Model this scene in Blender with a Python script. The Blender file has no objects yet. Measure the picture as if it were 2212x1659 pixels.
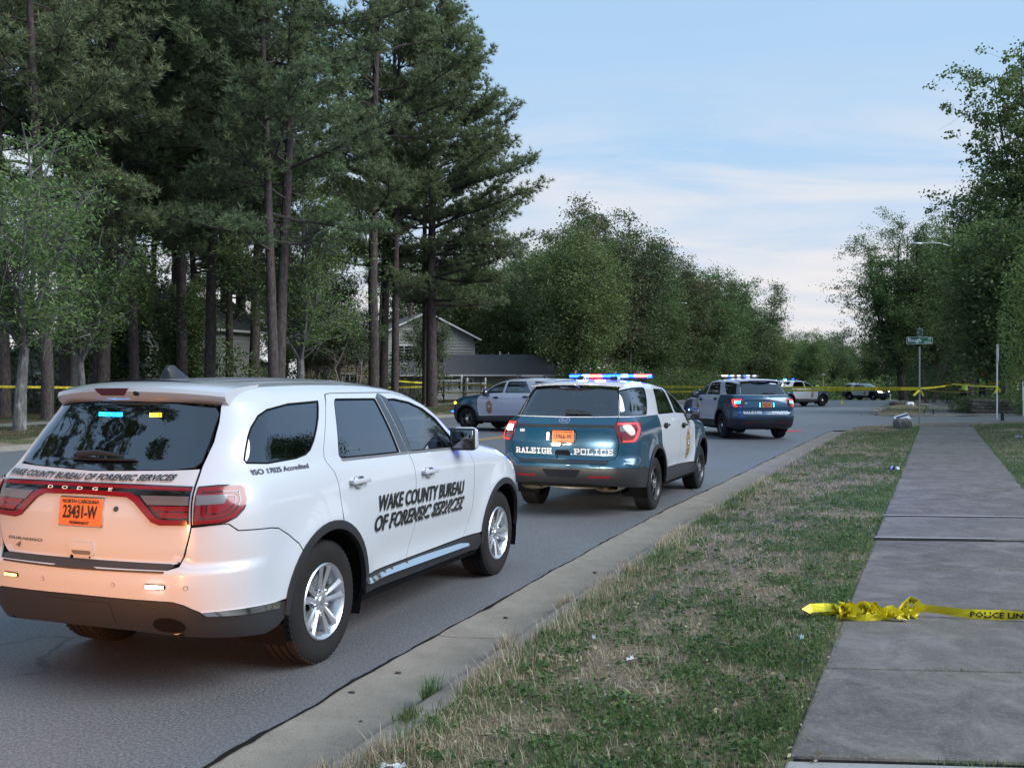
import bpy, bmesh, math, random
import numpy as np
from mathutils import Vector, Matrix, Euler, geometry
random.seed(7); np.random.seed(7)
PI = math.pi
scene = bpy.context.scene
COL = scene.collection

# ---------------------------------------------------------------- camera
CAM_H = 1.78
cam_data = bpy.data.cameras.new('camera'); cam = bpy.data.objects.new('camera', cam_data)
COL.objects.link(cam); scene.camera = cam
cam.location = (0, 0, CAM_H); cam.rotation_euler = (math.radians(90 - 0.068), 0, 0)
cam_data.sensor_width = 36; cam_data.lens = 36 * 2115 / 2212
cam_data.clip_start = 0.05; cam_data.clip_end = 3000

# ---------------------------------------------------------------- sky, sun, exposure
SUN_EL, SUN_AZ = math.radians(36), math.radians(112)      # azimuth measured from the view direction towards the right
world = bpy.data.worlds.new('World'); scene.world = world; world.use_nodes = True
def build_world():
    nt = world.node_tree; nt.nodes.clear(); L = nt.links.new
    out = nt.nodes.new('ShaderNodeOutputWorld'); bg = nt.nodes.new('ShaderNodeBackground')
    sky = nt.nodes.new('ShaderNodeTexSky'); sky.sky_type = 'NISHITA'; sky.sun_disc = False
    sky.sun_elevation = SUN_EL; sky.sun_rotation = SUN_AZ
    sky.air_density = 1.0; sky.dust_density = 1.2; sky.ozone_density = 2.0
    tc = nt.nodes.new('ShaderNodeTexCoord')
    sep = nt.nodes.new('ShaderNodeSeparateXYZ'); L(tc.outputs['Generated'], sep.inputs[0])
    def math_(op, a, b=None, clamp=False):
        n = nt.nodes.new('ShaderNodeMath'); n.operation = op; n.use_clamp = clamp
        for i, v in enumerate((a, b)):
            if v is None: continue
            if isinstance(v, (int, float)): n.inputs[i].default_value = v
            else: L(v, n.inputs[i])
        return n.outputs[0]
    # streaky high cloud, projected on a flat layer overhead
    zc = math_('MAXIMUM', sep.outputs['Z'], 0.02)
    px = math_('DIVIDE', sep.outputs['X'], math_('ADD', zc, .10)); py = math_('DIVIDE', sep.outputs['Y'], math_('ADD', zc, .10))
    cb = nt.nodes.new('ShaderNodeCombineXYZ'); L(px, cb.inputs[0]); L(py, cb.inputs[1])
    mp = nt.nodes.new('ShaderNodeMapping'); mp.inputs['Scale'].default_value = (.60, 1.15, 1); mp.inputs['Rotation'].default_value = (0, 0, .30)
    mp.inputs['Location'].default_value = (3.3, 1.4, 0)
    L(cb.outputs[0], mp.inputs[0])
    no = nt.nodes.new('ShaderNodeTexNoise'); no.inputs['Scale'].default_value = 1.15; no.inputs['Detail'].default_value = 7
    no.inputs['Roughness'].default_value = .56; no.inputs['Distortion'].default_value = .9; L(mp.outputs[0], no.inputs['Vector'])
    cr = nt.nodes.new('ShaderNodeValToRGB'); L(no.outputs['Fac'], cr.inputs[0])
    cr.color_ramp.elements[0].position = .40; cr.color_ramp.elements[1].position = .72
    # haze layer low down plus the cloud streaks
    lowc = nt.nodes.new('ShaderNodeMapRange'); L(sep.outputs['Z'], lowc.inputs[0])
    lowc.inputs[1].default_value = .26; lowc.inputs[2].default_value = .02; lowc.inputs[3].default_value = 0; lowc.inputs[4].default_value = 1; lowc.interpolation_type = 'SMOOTHSTEP'
    band = nt.nodes.new('ShaderNodeMapRange'); L(sep.outputs['Z'], band.inputs[0])
    band.inputs[1].default_value = .32; band.inputs[2].default_value = .18; band.inputs[3].default_value = .05; band.inputs[4].default_value = .72; band.interpolation_type = 'SMOOTHSTEP'
    mask = math_('MULTIPLY', cr.outputs[0], band.outputs[0])
    hz = math_('MULTIPLY', lowc.outputs[0], .80)
    m1 = nt.nodes.new('ShaderNodeMix'); m1.data_type = 'RGBA'; L(hz, m1.inputs['Factor'])
    tint = nt.nodes.new('ShaderNodeMix'); tint.data_type = 'RGBA'; tint.blend_type = 'MULTIPLY'; tint.inputs['Factor'].default_value = 1
    L(sky.outputs[0], tint.inputs['A']); tint.inputs['B'].default_value = SKY_TINT
    base = nt.nodes.new('ShaderNodeMix'); base.data_type = 'RGBA'; base.inputs['Factor'].default_value = SKY_VEIL
    L(tint.outputs['Result'], base.inputs['A']); base.inputs['B'].default_value = SKY_BLUE
    L(base.outputs['Result'], m1.inputs['A']); m1.inputs['B'].default_value = SKY_LOW
    m2 = nt.nodes.new('ShaderNodeMix'); m2.data_type = 'RGBA'; L(mask, m2.inputs['Factor'])
    L(m1.outputs['Result'], m2.inputs['A']); m2.inputs['B'].default_value = SKY_CLOUD
    L(m2.outputs['Result'], bg.inputs['Color']); bg.inputs['Strength'].default_value = 0.12
    L(bg.outputs[0], out.inputs[0])
# radiances below are before the 0.12 strength
SKY_TINT = (1, 1, 1, 1); SKY_VEIL = .96
SKY_BLUE = (1.15, 1.74, 2.42, 1)
SKY_LOW = (2.38, 2.26, 2.26, 1)
SKY_CLOUD = (2.75, 2.50, 2.34, 1)
build_world()
sun_data = bpy.data.lights.new('sun', 'SUN'); sun = bpy.data.objects.new('sun', sun_data); COL.objects.link(sun)
sun_data.energy = 1.5; sun_data.angle = math.radians(44); sun_data.color = (.92, .96, 1)
_d = Vector((math.sin(SUN_AZ) * math.cos(SUN_EL), math.cos(SUN_AZ) * math.cos(SUN_EL), math.sin(SUN_EL)))
sun.rotation_euler = _d.to_track_quat('Z', 'Y').to_euler(); sun.location = _d * 300
scene.view_settings.view_transform = 'Standard'; scene.view_settings.look = 'None'
scene.view_settings.gamma = 1; scene.view_settings.use_curve_mapping = False
scene.view_settings.exposure = 1.62
scene.render.engine = 'CYCLES'
scene.cycles.max_bounces = 6; scene.cycles.transparent_max_bounces = 12
scene.cycles.diffuse_bounces = 3; scene.cycles.glossy_bounces = 4; scene.cycles.transmission_bounces = 4
scene.cycles.use_denoising = True
scene.cycles.sample_clamp_indirect = 4

# ---------------------------------------------------------------- helpers
def tag(o, label=None, cat=None, group=None, kind=None):
    if label: o['label'] = label
    if cat: o['category'] = cat
    if group: o['group'] = group
    if kind: o['kind'] = kind
    return o
def empty(name, loc=(0, 0, 0), rz=0):
    o = bpy.data.objects.new(name, None); COL.objects.link(o); o.location = loc; o.rotation_euler = (0, 0, rz)
    o.empty_display_size = .2
    return o
def link(name, me, parent=None):
    o = bpy.data.objects.new(name, me); COL.objects.link(o)
    if parent is not None: o.parent = parent
    return o
def mesh_np(name, V, Fc, mats=None, smooth=True, normals=None, midx=None):
    """V (n,3); Fc: array (m,k) or list of tuples"""
    me = bpy.data.meshes.new(name); V = np.asarray(V, np.float32)
    if isinstance(Fc, np.ndarray) and Fc.ndim == 2:
        m, k = Fc.shape
        me.vertices.add(len(V)); me.vertices.foreach_set('co', V.ravel())
        me.loops.add(m*k); me.loops.foreach_set('vertex_index', Fc.astype(np.int32).ravel())
        me.polygons.add(m); me.polygons.foreach_set('loop_start', np.arange(0, m*k, k, dtype=np.int32))
        me.polygons.foreach_set('loop_total', np.full(m, k, np.int32))
    else:
        me.from_pydata([tuple(map(float, v)) for v in V], [], [tuple(int(i) for i in f) for f in Fc])
    for mt in (mats if isinstance(mats, (list, tuple)) else [mats]):
        if mt: me.materials.append(mt)
    if midx is not None: me.polygons.foreach_set('material_index', np.asarray(midx, np.int32))
    me.polygons.foreach_set('use_smooth', np.full(len(me.polygons), smooth))
    me.update(calc_edges=True); me.validate()
    if normals is not None:
        me.normals_split_custom_set_from_vertices([tuple(map(float, n)) for n in normals])
    return me
class MB:
    """collects simple shapes, built as ONE mesh"""
    def __init__(s): s.v = []; s.f = []; s.m = []
    def add(s, vs, fs, mi=0):
        b = len(s.v); s.v += [tuple(v) for v in vs]; s.f += [tuple(i + b for i in f) for f in fs]; s.m += [mi] * len(fs)
    def box(s, c, size, rz=0, mi=0, M=None, taper=1):
        hx, hy, hz = size[0]/2, size[1]/2, size[2]/2; vs = []
        for z, t in ((-hz, 1), (hz, taper)):
            for x, y in ((-hx, -hy), (hx, -hy), (hx, hy), (-hx, hy)): vs.append(Vector((x*t, y*t, z)))
        R = M or Matrix.Rotation(rz, 3, 'Z')
        vs = [R @ v + Vector(c) for v in vs]
        s.add(vs, [(0, 3, 2, 1), (4, 5, 6, 7), (0, 1, 5, 4), (1, 2, 6, 5), (2, 3, 7, 6), (3, 0, 4, 7)], mi)
    def tube(s, pts, r, n=8, mi=0, cap=True):
        pts = [Vector(p) for p in pts]; rs = r if isinstance(r, (list, tuple)) else [r] * len(pts)
        rings = []; up = None
        for i, p in enumerate(pts):
            d = (pts[min(i+1, len(pts)-1)] - pts[max(i-1, 0)]).normalized()
            if up is None: up = d.orthogonal().normalized()
            up = (up - d * up.dot(d)).normalized(); sd = d.cross(up)
            rings.append([p + (up * math.cos(2*PI*k/n) + sd * math.sin(2*PI*k/n)) * rs[i] for k in range(n)])
        vs = [v for r_ in rings for v in r_]; fs = []
        for i in range(len(pts) - 1):
            for k in range(n):
                a = i*n + k; b = i*n + (k+1) % n; fs.append((a, b, b + n, a + n))
        if cap: fs.append(tuple(range(n-1, -1, -1))); fs.append(tuple(len(vs) - n + k for k in range(n)))
        s.add(vs, fs, mi)
    def lathe(s, prof, n=24, M=None, mi=0, axis='Y'):
        """prof: (r, h) revolved; h along axis"""
        vs = []
        for r, h in prof:
            for k in range(n):
                a = 2*PI*k/n; c, d = r*math.cos(a), r*math.sin(a)
                v = Vector((c, h, d)) if axis == 'Y' else Vector((c, d, h))
                vs.append(M @ v if M else v)
        fs = []
        for i in range(len(prof) - 1):
            for k in range(n):
                a = i*n + k; b = i*n + (k+1) % n; fs.append((a, a + n, b + n, b) if axis == 'Y' else (a, b, b + n, a + n))
        s.add(vs, fs, mi)
    def grid(s, P, mi=0, flip=False):
        """P: 2-d list of points"""
        n, m = len(P), len(P[0]); vs = [p for r in P for p in r]; fs = []
        for i in range(n - 1):
            for j in range(m - 1):
                a = i*m + j; q = (a, a + 1, a + m + 1, a + m); fs.append(q[::-1] if flip else q)
        s.add(vs, fs, mi)
    def prism(s, poly, d0, d1, f, mi=0):
        """poly 2-d outline, f(a, b, d) -> point"""
        n = len(poly); vs = [f(a, b, d0) for a, b in poly] + [f(a, b, d1) for a, b in poly]
        fs = [tuple(range(n))[::-1], tuple(range(n, 2*n))] + [(i, (i+1) % n, n + (i+1) % n, n + i) for i in range(n)]
        s.add(vs, fs, mi)
    def mesh(s, name, mats, smooth=False):
        me = bpy.data.meshes.new(name); me.from_pydata([tuple(v) for v in s.v], [], s.f)
        for mt in (mats if isinstance(mats, (list, tuple)) else [mats]): me.materials.append(mt)
        me.polygons.foreach_set('material_index', s.m)
        me.polygons.foreach_set('use_smooth', [smooth] * len(s.f)); me.update()
        if smooth: 
            try: me.set_sharp_from_angle(angle=math.radians(38))
            except Exception: pass
        return me
    def build(s, name, mats, parent=None, smooth=False):
        return link(name, s.mesh(name, mats, smooth), parent)
def copy_tree(o, parent=None):
    c = o.copy(); COL.objects.link(c)
    if parent is not None: c.parent = parent
    for ch in list(o.children): copy_tree(ch, c)
    return c

# ---------------------------------------------------------------- materials
MT = {}
def mat(name, color=(.5, .5, .5), rough=.5, metal=0, coat=0, spec=.5, emit=None, es=0, **kw):
    m = bpy.data.materials.new(name); m.use_nodes = True; b = m.node_tree.nodes['Principled BSDF']
    b.inputs['Base Color'].default_value = (*color, 1); b.inputs['Roughness'].default_value = rough
    b.inputs['Metallic'].default_value = metal; b.inputs['Coat Weight'].default_value = coat
    b.inputs['Coat Roughness'].default_value = kw.get('cr', .03); b.inputs['Specular IOR Level'].default_value = spec
    if emit: b.inputs['Emission Color'].default_value = (*emit, 1); b.inputs['Emission Strength'].default_value = es
    MT[name] = m
    return m
class NT:
    def __init__(s, m):
        s.nt = m.node_tree; s.b = s.nt.nodes.get('Principled BSDF')
    def n(s, t, **kw):
        n = s.nt.nodes.new(t)
        for k, v in kw.items(): setattr(n, k, v)
        return n
    def l(s, a, b): s.nt.links.new(a, b)
    def pos(s, scale=(1, 1, 1), obj=False):
        if obj: src = s.n('ShaderNodeTexCoord').outputs['Object']
        else: src = s.n('ShaderNodeNewGeometry').outputs['Position']
        mp = s.n('ShaderNodeMapping'); mp.inputs['Scale'].default_value = scale; s.l(src, mp.inputs[0]); return mp.outputs[0]
    def noise(s, vec, scale, detail=4, rough=.55, dist=0):
        n = s.n('ShaderNodeTexNoise'); n.inputs['Scale'].default_value = scale; n.inputs['Detail'].default_value = detail
        n.inputs['Roughness'].default_value = rough; n.inputs['Distortion'].default_value = dist; s.l(vec, n.inputs['Vector']); return n.outputs['Fac']
    def voro(s, vec, scale, feature='F1', out='Distance', rnd=1):
        n = s.n('ShaderNodeTexVoronoi'); n.feature = feature; n.inputs['Scale'].default_value = scale; n.inputs['Randomness'].default_value = rnd
        s.l(vec, n.inputs['Vector']); return n.outputs[out]
    def ramp(s, fac, stops, interp='LINEAR'):
        r = s.n('ShaderNodeValToRGB'); r.color_ramp.interpolation = interp; e = r.color_ramp.elements
        while len(e) > 1: e.remove(e[-1])
        e[0].position = stops[0][0]; c = stops[0][1]; e[0].color = (*c, 1) if isinstance(c, tuple) else (c, c, c, 1)
        for p, c in stops[1:]:
            x = e.new(p); x.color = (*c, 1) if isinstance(c, tuple) else (c, c, c, 1)
        s.l(fac, r.inputs[0]); return r.outputs[0]
    def mix(s, f, a, b, bt='MIX'):
        m = s.n('ShaderNodeMix', data_type='RGBA', blend_type=bt)
        for i, v in (('Factor', f), ('A', a), ('B', b)):
            if isinstance(v, (int, float)): m.inputs[i].default_value = v if i == 'Factor' else (v, v, v, 1)
            elif isinstance(v, tuple): m.inputs[i].default_value = (*v, 1)
            else: s.l(v, m.inputs[i])
        return m.outputs['Result']
    def math(s, op, a, b=None):
        n = s.n('ShaderNodeMath', operation=op)
        for i, v in enumerate((a, b)):
            if v is None: continue
            if isinstance(v, (int, float)): n.inputs[i].default_value = v
            else: s.l(v, n.inputs[i])
        return n.outputs[0]
    def bump(s, h, strength=.3, dist=.01):
        b = s.n('ShaderNodeBump'); b.inputs['Strength'].default_value = strength; b.inputs['Distance'].default_value = dist
        s.l(h, b.inputs['Height']); s.l(b.outputs[0], s.b.inputs['Normal'])
    def base(s, c): s.l(c, s.b.inputs['Base Color'])
def paint(name, color, metal=0, rough=.32):
    m = mat(name, color, rough, metal, coat=1, cr=.02); t = NT(m)
    v = t.pos((1, 1, 1), obj=True)
    # faint road film low on the body
    z = t.n('ShaderNodeSeparateXYZ'); t.l(v, z.inputs[0])
    n = t.noise(v, 3.5, 6, .65)
    k = t.math('MULTIPLY', t.ramp(z.outputs['Z'], [(.0, 1), (.75, .15), (1, .0)]), n)
    dirt = (.23, .21, .18)
    t.base(t.mix(t.math('MULTIPLY', k, .35), tuple(color), dirt))
    r = t.math('ADD', t.math('MULTIPLY', k, .35), rough); t.l(r, t.b.inputs['Roughness'])
    return m
def glass(name, clear, f0=.10, tint=(1, 1, 1), rough=.0):
    m = bpy.data.materials.new(name); m.use_nodes = True; nt = m.node_tree; nt.nodes.clear()
    o = nt.nodes.new('ShaderNodeOutputMaterial'); mx = nt.nodes.new('ShaderNodeMixShader')
    tr = nt.nodes.new('ShaderNodeBsdfTransparent'); tr.inputs[0].default_value = (clear*tint[0], clear*tint[1], clear*tint[2], 1)
    gl = nt.nodes.new('ShaderNodeBsdfGlossy'); gl.inputs['Roughness'].default_value = rough; gl.inputs['Color'].default_value = (.9, .93, 1, 1)
    lw = nt.nodes.new('ShaderNodeLayerWeight'); lw.inputs['Blend'].default_value = .5
    pw = nt.nodes.new('ShaderNodeMath'); pw.operation = 'POWER'; pw.inputs[1].default_value = 3.2
    mr = nt.nodes.new('ShaderNodeMapRange'); mr.inputs[3].default_value = f0; mr.inputs[4].default_value = 1
    nt.links.new(lw.outputs['Facing'], pw.inputs[0]); nt.links.new(pw.outputs[0], mr.inputs[0]); nt.links.new(mr.outputs[0], mx.inputs[0])
    nt.links.new(tr.outputs[0], mx.inputs[1]); nt.links.new(gl.outputs[0], mx.inputs[2]); nt.links.new(mx.outputs[0], o.inputs[0])
    MT[name] = m
    return m
paint('white_paint', (.46, .48, .52)); paint('teal_paint', (.008, .062, .118), .4, .28)
mat('black_plastic', (.016, .017, .020), .5); mat('gap_black', (.006, .006, .007), .9, spec=.1)
mat('gloss_black', (.008, .008, .01), .08, coat=1); mat('chrome', (.8, .8, .82), .12, 1)
mat('alloy', (.62, .64, .68), .28, .85, coat=.6); mat('steel_black', (.018, .018, .02), .35, coat=.3)
mat('brake_disc', (.35, .34, .33), .35, 1); mat('muffler', (.72, .62, .48), .5, .35); mat('mirror_glass', (.16, .17, .19), .02, 1)
mat('lens_red', (.17, .003, .007), .2, coat=.35); mat('lens_dark_red', (.09, .002, .006), .15, coat=1)
mat('lens_clear', (.15, .15, .165), .25, .3, coat=.5); mat('lens_smoke', (.12, .12, .13), .1, coat=1)
mat('seat_cloth', (.03, .03, .033), .9); mat('trim_grey', (.12, .12, .13), .7); mat('headliner', (.25, .25, .25), .9)
mat('plate_orange', (.62, .17, .045), .4, coat=.3); mat('plate_ink', (.012, .01, .012), .5)
mat('decal_black', (.012, .012, .013), .35, coat=.5); mat('decal_grey', (.33, .34, .36), .35, coat=.5); mat('decal_white', (.75, .72, .70), .35, coat=.5)
mat('badge_gold', (.32, .22, .10), .45, .2, coat=.4); mat('badge_dark', (.03, .03, .05), .4)
def led(name, c, s): return mat(name, (.02, .02, .02), .4, emit=c, es=s)
led('led_blue', (.006, .04, 1), 7); led('led_cyan', (.03, .55, 1), 2.6); led('led_red', (1, .06, .03), 5); led('led_white', (1, .93, .8), 8)
led('led_amber', (1, .34, .01), 22); led('tail_glow', (1, .03, .03), .9); led('led_bluewhite', (.25, .55, 1), 5); led('window_cyan', (.01, .45, 1), 22); led('led_deepblue', (.01, .06, 1), 4)
led('led_dimwhite', (.75, .8, 1), 1.2)
glass('glass_clear', .62, .12, (.86, .95, .92)); glass('glass_privacy', .05, .16, (.8, .8, 1)); glass('glass_rear', .14, .14, (.85, .85, 1))
glass('glass_house', .12, .16)
mat('step_pad',(.03,.028,.026),.6); led('led_dimamber',(1,.5,.15),1.5); mat('badge_blue',(.01,.02,.09),.2,coat=1)
def tyre_mat():
    m = mat('tyre_rubber', (.018, .017, .017), .85, spec=.25); t = NT(m); v = t.pos(obj=True)
    t.base(t.mix(t.noise(v, 9, 4), (.007, .007, .008), (.020, .018, .017)))
tyre_mat()
# ---------------------------------------------------------------- car body surface
class Spl:
    """monotone cubic through points"""
    def __init__(s, pts):
        s.x = np.array([p[0] for p in pts], float); s.y = np.array([p[1] for p in pts], float)
        h = np.diff(s.x); d = np.diff(s.y) / h; n = len(s.x); m = np.zeros(n)
        m[0] = d[0]; m[-1] = d[-1]
        for i in range(1, n - 1):
            if d[i-1] * d[i] > 0:
                w1 = 2*h[i] + h[i-1]; w2 = h[i] + 2*h[i-1]
                m[i] = (w1 + w2) / (w1 / d[i-1] + w2 / d[i])
        s.m = m
    def __call__(s, t):
        t = np.clip(np.asarray(t, float), s.x[0], s.x[-1])
        i = np.clip(np.searchsorted(s.x, t) - 1, 0, len(s.x) - 2)
        h = s.x[i+1] - s.x[i]; r = (t - s.x[i]) / h
        return ((2*r**3 - 3*r**2 + 1)*s.y[i] + (r**3 - 2*r**2 + r)*h*s.m[i]
                + (-2*r**3 + 3*r**2)*s.y[i+1] + (r**3 - r**2)*h*s.m[i+1])

def sstep(a, b, t):
    r = np.clip((t - a) / (b - a), 0, 1)
    return r*r*(3 - 2*r)

class Shell:
    A = 0.60; C = 0.45; AF = 0.55; CF = 0.5
    def __init__(s, D):
        s.D = D
        s.hw = Spl(D['hw']); s.xr_ = Spl(D['xr']); s.xf_ = Spl(D['xf'])
        s.top = Spl(D['top'])          # fender / hood edge height in front of the cowl
        s.rail = Spl(D['rail'])        # roof edge height along the car
        s.kr = D.get('kr', .14); s.kf = D.get('kf', .22); s.cr = D.get('cr', .42); s.cf = D.get('cf', .55)
        s.rin = D.get('rin', .30); s.fin = D.get('fin', .36)
    def side_y(s, x, z):
        D = s.D
        y = s.hw(z)
        g = sstep(1.05, 1.4, z)
        y = y - g * D.get('gf', .022) * np.clip(x - 2.2, 0, 9)**2 - g * D.get('gr', .03) * np.clip(1.6 - x, 0, 9)**2
        y = y - (1-g) * D.get('lf', .035) * np.clip(x - D['xfw'] + .15, 0, 9)**2
        for xw in (D['xrw'], D['xfw']):
            d = np.sqrt((x - xw)**2 + (z - D['rw'])**2)
            y = y + D.get('fl', .028) * np.exp(-((d - .47) / .13)**2) * sstep(.15, .4, z)
        mid = sstep(D['xrw'] + .5, D['xrw'] + .9, x) * (1 - sstep(D['xfw'] - .9, D['xfw'] - .5, x))
        y = y - mid * D.get('tuck', .02) * np.exp(-((z - .55) / .13)**2)
        # roll over at the roof edge and at the fender top
        rz = s.rail(x)
        q = np.clip((z - (rz - .09)) / .09, 0, 1) * (z > 1.3)
        y = y - .085 * (1 - np.sqrt(np.clip(1 - (q*.985)**2, 0, 1)))
        tz = s.top(x)
        q2 = np.clip((z - (tz - .10)) / .10, 0, 1) * sstep(D['cowl'] - .25, D['cowl'] + .1, x)
        y = y - .09 * (1 - np.sqrt(np.clip(1 - (q2*.985)**2, 0, 1)))
        return y
    def rear_a(s, z): return s.hw(z) - s.rin
    def xr(s, z): return s.xr_(z)
    def xs(s, z): return s.xr_(z) + s.kr * s.rear_a(z)**2 + s.cr
    def front_a(s, z): return s.hw(np.minimum(z, 1.0)) - s.fin
    def xf0(s, z): return s.xf_(z) - s.kf * s.front_a(z)**2 - s.cf
    def U1(s, z): return s.A + s.C + s.xf0(z) - s.xs(z)
    def P(s, u, z):
        u = np.asarray(u, float); z = np.asarray(z, float)
        sg = np.where(u < 0, -1., 1.); U = np.abs(u)
        a = s.rear_a(z); xs = s.xs(z); xr = s.xr(z); U1 = s.U1(z)
        # rear flat
        yr = a * U / s.A; x0 = xr + s.kr * yr**2
        # rear corner
        th = np.clip((U - s.A) / s.C, 0, 1) * math.pi / 2
        xa = xr + s.kr * a**2
        slope = 2 * s.kr * a
        ye = s.side_y(xs, z)
        xc = xa + (xs - xa) * (1 - np.cos(th)) ; yc = a + (ye - a) * np.sin(th)
        xc = xc + slope * (yc - a) * np.cos(th)**2
        # side
        xsd = s.A + s.C; x2 = xs + (U - xsd); y2 = s.side_y(x2, z)
        # front corner and front
        af = s.front_a(z); xf = s.xf_(z); x3 = s.xf0(z)
        th2 = np.clip((U - U1) / s.CF, 0, 1) * math.pi / 2
        yf0 = s.side_y(x3, z); xfe = xf - s.kf * af**2
        xc2 = x3 + (xfe - x3) * np.sin(th2); yc2 = af + (yf0 - af) * np.cos(th2)
        # keep the side slope at the start of the front corner
        w = np.cos(th2)**2
        yc2 = yc2 + w * (s.side_y(np.minimum(xc2, xfe), z) - yf0)
        rr = np.clip((U - U1 - s.CF) / s.AF, 0, 1)
        y4 = af * (1 - rr); x4 = xf - s.kf * y4**2
        X = np.where(U < s.A, x0, np.where(U < xsd, xc, np.where(U < U1, x2, np.where(U < U1 + s.CF, xc2, x4))))
        Y = np.where(U < s.A, yr, np.where(U < xsd, yc, np.where(U < U1, y2, np.where(U < U1 + s.CF, yc2, y4))))
        return np.stack([X, -sg * Y, z + 0*X], -1)      # u > 0 is the right-hand side (y negative)
    def N(s, u, z):
        e = .018
        du = s.P(u + e, z) - s.P(u - e, z); dz = s.P(u, z + e) - s.P(u, z - e)
        n = np.cross(du, dz)
        n /= np.maximum(np.linalg.norm(n, axis=-1, keepdims=True), 1e-9)
        return n
    def off(s, u, z, d):
        p = s.P(u, z)
        return p + s.N(u, z) * d if d else p
    # conversions of one point, right-hand side positive
    def us(s, x, z):
        """side view -> u"""
        xs = float(s.xs(z)); xr = float(s.xr(z)); a = float(s.rear_a(z)); xa = xr + s.kr*a*a
        if x >= xs:
            x3 = float(s.xf0(z))
            if x <= x3: return s.A + s.C + x - xs
            af = float(s.front_a(z)); xfe = float(s.xf_(z)) - s.kf*af*af
            r = min(1, max(0, (x - x3) / (xfe - x3)))
            return float(s.U1(z)) + s.CF * math.asin(r) / (math.pi/2)
        lo, hi = s.A, s.A + s.C
        for _ in range(30):
            m = (lo + hi) / 2
            if float(s.P(m, z)[0]) < x: lo = m
            else: hi = m
        return (lo + hi) / 2
    def ur(s, y, z):
        """rear view -> u, y positive towards the right-hand side"""
        sg = -1 if y < 0 else 1; y = abs(y); a = float(s.rear_a(z))
        if y <= a: return sg * y / a * s.A
        ye = float(s.side_y(s.xs(z), z)); r = min(1, (y - a) / (ye - a))
        return sg * (s.A + s.C * math.asin(r) / (math.pi/2))
    def uf(s, y, z):
        sg = -1 if y < 0 else 1; y = abs(y); af = float(s.front_a(z)); U1 = float(s.U1(z))
        if y <= af: return sg * (U1 + s.CF + (1 - y/af) * s.AF)
        lo, hi = U1, U1 + s.CF
        for _ in range(30):
            m = (lo + hi) / 2
            if -float(s.P(m, z)[1]) > y: lo = m
            else: hi = m
        return sg * (lo + hi) / 2

SUV_A = dict(   # the white forensic SUV
    xrw=1.15, xfw=4.19, rw=.388, cowl=3.70, L=5.11, ribs=(.20,.36,.52),
    hw=[(.20,.86),(.30,.905),(.40,.925),(.55,.935),(.75,.95),(.95,.957),(1.08,.953),(1.16,.942),(1.22,.925),(1.28,.902),(1.40,.860),(1.55,.800),(1.66,.750),(1.74,.705),(1.80,.66)],
    xr=[(0.2,0.325),(0.3,0.185),(0.42,0.085),(0.52,0.04),(0.6,0.02),(0.7,0.005),(0.757,0.005),(0.785,0.07),(0.85,0.06),(1.0,0.055),(1.12,0.07),(1.2,0.1),(1.265,0.155),(1.3,0.185),(1.45,0.29),(1.62,0.405),(1.7,0.445),(1.8,0.495)],
    xf=[(.20,4.95),(.35,5.08),(.55,5.11),(.75,5.10),(.90,5.06),(1.0,4.98),(1.08,4.85),(1.8,4.85)],
    top=[(3.0,1.27),(3.75,1.245),(4.1,1.20),(4.45,1.12),(4.75,1.02),(4.95,.93),(5.1,.88)],
    rail=[(.3,1.715),(.5,1.735),(.9,1.755),(1.5,1.765),(2.1,1.757),(2.45,1.735),(2.7,1.70),(2.9,1.645),(3.08,1.565),(3.28,1.42),(3.45,1.285),(3.62,1.235),(3.8,1.22)])
SUV_B = dict(   # 2016-19 style police SUV
    xrw=1.19, xfw=4.05, rw=.3635, cowl=3.55, L=5.03, fl=.03, gr=.05, gf=.02, lf=.05, rin=.28, cr=.36, kr=.12, tuck=.03,
    hw=[(.20,.88),(.30,.93),(.40,.955),(.55,.965),(.75,.975),(.95,.975),(1.08,.97),(1.18,.95),(1.26,.918),(1.32,.885),(1.45,.835),(1.60,.77),(1.70,.715),(1.80,.65)],
    xr=[(.20,.42),(.30,.30),(.36,.16),(.44,.06),(.52,.01),(.62,-.01),(.72,-.01),(.742,.03),(.78,.06),(.95,.05),(1.12,.07),(1.22,.11),(1.29,.17),(1.33,.21),(1.45,.30),(1.60,.40),(1.70,.46),(1.80,.52)],
    xf=[(.20,4.85),(.35,4.98),(.55,5.03),(.75,5.02),(.90,4.98),(1.0,4.90),(1.08,4.78),(1.8,4.78)],
    top=[(3.0,1.24),(3.55,1.22),(3.9,1.19),(4.3,1.13),(4.65,1.04),(4.9,.93),(5.03,.87)],
    rail=[(.3,1.70),(.6,1.72),(1.0,1.745),(1.6,1.75),(2.1,1.74),(2.5,1.70),(2.8,1.635),(3.1,1.51),(3.35,1.36),(3.5,1.26),(3.65,1.22),(3.9,1.20)])
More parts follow.
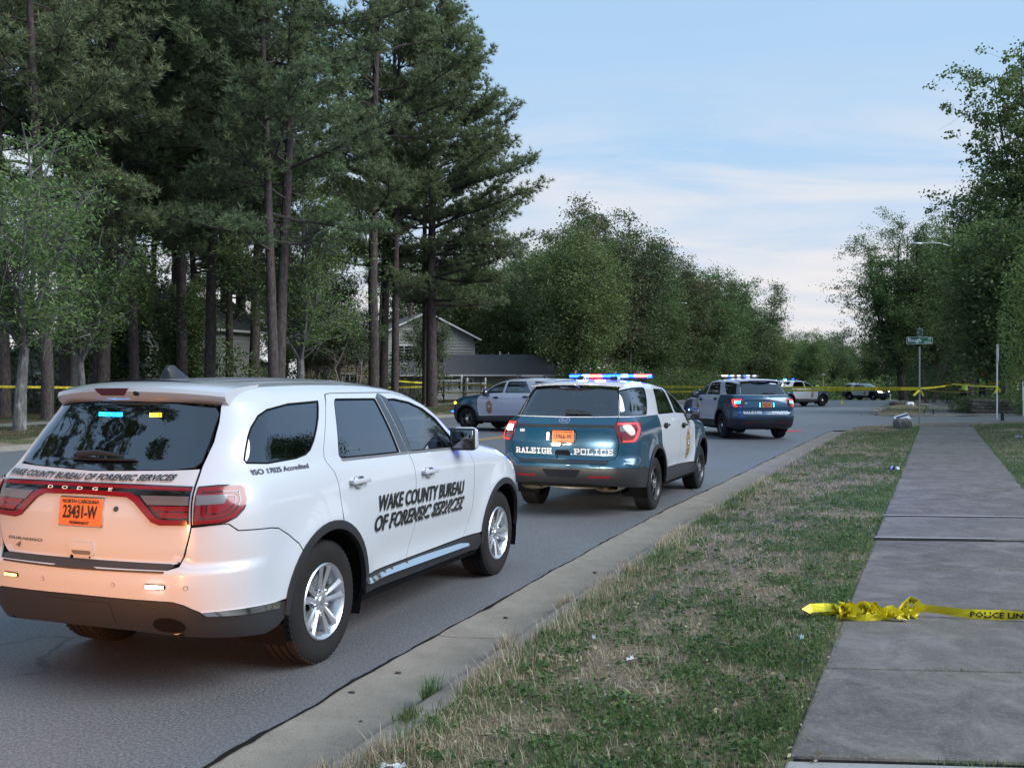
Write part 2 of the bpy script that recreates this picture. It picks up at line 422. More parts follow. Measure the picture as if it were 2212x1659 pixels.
SUV_C = dict(   # 2020+ style police SUV
    xrw=1.12, xfw=4.145, rw=.381, cowl=3.60, L=5.05, fl=.03, gr=.045, gf=.02, lf=.045, rin=.28, cr=.38, kr=.12, tuck=.03,
    hw=[(.20,.88),(.30,.93),(.40,.955),(.55,.965),(.75,.975),(.95,.98),(1.08,.975),(1.16,.955),(1.24,.92),(1.30,.885),(1.45,.83),(1.60,.765),(1.70,.71),(1.80,.65)],
    xr=[(.20,.40),(.30,.27),(.36,.14),(.44,.06),(.55,.01),(.65,-.01),(.74,.0),(.80,.05),(.95,.05),(1.10,.075),(1.2,.11),(1.27,.18),(1.32,.22),(1.45,.33),(1.60,.46),(1.70,.53),(1.80,.60)],
    xf=[(.20,4.87),(.35,5.0),(.55,5.05),(.75,5.04),(.90,5.0),(1.0,4.92),(1.10,4.80),(1.8,4.80)],
    top=[(3.0,1.23),(3.6,1.215),(3.9,1.19),(4.3,1.14),(4.65,1.06),(4.9,.95),(5.05,.88)],
    rail=[(.3,1.67),(.6,1.69),(1.0,1.715),(1.6,1.735),(2.1,1.735),(2.5,1.705),(2.8,1.65),(3.1,1.54),(3.4,1.37),(3.6,1.26),(3.75,1.21),(3.95,1.19)])
# ---------------------------------------------------------------- panels cut from the body surface
def conv(sh, p):
    k, a, b = p
    return ((sh.us(a, b) if k == 's' else sh.ur(a, b) if k == 'r' else sh.uf(a, b) if k == 'f' else a), b)
def poly_uv(sh, pts, h=.04, closed=True):
    out = []; n = len(pts)
    for i in range(n if closed else n - 1):
        p, q = pts[i], pts[(i+1) % n]
        if p[0] == q[0] and p[0] in 'srf':
            m = max(1, int(math.hypot(p[1]-q[1], p[2]-q[2]) / h) + 0)
            for k in range(m):
                t = k / m; out.append(conv(sh, (p[0], p[1]+(q[1]-p[1])*t, p[2]+(q[2]-p[2])*t)))
        else:
            a, b = conv(sh, p), conv(sh, q); m = max(1, int(math.hypot(a[0]-b[0], a[1]-b[1]) / h))
            for k in range(m):
                t = k / m; out.append((a[0]+(b[0]-a[0])*t, a[1]+(b[1]-a[1])*t))
    if not closed: out.append(conv(sh, pts[-1]))
    return out
def inside(P, X, Y):
    P = np.asarray(P); c = np.zeros(len(X), bool); n = len(P)
    for i in range(n):
        x1, y1 = P[i]; x2, y2 = P[(i+1) % n]
        if y1 == y2: continue
        m = ((y1 > Y) != (y2 > Y)) & (X < (x2-x1)*(Y-y1)/(y2-y1) + x1); c ^= m
    return c
def near_edge(P, X, Y, d):
    P = np.asarray(P); m = np.zeros(len(X), bool)
    for i in range(len(P)):
        a = P[i]; b = P[(i+1) % len(P)]; ab = b - a; L2 = max(ab @ ab, 1e-12)
        t = np.clip(((X-a[0])*ab[0] + (Y-a[1])*ab[1]) / L2, 0, 1)
        m |= ((X-a[0]-ab[0]*t)**2 + (Y-a[1]-ab[1]*t)**2) < d*d
    return m
def cdt(outer, holes, h):
    loops = [outer] + list(holes); V = []; Eg = []
    for lp in loops:
        b = len(V); V += [Vector(p) for p in lp]; n = len(lp); Eg += [(b+i, b+(i+1) % n) for i in range(n)]
    o = np.asarray(outer); x0, y0 = o.min(0); x1, y1 = o.max(0)
    if h:
        gx = np.arange(x0 + h*.5, x1, h); gy = np.arange(y0 + h*.5, y1, h*.87)
        X, Y = np.meshgrid(gx, gy); X = X + (np.arange(len(gy)) % 2)[:, None] * h*.5; X = X.ravel(); Y = Y.ravel()
        k = inside(outer, X, Y)
        for hl in holes: k &= ~inside(hl, X, Y)
        X = X[k]; Y = Y[k]
        for lp in loops:
            k = ~near_edge(lp, X, Y, h*.45); X = X[k]; Y = Y[k]
        V += [Vector((float(a), float(b))) for a, b in zip(X, Y)]
    r = geometry.delaunay_2d_cdt(V, Eg, [], 0, 1e-5)
    vs = np.array([(v.x, v.y) for v in r[0]]); fs = np.array([f for f in r[2] if len(f) == 3])
    c = vs[fs].mean(1); k = inside(outer, c[:, 0], c[:, 1])
    for hl in holes: k &= ~inside(hl, c[:, 0], c[:, 1])
    fs = fs[k]
    a, b, d = vs[fs[:, 0]], vs[fs[:, 1]], vs[fs[:, 2]]
    cr = (b[:, 0]-a[:, 0])*(d[:, 1]-a[:, 1]) - (b[:, 1]-a[:, 1])*(d[:, 0]-a[:, 0])
    fs[cr < 0] = fs[cr < 0][:, ::-1]
    return vs, fs
def panel_mesh(sh, name, outer, mt, holes=(), d=0, h=.05, rim=.012, side=1):
    """outer/holes in (u, z); side=-1 mirrors it to the left-hand side"""
    if side < 0: outer = [(-u, z) for u, z in outer]; holes = [[(-u, z) for u, z in hl] for hl in holes]
    vs, fs = cdt(outer, holes, h)
    used = np.unique(fs); mp = -np.ones(len(vs), int); mp[used] = np.arange(len(used)); vs = vs[used]; fs = mp[fs]
    P = sh.off(vs[:, 0], vs[:, 1], d); N = sh.N(vs[:, 0], vs[:, 1])
    if rim:
        ed = {}
        for f in fs:
            for a, b in ((f[0], f[1]), (f[1], f[2]), (f[2], f[0])):
                if (b, a) in ed: del ed[(b, a)]
                else: ed[(a, b)] = 1
        es = list(ed); n0 = len(P); Pn = [P]; Nn = [N]; q = []; P2 = []; N2 = []
        for a, b in es:
            t = P[b] - P[a]; nn = np.cross(t, N[a]); nn = nn / max(np.linalg.norm(nn), 1e-9)
            k = n0 + len(P2); P2 += [P[a], P[b], P[b] - N[b]*rim, P[a] - N[a]*rim]; N2 += [nn]*4
            q += [(k, k+3, k+2), (k, k+2, k+1)]
        P = np.vstack([P, np.array(P2)]); N = np.vstack([N, np.array(N2)]); fs = np.vstack([fs, np.array(q)])
    return mesh_np(name, P, fs, mt, True, N)
def text_2d(s, size=1, shear=0, bold=0, space=1, align='LEFT', res=3):
    cu = bpy.data.curves.new('t', 'FONT'); cu.body = s; cu.size = size; cu.shear = shear; cu.offset = bold; cu.space_character = space
    cu.align_x = align; cu.resolution_u = res; ob = bpy.data.objects.new('t', cu)
    me = bpy.data.meshes.new_from_object(ob); bm = bmesh.new(); bm.from_mesh(me)
    bpy.data.objects.remove(ob); bpy.data.curves.remove(cu); bpy.data.meshes.remove(me)
    bmesh.ops.remove_doubles(bm, verts=bm.verts, dist=1e-5)
    bmesh.ops.triangulate(bm, faces=bm.faces)
    return bm
def cut_long(bm, L):
    for _ in range(4):
        e = [e for e in bm.edges if e.calc_length() > L]
        if not e: break
        bmesh.ops.subdivide_edges(bm, edges=e, cuts=1)
        bmesh.ops.triangulate(bm, faces=[f for f in bm.faces if len(f.verts) > 3])
def fit(bm, w, hgt):
    xs = [v.co.x for v in bm.verts]; ys = [v.co.y for v in bm.verts]; x0, x1, y0, y1 = min(xs), max(xs), min(ys), max(ys)
    for v in bm.verts: v.co.x = (v.co.x - x0) / (x1 - x0) * w; v.co.y = (v.co.y - y0) / (y1 - y0) * hgt
    return bm
def wrap_text(sh, bm, f, name, mt, parent, d=.003):
    """f(tx, tz) -> (u, z)"""
    cut_long(bm, .035)
    uz = np.array([f(v.co.x, v.co.y) for v in bm.verts]); bm.verts.index_update()
    P = sh.off(uz[:, 0], uz[:, 1], d); N = sh.N(uz[:, 0], uz[:, 1]); F = np.array([[v.index for v in fc.verts] for fc in bm.faces])
    e1 = P[F[:, 1]] - P[F[:, 0]]; e2 = P[F[:, 2]] - P[F[:, 0]]; c = (np.cross(e1, e2) * N[F[:, 0]]).sum(1) < 0; F[c] = F[c][:, ::-1]
    bm.free()
    return link(name, mesh_np(name, P, F, mt, True, N), parent)
# slab letters drawn with strokes in a unit box
SLAB = {
 'R': ([(.16,0,.16,1),(.16,1,.7,1),(.7,1,.86,.86),(.86,.86,.86,.62),(.86,.62,.7,.5),(.7,.5,.16,.5),(.5,.5,.88,0)], [(.0,0,.34,0),(.0,1,.2,1),(.74,0,1,0)]),
 'A': ([(.14,0,.5,1),(.5,1,.86,0),(.26,.36,.74,.36)], [(0,0,.3,0),(.7,0,1,0)]),
 'L': ([(.2,0,.2,1),(.2,0,.92,0),(.92,0,.92,.26)], [(0,1,.42,1),(0,0,.2,0)]),
 'E': ([(.2,0,.2,1),(.2,0,.92,0),(.2,1,.92,1),(.2,.5,.7,.5),(.92,0,.92,.26),(.92,1,.92,.74)], [(0,1,.2,1),(0,0,.2,0)]),
 'I': ([(.5,0,.5,1)], [(.2,0,.8,0),(.2,1,.8,1)]),
 'G': ([(.9,.76,.9,1),(.9,1,.12,1),(.12,1,.12,0),(.12,0,.9,0),(.9,0,.9,.42),(.62,.42,1,.42)], []),
 'H': ([(.18,0,.18,1),(.82,0,.82,1),(.18,.5,.82,.5)], [(0,0,.36,0),(0,1,.36,1),(.64,0,1,0),(.64,1,1,1)]),
 'P': ([(.18,0,.18,1),(.18,1,.78,1),(.78,1,.92,.88),(.92,.88,.92,.58),(.92,.58,.78,.46),(.78,.46,.18,.46)], [(0,0,.4,0),(0,1,.2,1)]),
 'O': ([(.1,0,.9,0),(.9,0,.9,1),(.9,1,.1,1),(.1,1,.1,0)], []),
 'C': ([(.9,.74,.9,1),(.9,1,.1,1),(.1,1,.1,0),(.1,0,.9,0),(.9,0,.9,.28)], [])}
def slab_text(word, w, hgt, gap=.24, th=.19):
    bm = bmesh.new(); n = len(word); cw = w / (n + gap*(n-1)); x0 = 0; k = 0
    for ch in word:
        st, se = SLAB[ch]
        for (a, b, c, d) in st + se:
            p = Vector((x0 + a*cw, b*hgt*(1-th*.8) + hgt*th*.4)); q = Vector((x0 + c*cw, d*hgt*(1-th*.8) + hgt*th*.4))
            t = hgt*th*.42; dr = (q-p).normalized(); nn = Vector((-dr.y, dr.x)) * t; p = p - dr*t*.9; q = q + dr*t*.9
            k += 1; vs = [bm.verts.new((v.x, v.y, 0)) for v in (p-nn, q-nn, q+nn, p+nn)]; bm.faces.new(vs)
        x0 += cw*(1+gap)
    bmesh.ops.triangulate(bm, faces=bm.faces)
    return bm
def arch(xw, t0, t1, R=.50, zc=.40, n=14): return [('s', xw + R*math.cos(math.radians(t0+(t1-t0)*i/n)), zc + R*math.sin(math.radians(t0+(t1-t0)*i/n))) for i in range(n+1)]
def rnd(pts, r=.03, n=4):
    """round the corners of a 2-d outline of (kind, a, b)"""
    out = []; m = len(pts)
    for i in range(m):
        k, a, b = pts[i]; p = np.array((a, b)); q0 = np.array(pts[i-1][1:]); q1 = np.array(pts[(i+1) % m][1:])
        if pts[i-1][0] != k or pts[(i+1) % m][0] != k: out.append(pts[i]); continue
        d0, d1 = q0-p, q1-p; l0, l1 = np.linalg.norm(d0), np.linalg.norm(d1); rr = min(r, l0*.45, l1*.45)
        s0, s1 = p + d0/l0*rr, p + d1/l1*rr
        for j in range(n+1):
            t = j/n; v = (1-t)**2*s0 + 2*t*(1-t)*p + t*t*s1; out.append((k, float(v[0]), float(v[1])))
    return out
def shrink(uv, d):
    """move a (u, z) outline inwards by d (outwards when negative)"""
    P = np.asarray(uv); n = len(P); ar = 0
    for i in range(n): ar += P[i][0]*P[(i+1) % n][1] - P[(i+1) % n][0]*P[i][1]
    s = 1 if ar > 0 else -1; out = []
    for i in range(n):
        a, b = P[i-1], P[(i+1) % n]; t = b - a; L = max(np.hypot(*t), 1e-9); nn = np.array((-t[1], t[0])) / L * s
        out.append(tuple(P[i] + nn*d))
    return out

class Car:
    def __init__(s, spec, name, grid=.05):
        s.sh = Shell(spec); s.D = spec; s.root = empty(name); s.h = grid
    def uv(s, pts): return poly_uv(s.sh, pts)
    def panel(s, name, pts, mt, holes=(), d=0, sides=(1, -1), parent=None, rim=.012, h=None, raw=False):
        out = []
        o = pts if raw else s.uv(pts); hs = [hl if raw else s.uv(hl) for hl in holes]
        for sd in sides:
            me = panel_mesh(s.sh, name, o, MT[mt], hs, d, s.h if h is None else h, rim, sd)
            out.append(link(name, me, parent[sd] if isinstance(parent, dict) else (parent or s.root)))
        return out if len(out) > 1 else out[0]
    def sym(s, half):
        a = s.uv_open(half); return a + [(-u, z) for u, z in a[::-1] if abs(u) > 1e-6]
    def uv_open(s, pts): return poly_uv(s.sh, pts, closed=False)
    def spanel(s, name, half, mt, holes=(), d=0, parent=None, rim=.012, h=None):
        """full-width panel from its right half, which starts and ends on the centre line"""
        me = panel_mesh(s.sh, name, s.sym(half), MT[mt], holes, d, s.h if h is None else h, rim, 1)
        return link(name, me, parent or s.root)
    def sheet(s, x, t, which='roof'):
        sh = s.sh; D = s.D
        if which == 'roof':
            zz = float(sh.rail(x)); ye = float(sh.side_y(x, zz - .001)) - .004
            b = D.get('bulge', .26) * float(sstep(1.6, 3.7, x)); cr = .055 - .02*float(sstep(2.6, 3.6, x))
            zb = zz + cr*(1 - abs(t)**2.3)
            for c in D.get('ribs', ()):                     # pressed channels along the roof
                yy = abs(t*ye); zb -= .008 * math.exp(-((yy - c)/.022)**4) * float(sstep(.7, .95, x) * (1 - sstep(2.5, 2.75, x)))
            xr_sh = D.get('rbulge', .10) * (1 - float(sstep(.5, 1.0, x)))
            return Vector((x + b*(1-t*t) - xr_sh*(1-t*t), -t*ye, zb))
        zz = float(sh.top(x)); ye = float(sh.side_y(x, zz - .001)) - .004
        return Vector((x + .10*(1-t*t)*float(sstep(4.2, 4.9, x)), -t*ye, zz + .05*(1-abs(t)**2.2) - .0*t))
    def sheet_part(s, name, x0, x1, mt, which='roof', n=24, m=36, parent=None):
        mb = MB(); ts = [-1 + 2*j/m for j in range(m+1)]
        mb.grid([[s.sheet(x0 + (x1-x0)*i/n, t, which) for t in ts] for i in range(n+1)], flip=False)
        o = mb.build(name, MT[mt], parent or s.root, True)
        return o
    def spoiler(s, prof, w, mt, dx=.14, dz=.025, fwd=None):
        mb = MB(); rows = []; m = 24
        for j in range(m+1):
            t = -1 + 2*j/m; tt = abs(t)
            rows.append([Vector((x + dx*tt*tt, -t*w*(1 - .0*k), z - dz*tt**2.5 - (.0 if k < 3 else 0))) for k, (x, z) in enumerate(prof)])
        mb.grid(rows, flip=True)
        mb.add(rows[0], [tuple(range(len(prof)))]); mb.add(rows[-1], [tuple(range(len(prof)))[::-1]])
        return mb.build('spoiler', MT[mt], s.root, True)

def wheel(kind, R, W):
    """a wheel about the origin, axis along y, its face towards -y; returned as a prototype Empty with parts"""
    root = bpy.data.objects.new('wheel', None)
    rr = .238 if kind == 'alloy' else .233
    hw = W/2; mb = MB()
    prof = [(rr-.012, hw-.03), (rr+.005, hw-.012), (rr+.02, hw-.006), (R-.075, hw+.004), (R-.045, hw), (R-.02, hw-.012), (R-.006, hw-.028)]
    g = []
    for c in (hw*.42, 0, -hw*.42):
        g += [(R, c+.02), (R+.001, c+.007), (R-.007, c+.006), (R-.007, c-.006), (R+.001, c-.007), (R, c-.02)]
    prof = prof + g + [(r, -h) for r, h in prof[::-1]]
    mb.lathe(prof, 72)
    # tread sipes cut in the shoulders: raised lugs
    for k in range(60):
        a = 2*PI*k/60
        for sd in (1, -1):
            Mx = Matrix.Rotation(-a, 3, 'Y')
            mb.box(Mx @ Vector((R-.011, sd*(hw-.030), 0)), (.017, .020, .020), M=Mx)
    ty = bpy.data.objects.new('tyre', mb.mesh('tyre', MT['tyre_rubber'], True)); COL.objects.link(ty); ty.parent = root
    mb = MB(); f = -hw
    if kind == 'alloy':
        mb.lathe([(rr-.035, -f-.03), (rr-.03, f+.03), (rr-.012, f+.008), (rr-.002, f-.001), (rr+.006, f+.006), (rr+.004, f+.02)], 56)
        for k in range(10):
            a = 2*PI*k/10 + (.03 if k % 2 else -.03) ; tw = .10 if k % 2 else -.10
            Mx = Matrix.Rotation(-a, 3, 'Y'); pts = []
            for r, w, y, dp in ((.055, .017, f+.032, .035), (.12, .018, f+.022, .04), (.19, .024, f+.012, .035), (rr-.006, .031, f+.006, .03)):
                sk = (r-.055)*tw
                pts.append([Mx @ Vector((r, y+.008, -w+sk)), Mx @ Vector((r, y-.002, sk-w*.15)), Mx @ Vector((r, y+.008, w+sk)), Mx @ Vector((r, y+dp, w*.8+sk)), Mx @ Vector((r, y+dp, -w*.8+sk))])
            b = [p for q in pts for p in q]; fs = []
            for i in range(3):
                for j in range(5): p0 = i*5+j; p1 = i*5+(j+1) % 5; fs.append((p0, p1, p1+5, p0+5))
            mb.add(b, fs)
        mb.lathe([(.0, f+.022), (.03, f+.022), (.036, f+.028), (.062, f+.03), (.07, f+.036), (.07, f+.08)], 32)
        rim = bpy.data.objects.new('rim', mb.mesh('rim', MT['alloy'], True)); mb = MB()
        for k in range(5):
            a = 2*PI*k/5+.3; mb.lathe([(0, f+.02), (.009, f+.02), (.011, f+.024), (.011, f+.05)], 10, Matrix.Translation((.078*math.cos(a), 0, .078*math.sin(a))))
        cap = bpy.data.objects.new('lug_nuts', mb.mesh('lug_nuts', MT['chrome'], True)); mb = MB()
        mb.lathe([(0, f+.018), (.024, f+.019), (.028, f+.023)], 24)
        cc = bpy.data.objects.new('center_cap', mb.mesh('center_cap', MT['trim_grey'], True))
        extra = [cap, cc]
    else:
        mb.lathe([(rr-.035, -f-.03), (rr-.03, f+.05), (rr-.015, f+.02), (rr-.002, f+.002), (rr+.006, f+.008), (rr+.004, f+.02)], 48)
        n = 5
        for k in range(n):
            a = 2*PI*k/n; Mx = Matrix.Rotation(-a, 3, 'Y'); pts = []
            for r, w, y in ((.05, .030, f+.018), (.10, .036, f+.014), (.16, .030, f+.028), (rr-.03, .05, f+.045)):
                pts.append([Mx @ Vector((r, y+.006, -w)), Mx @ Vector((r, y, -w*.6)), Mx @ Vector((r, y, w*.6)), Mx @ Vector((r, y+.006, w)), Mx @ Vector((r, y+.02, w)), Mx @ Vector((r, y+.02, -w))])
            b = [p for q in pts for p in q]; fs = []
            for i in range(3):
                for j in range(6): p0 = i*6+j; p1 = i*6+(j+1) % 6; fs.append((p0, p1, p1+6, p0+6))
            mb.add(b, fs)
        rim = bpy.data.objects.new('rim', mb.mesh('rim', MT['steel_black'], True)); mb = MB()
        mb.lathe([(0, f-.002), (.03, f), (.05, f+.006), (.066, f+.016), (.07, f+.03)], 24)
        extra = [bpy.data.objects.new('center_cap', mb.mesh('center_cap', MT['chrome'], True))]
    mb = MB(); mb.lathe([(.05, f+.10), (.165, f+.10), (.165, f+.12), (.05, f+.12)], 32)
    mb.lathe([(0, f+.125), (rr-.04, f+.125)], 24, mi=1)
    bd = bpy.data.objects.new('brake_disc', mb.mesh('brake_disc', [MT['brake_disc'], MT['gap_black']], True))
    for o in [rim, bd] + extra: COL.objects.link(o); o.parent = root
    return root
def add_wheels(car, kind, R, W, yf):
    proto = wheel(kind, R, W); first = True
    for xw in (car.D['xrw'], car.D['xfw']):
        for sd in (1, -1):
            # a wheel is a part; tyre and rim are its sub-parts. the part itself carries the hub mesh
            w = link('wheel', car.hub_mesh(W), car.root)
            w.location = (xw, -sd*(yf - W/2), R); w.rotation_euler = (0, (xw*1.7) % 1.2, 0) if sd > 0 else (0, .6, PI)
            for ch in proto.children:
                c = ch.copy(); COL.objects.link(c); c.parent = w
    for ch in list(proto.children): bpy.data.objects.remove(ch)
    bpy.data.objects.remove(proto)
def _hub(s, W):
    if not hasattr(s, '_hm'):
        mb = MB(); mb.lathe([(0, -W/2+.05), (.07, -W/2+.05), (.07, W/2)], 16); s._hm = mb.mesh('hub', MT['gap_black'], True)
    return s._hm
Car.hub_mesh = _hub

def rounded_box_mesh(name, size, mt, r=.02, seg=3, taper=None):
    bm = bmesh.new(); bmesh.ops.create_cube(bm, size=1)
    for v in bm.verts: v.co = Vector((v.co.x*size[0], v.co.y*size[1], v.co.z*size[2]))
    if taper:
        for v in bm.verts: v.co = taper(v.co)
    bmesh.ops.bevel(bm, geom=bm.edges[:], offset=r, segments=seg, affect='EDGES', profile=.5)
    me = bpy.data.meshes.new(name); bm.to_mesh(me); bm.free(); me.materials.append(mt)
    me.polygons.foreach_set('use_smooth', [True]*len(me.polygons)); me.update()
    return me
def car_common(c, F):
    """parts every car here has; F: dictionary of outlines and materials"""
    sh = c.sh; D = c.D; R = c.root
    xr, xf = D['xrw'], D['xfw']; bz = F['belt']
    # dark inner shell shows in the gaps between panels
    lo = [('s', xr-.55, .34)] ; 
    ring = c.uv(arch(xr, 0, 180, .455, .38, 16) + [('s', xr-.455, .27), ('s', xr+.455, .27)])
    ring2 = c.uv(arch(xf, 0, 180, .455, .38, 16) + [('s', xf-.455, .27), ('s', xf+.455, .27)])
    half_o = [('r', 0, bz-.02), ('r', .6, bz-.02), ('s', .9, bz-.02), ('s', D['cowl']-.3, bz-.04), ('s', D['cowl']+.1, float(sh.top(D['cowl']+.1))-.03),
              ('s', 4.6, float(sh.top(4.6))-.03), ('f', .5, .84), ('f', 0, .84), ('f', 0, .30), ('f', .6, .30), ('s', xf+.47, .28), ('s', xf, .262), ('s', xf-.5, .26), ('s', xr+.5, .26), ('s', xr, .262), ('s', xr-.46, .40), ('r', .6, .46), ('r', 0, .46)]
    a = poly_uv(sh, half_o, .06, closed=False)
    me = None
    outer = [(max(u, .0), z) for u, z in a]
    for sd in (1, -1):
        me = panel_mesh(sh, 'inner_shell', outer, MT['gap_black'], [ring, ring2], -.022, .09, 0, sd)
        link('inner_shell', me, R)
    # wheel housings
    for xw in (xr, xf):
        for sd in (1, -1):
            mb = MB(); n = 18; rows = []
            for y in (.925, .60):
                rows.append([Vector((xw + .47*math.cos(PI*(1.12 - 1.24*k/n)), -sd*y, .385 + .47*math.sin(PI*(1.12 - 1.24*k/n)))) for k in range(n+1)])
            mb.grid(rows)
            b0 = n+1; mb.v.append((xw, -sd*.60, .385)); c0 = len(mb.v)-1; mb.f += [(c0, b0+k, b0+k+1) for k in range(n)]; mb.m += [0]*n
            mb.build('wheel_housing', MT['gap_black'], R)
    # floor pan and cabin
    mb = MB(); mb.box((2.62, 0, .33), (2.15, 1.62, .10)); mb.box((D['xrw']/2+.1, 0, .44), (D['xrw']*.9, 1.25, .12)); mb.box((D['xrw'], 0, .36), (.25, .9, .22))
    mb.box((D['xfw']+.1, 0, .36), (1.2, 1.2, .14)); mb.build('underbody', MT['gap_black'], R)
    mb = MB(); mb.box((2.2, 0, .62), (3.4, 1.5, .06)); mb.box((.9, 0, bz-.12), (1.1, 1.4, .1)); mb.box((.32+F.get('rx', 0), 0, bz-.25), (.05, 1.2, .3)); mb.build('cabin_floor', MT['seat_cloth'], R)
    for x in (2.45, 1.5):
        for y in (.38, -.38):
            mb = MB()
            mb.box((x, y, .78), (.50, .50, .16)); Mx = Matrix.Rotation(.26, 3, 'Y') @ Matrix.Identity(3)
            mb.box((x-.30, y, 1.10), (.14, .48, .62), M=Matrix.Rotation(-.22, 3, 'Y')); mb.box((x-.40, y, 1.46), (.10, .26, .18), M=Matrix.Rotation(-.2, 3, 'Y'))
            o = mb.build('seat', MT['seat_cloth'], R); b = o.modifiers.new('b', 'BEVEL'); b.width = .035; b.segments = 2
    mb = MB(); mb.box((3.35, 0, 1.04), (.5, 1.50, .22)); mb.box((3.12, 0, .95), (.12, 1.5, .30)); mb.box((3.0, 0, .75), (.6, .26, .3))
    o = mb.build('dashboard', MT['black_plastic'], R); b = o.modifiers.new('b', 'BEVEL'); b.width = .04; b.segments = 3
    mb = MB(); Mx = Matrix.Translation((2.93, .38, 1.06)) @ Matrix.Rotation(-.42, 4, 'Y') @ Matrix.Rotation(PI/2, 4, 'Y')
    rg = [Mx @ Vector((.19*math.cos(2*PI*k/28), .19*math.sin(2*PI*k/28), 0)) for k in range(29)]
    mb.tube(rg, .016, 8, cap=False)
    for a in (0, PI*.9, PI*1.5, ): mb.tube([Mx @ Vector((.19*math.cos(a), .19*math.sin(a), 0)), Mx @ Vector((0, 0, -.02))], .018, 6)
    mb.tube([Mx @ Vector((0, 0, .02)), Mx @ Vector((0, 0, -.05))], .06, 12); mb.build('steering_wheel', MT['black_plastic'], R, True)
    # doors and other side panels
    hold = {}
    for nm, o, mt, holes in F['panels']:
        rs = c.panel(nm, o, mt, holes); hold.setdefault(nm, []).append({1: rs[0], -1: rs[1]})
    for nm, o, mt, holes in F.get('center', ()):
        hold.setdefault(nm, []).append(c.spanel(nm, o, mt, holes))
    for nm, o, mt in F.get('front', ()): c.panel(nm, o, mt)
    for nm, o, mt, dd in F['glass']:
        u = c.uv(o)
        c.panel('window_seal', shrink(u, -.008), 'gap_black', [shrink(u, .012)], d=-.004, raw=True, h=0, rim=.008)
        c.panel(nm, shrink(u, -.004), mt, d=-.008, raw=True, rim=0)
    # arches and sills
    for xw in (xr, xf):
        t0, t1 = F['arch'][xw]
        u = c.uv(arch(xw, t0, t1, .506, .40, 22) + arch(xw, t1, t0, .462, .39, 22))
        c.panel('wheel_arch_trim', u, 'black_plastic', d=.010, raw=True, h=.03, rim=.035)
    # roof, windscreen, bonnet
    c.sheet_part('roof', F['roof0'], F['ws0'], 'white_paint', n=30)
    c.sheet_part('windscreen', F['ws0']+.012, F['ws1'], 'glass_clear', n=14)
    mb = MB()
    for sd in (1, -1):
        rows = []
        for i in range(17):
            x = F['ws0'] - .05 + (F['ws1'] - F['ws0'] + .05)*i/16; p = c.sheet(x, sd); q = c.sheet(x, sd*.93); rows.append([p + Vector((0, 0, .003)), q + Vector((0, 0, .005))])
        mb.grid(rows, flip=(sd < 0))
    mb.build('windscreen_pillar', MT[F['pillar']], R, True)
    c.sheet_part('cowl', F['ws1']-.03, D['cowl']+.12, 'black_plastic', n=4)
    c.sheet_part('bonnet', D['cowl']+.05, D['cowl']+1.2, F['hood'], 'hood', n=20)
    # mirrors, handles
    for sd in (1, -1):
        x, y, z = F['mirror']
        def tp(v): return Vector((v.x, v.y*(1 - .10*(v.z > 0)), v.z))
        o = link('door_mirror', rounded_box_mesh('door_mirror', (.14, .23, .195), MT[F['mirror_mat']], .045, 4, tp), R); o.location = (x+.02, -sd*y, z); o.rotation_euler = (0, 0, sd*.12)
        g = link('mirror_glass', rounded_box_mesh('mirror_glass', (.012, .185, .15), MT['mirror_glass'], .005, 1), o); g.location = (-.078, 0, 0)
        b = link('mirror_rim', rounded_box_mesh('mirror_rim', (.03, .215, .18), MT['black_plastic'], .012, 2), o); b.location = (-.062, 0, 0)
        mb = MB(); mb.box((x+.03, -sd*(y-.17), z-.05), (.07, .16, .05)); mb.build('mirror_arm', MT['black_plastic'], R)
    for x, z in F['handles']:
        for sd in (1, -1):
            u = sh.us(x, z) * sd; p = Vector(sh.off(u, z, .0)); n = Vector(sh.N(u, z))
            me = rounded_box_mesh('door_handle', (.235, .022, .034), MT[F['handle_mat']], .010, 3)
            o = link('door_handle', me, R); o.location = p + n*.034
            q = rounded_box_mesh('handle_cup', (.10, .012, .075), MT['gap_black' if F['handle_mat'] != 'white_paint' else 'decal_grey'], .03, 4)
            k = link('handle_cup', q, o); k.location = (0, sd*.031, -.006)
            
            for hx in (-.095, .095): mb = MB(); mb.box((hx, sd*.016, 0), (.03, .03, .022)); mb.build('handle_mount', MT[F['handle_mat']], o)
    add_wheels(c, F['wheel'], D['rw'], F['tw'], F['yf'])
    return hold
def overlay(c, name, pts, mt, d=.006, sides=(1, -1), parent=None, rim=.006, h=None, round_=.0):
    if round_: pts = rnd(pts, round_)
    return c.panel(name, pts, mt, d=d, sides=sides, parent=parent, rim=rim, h=h)
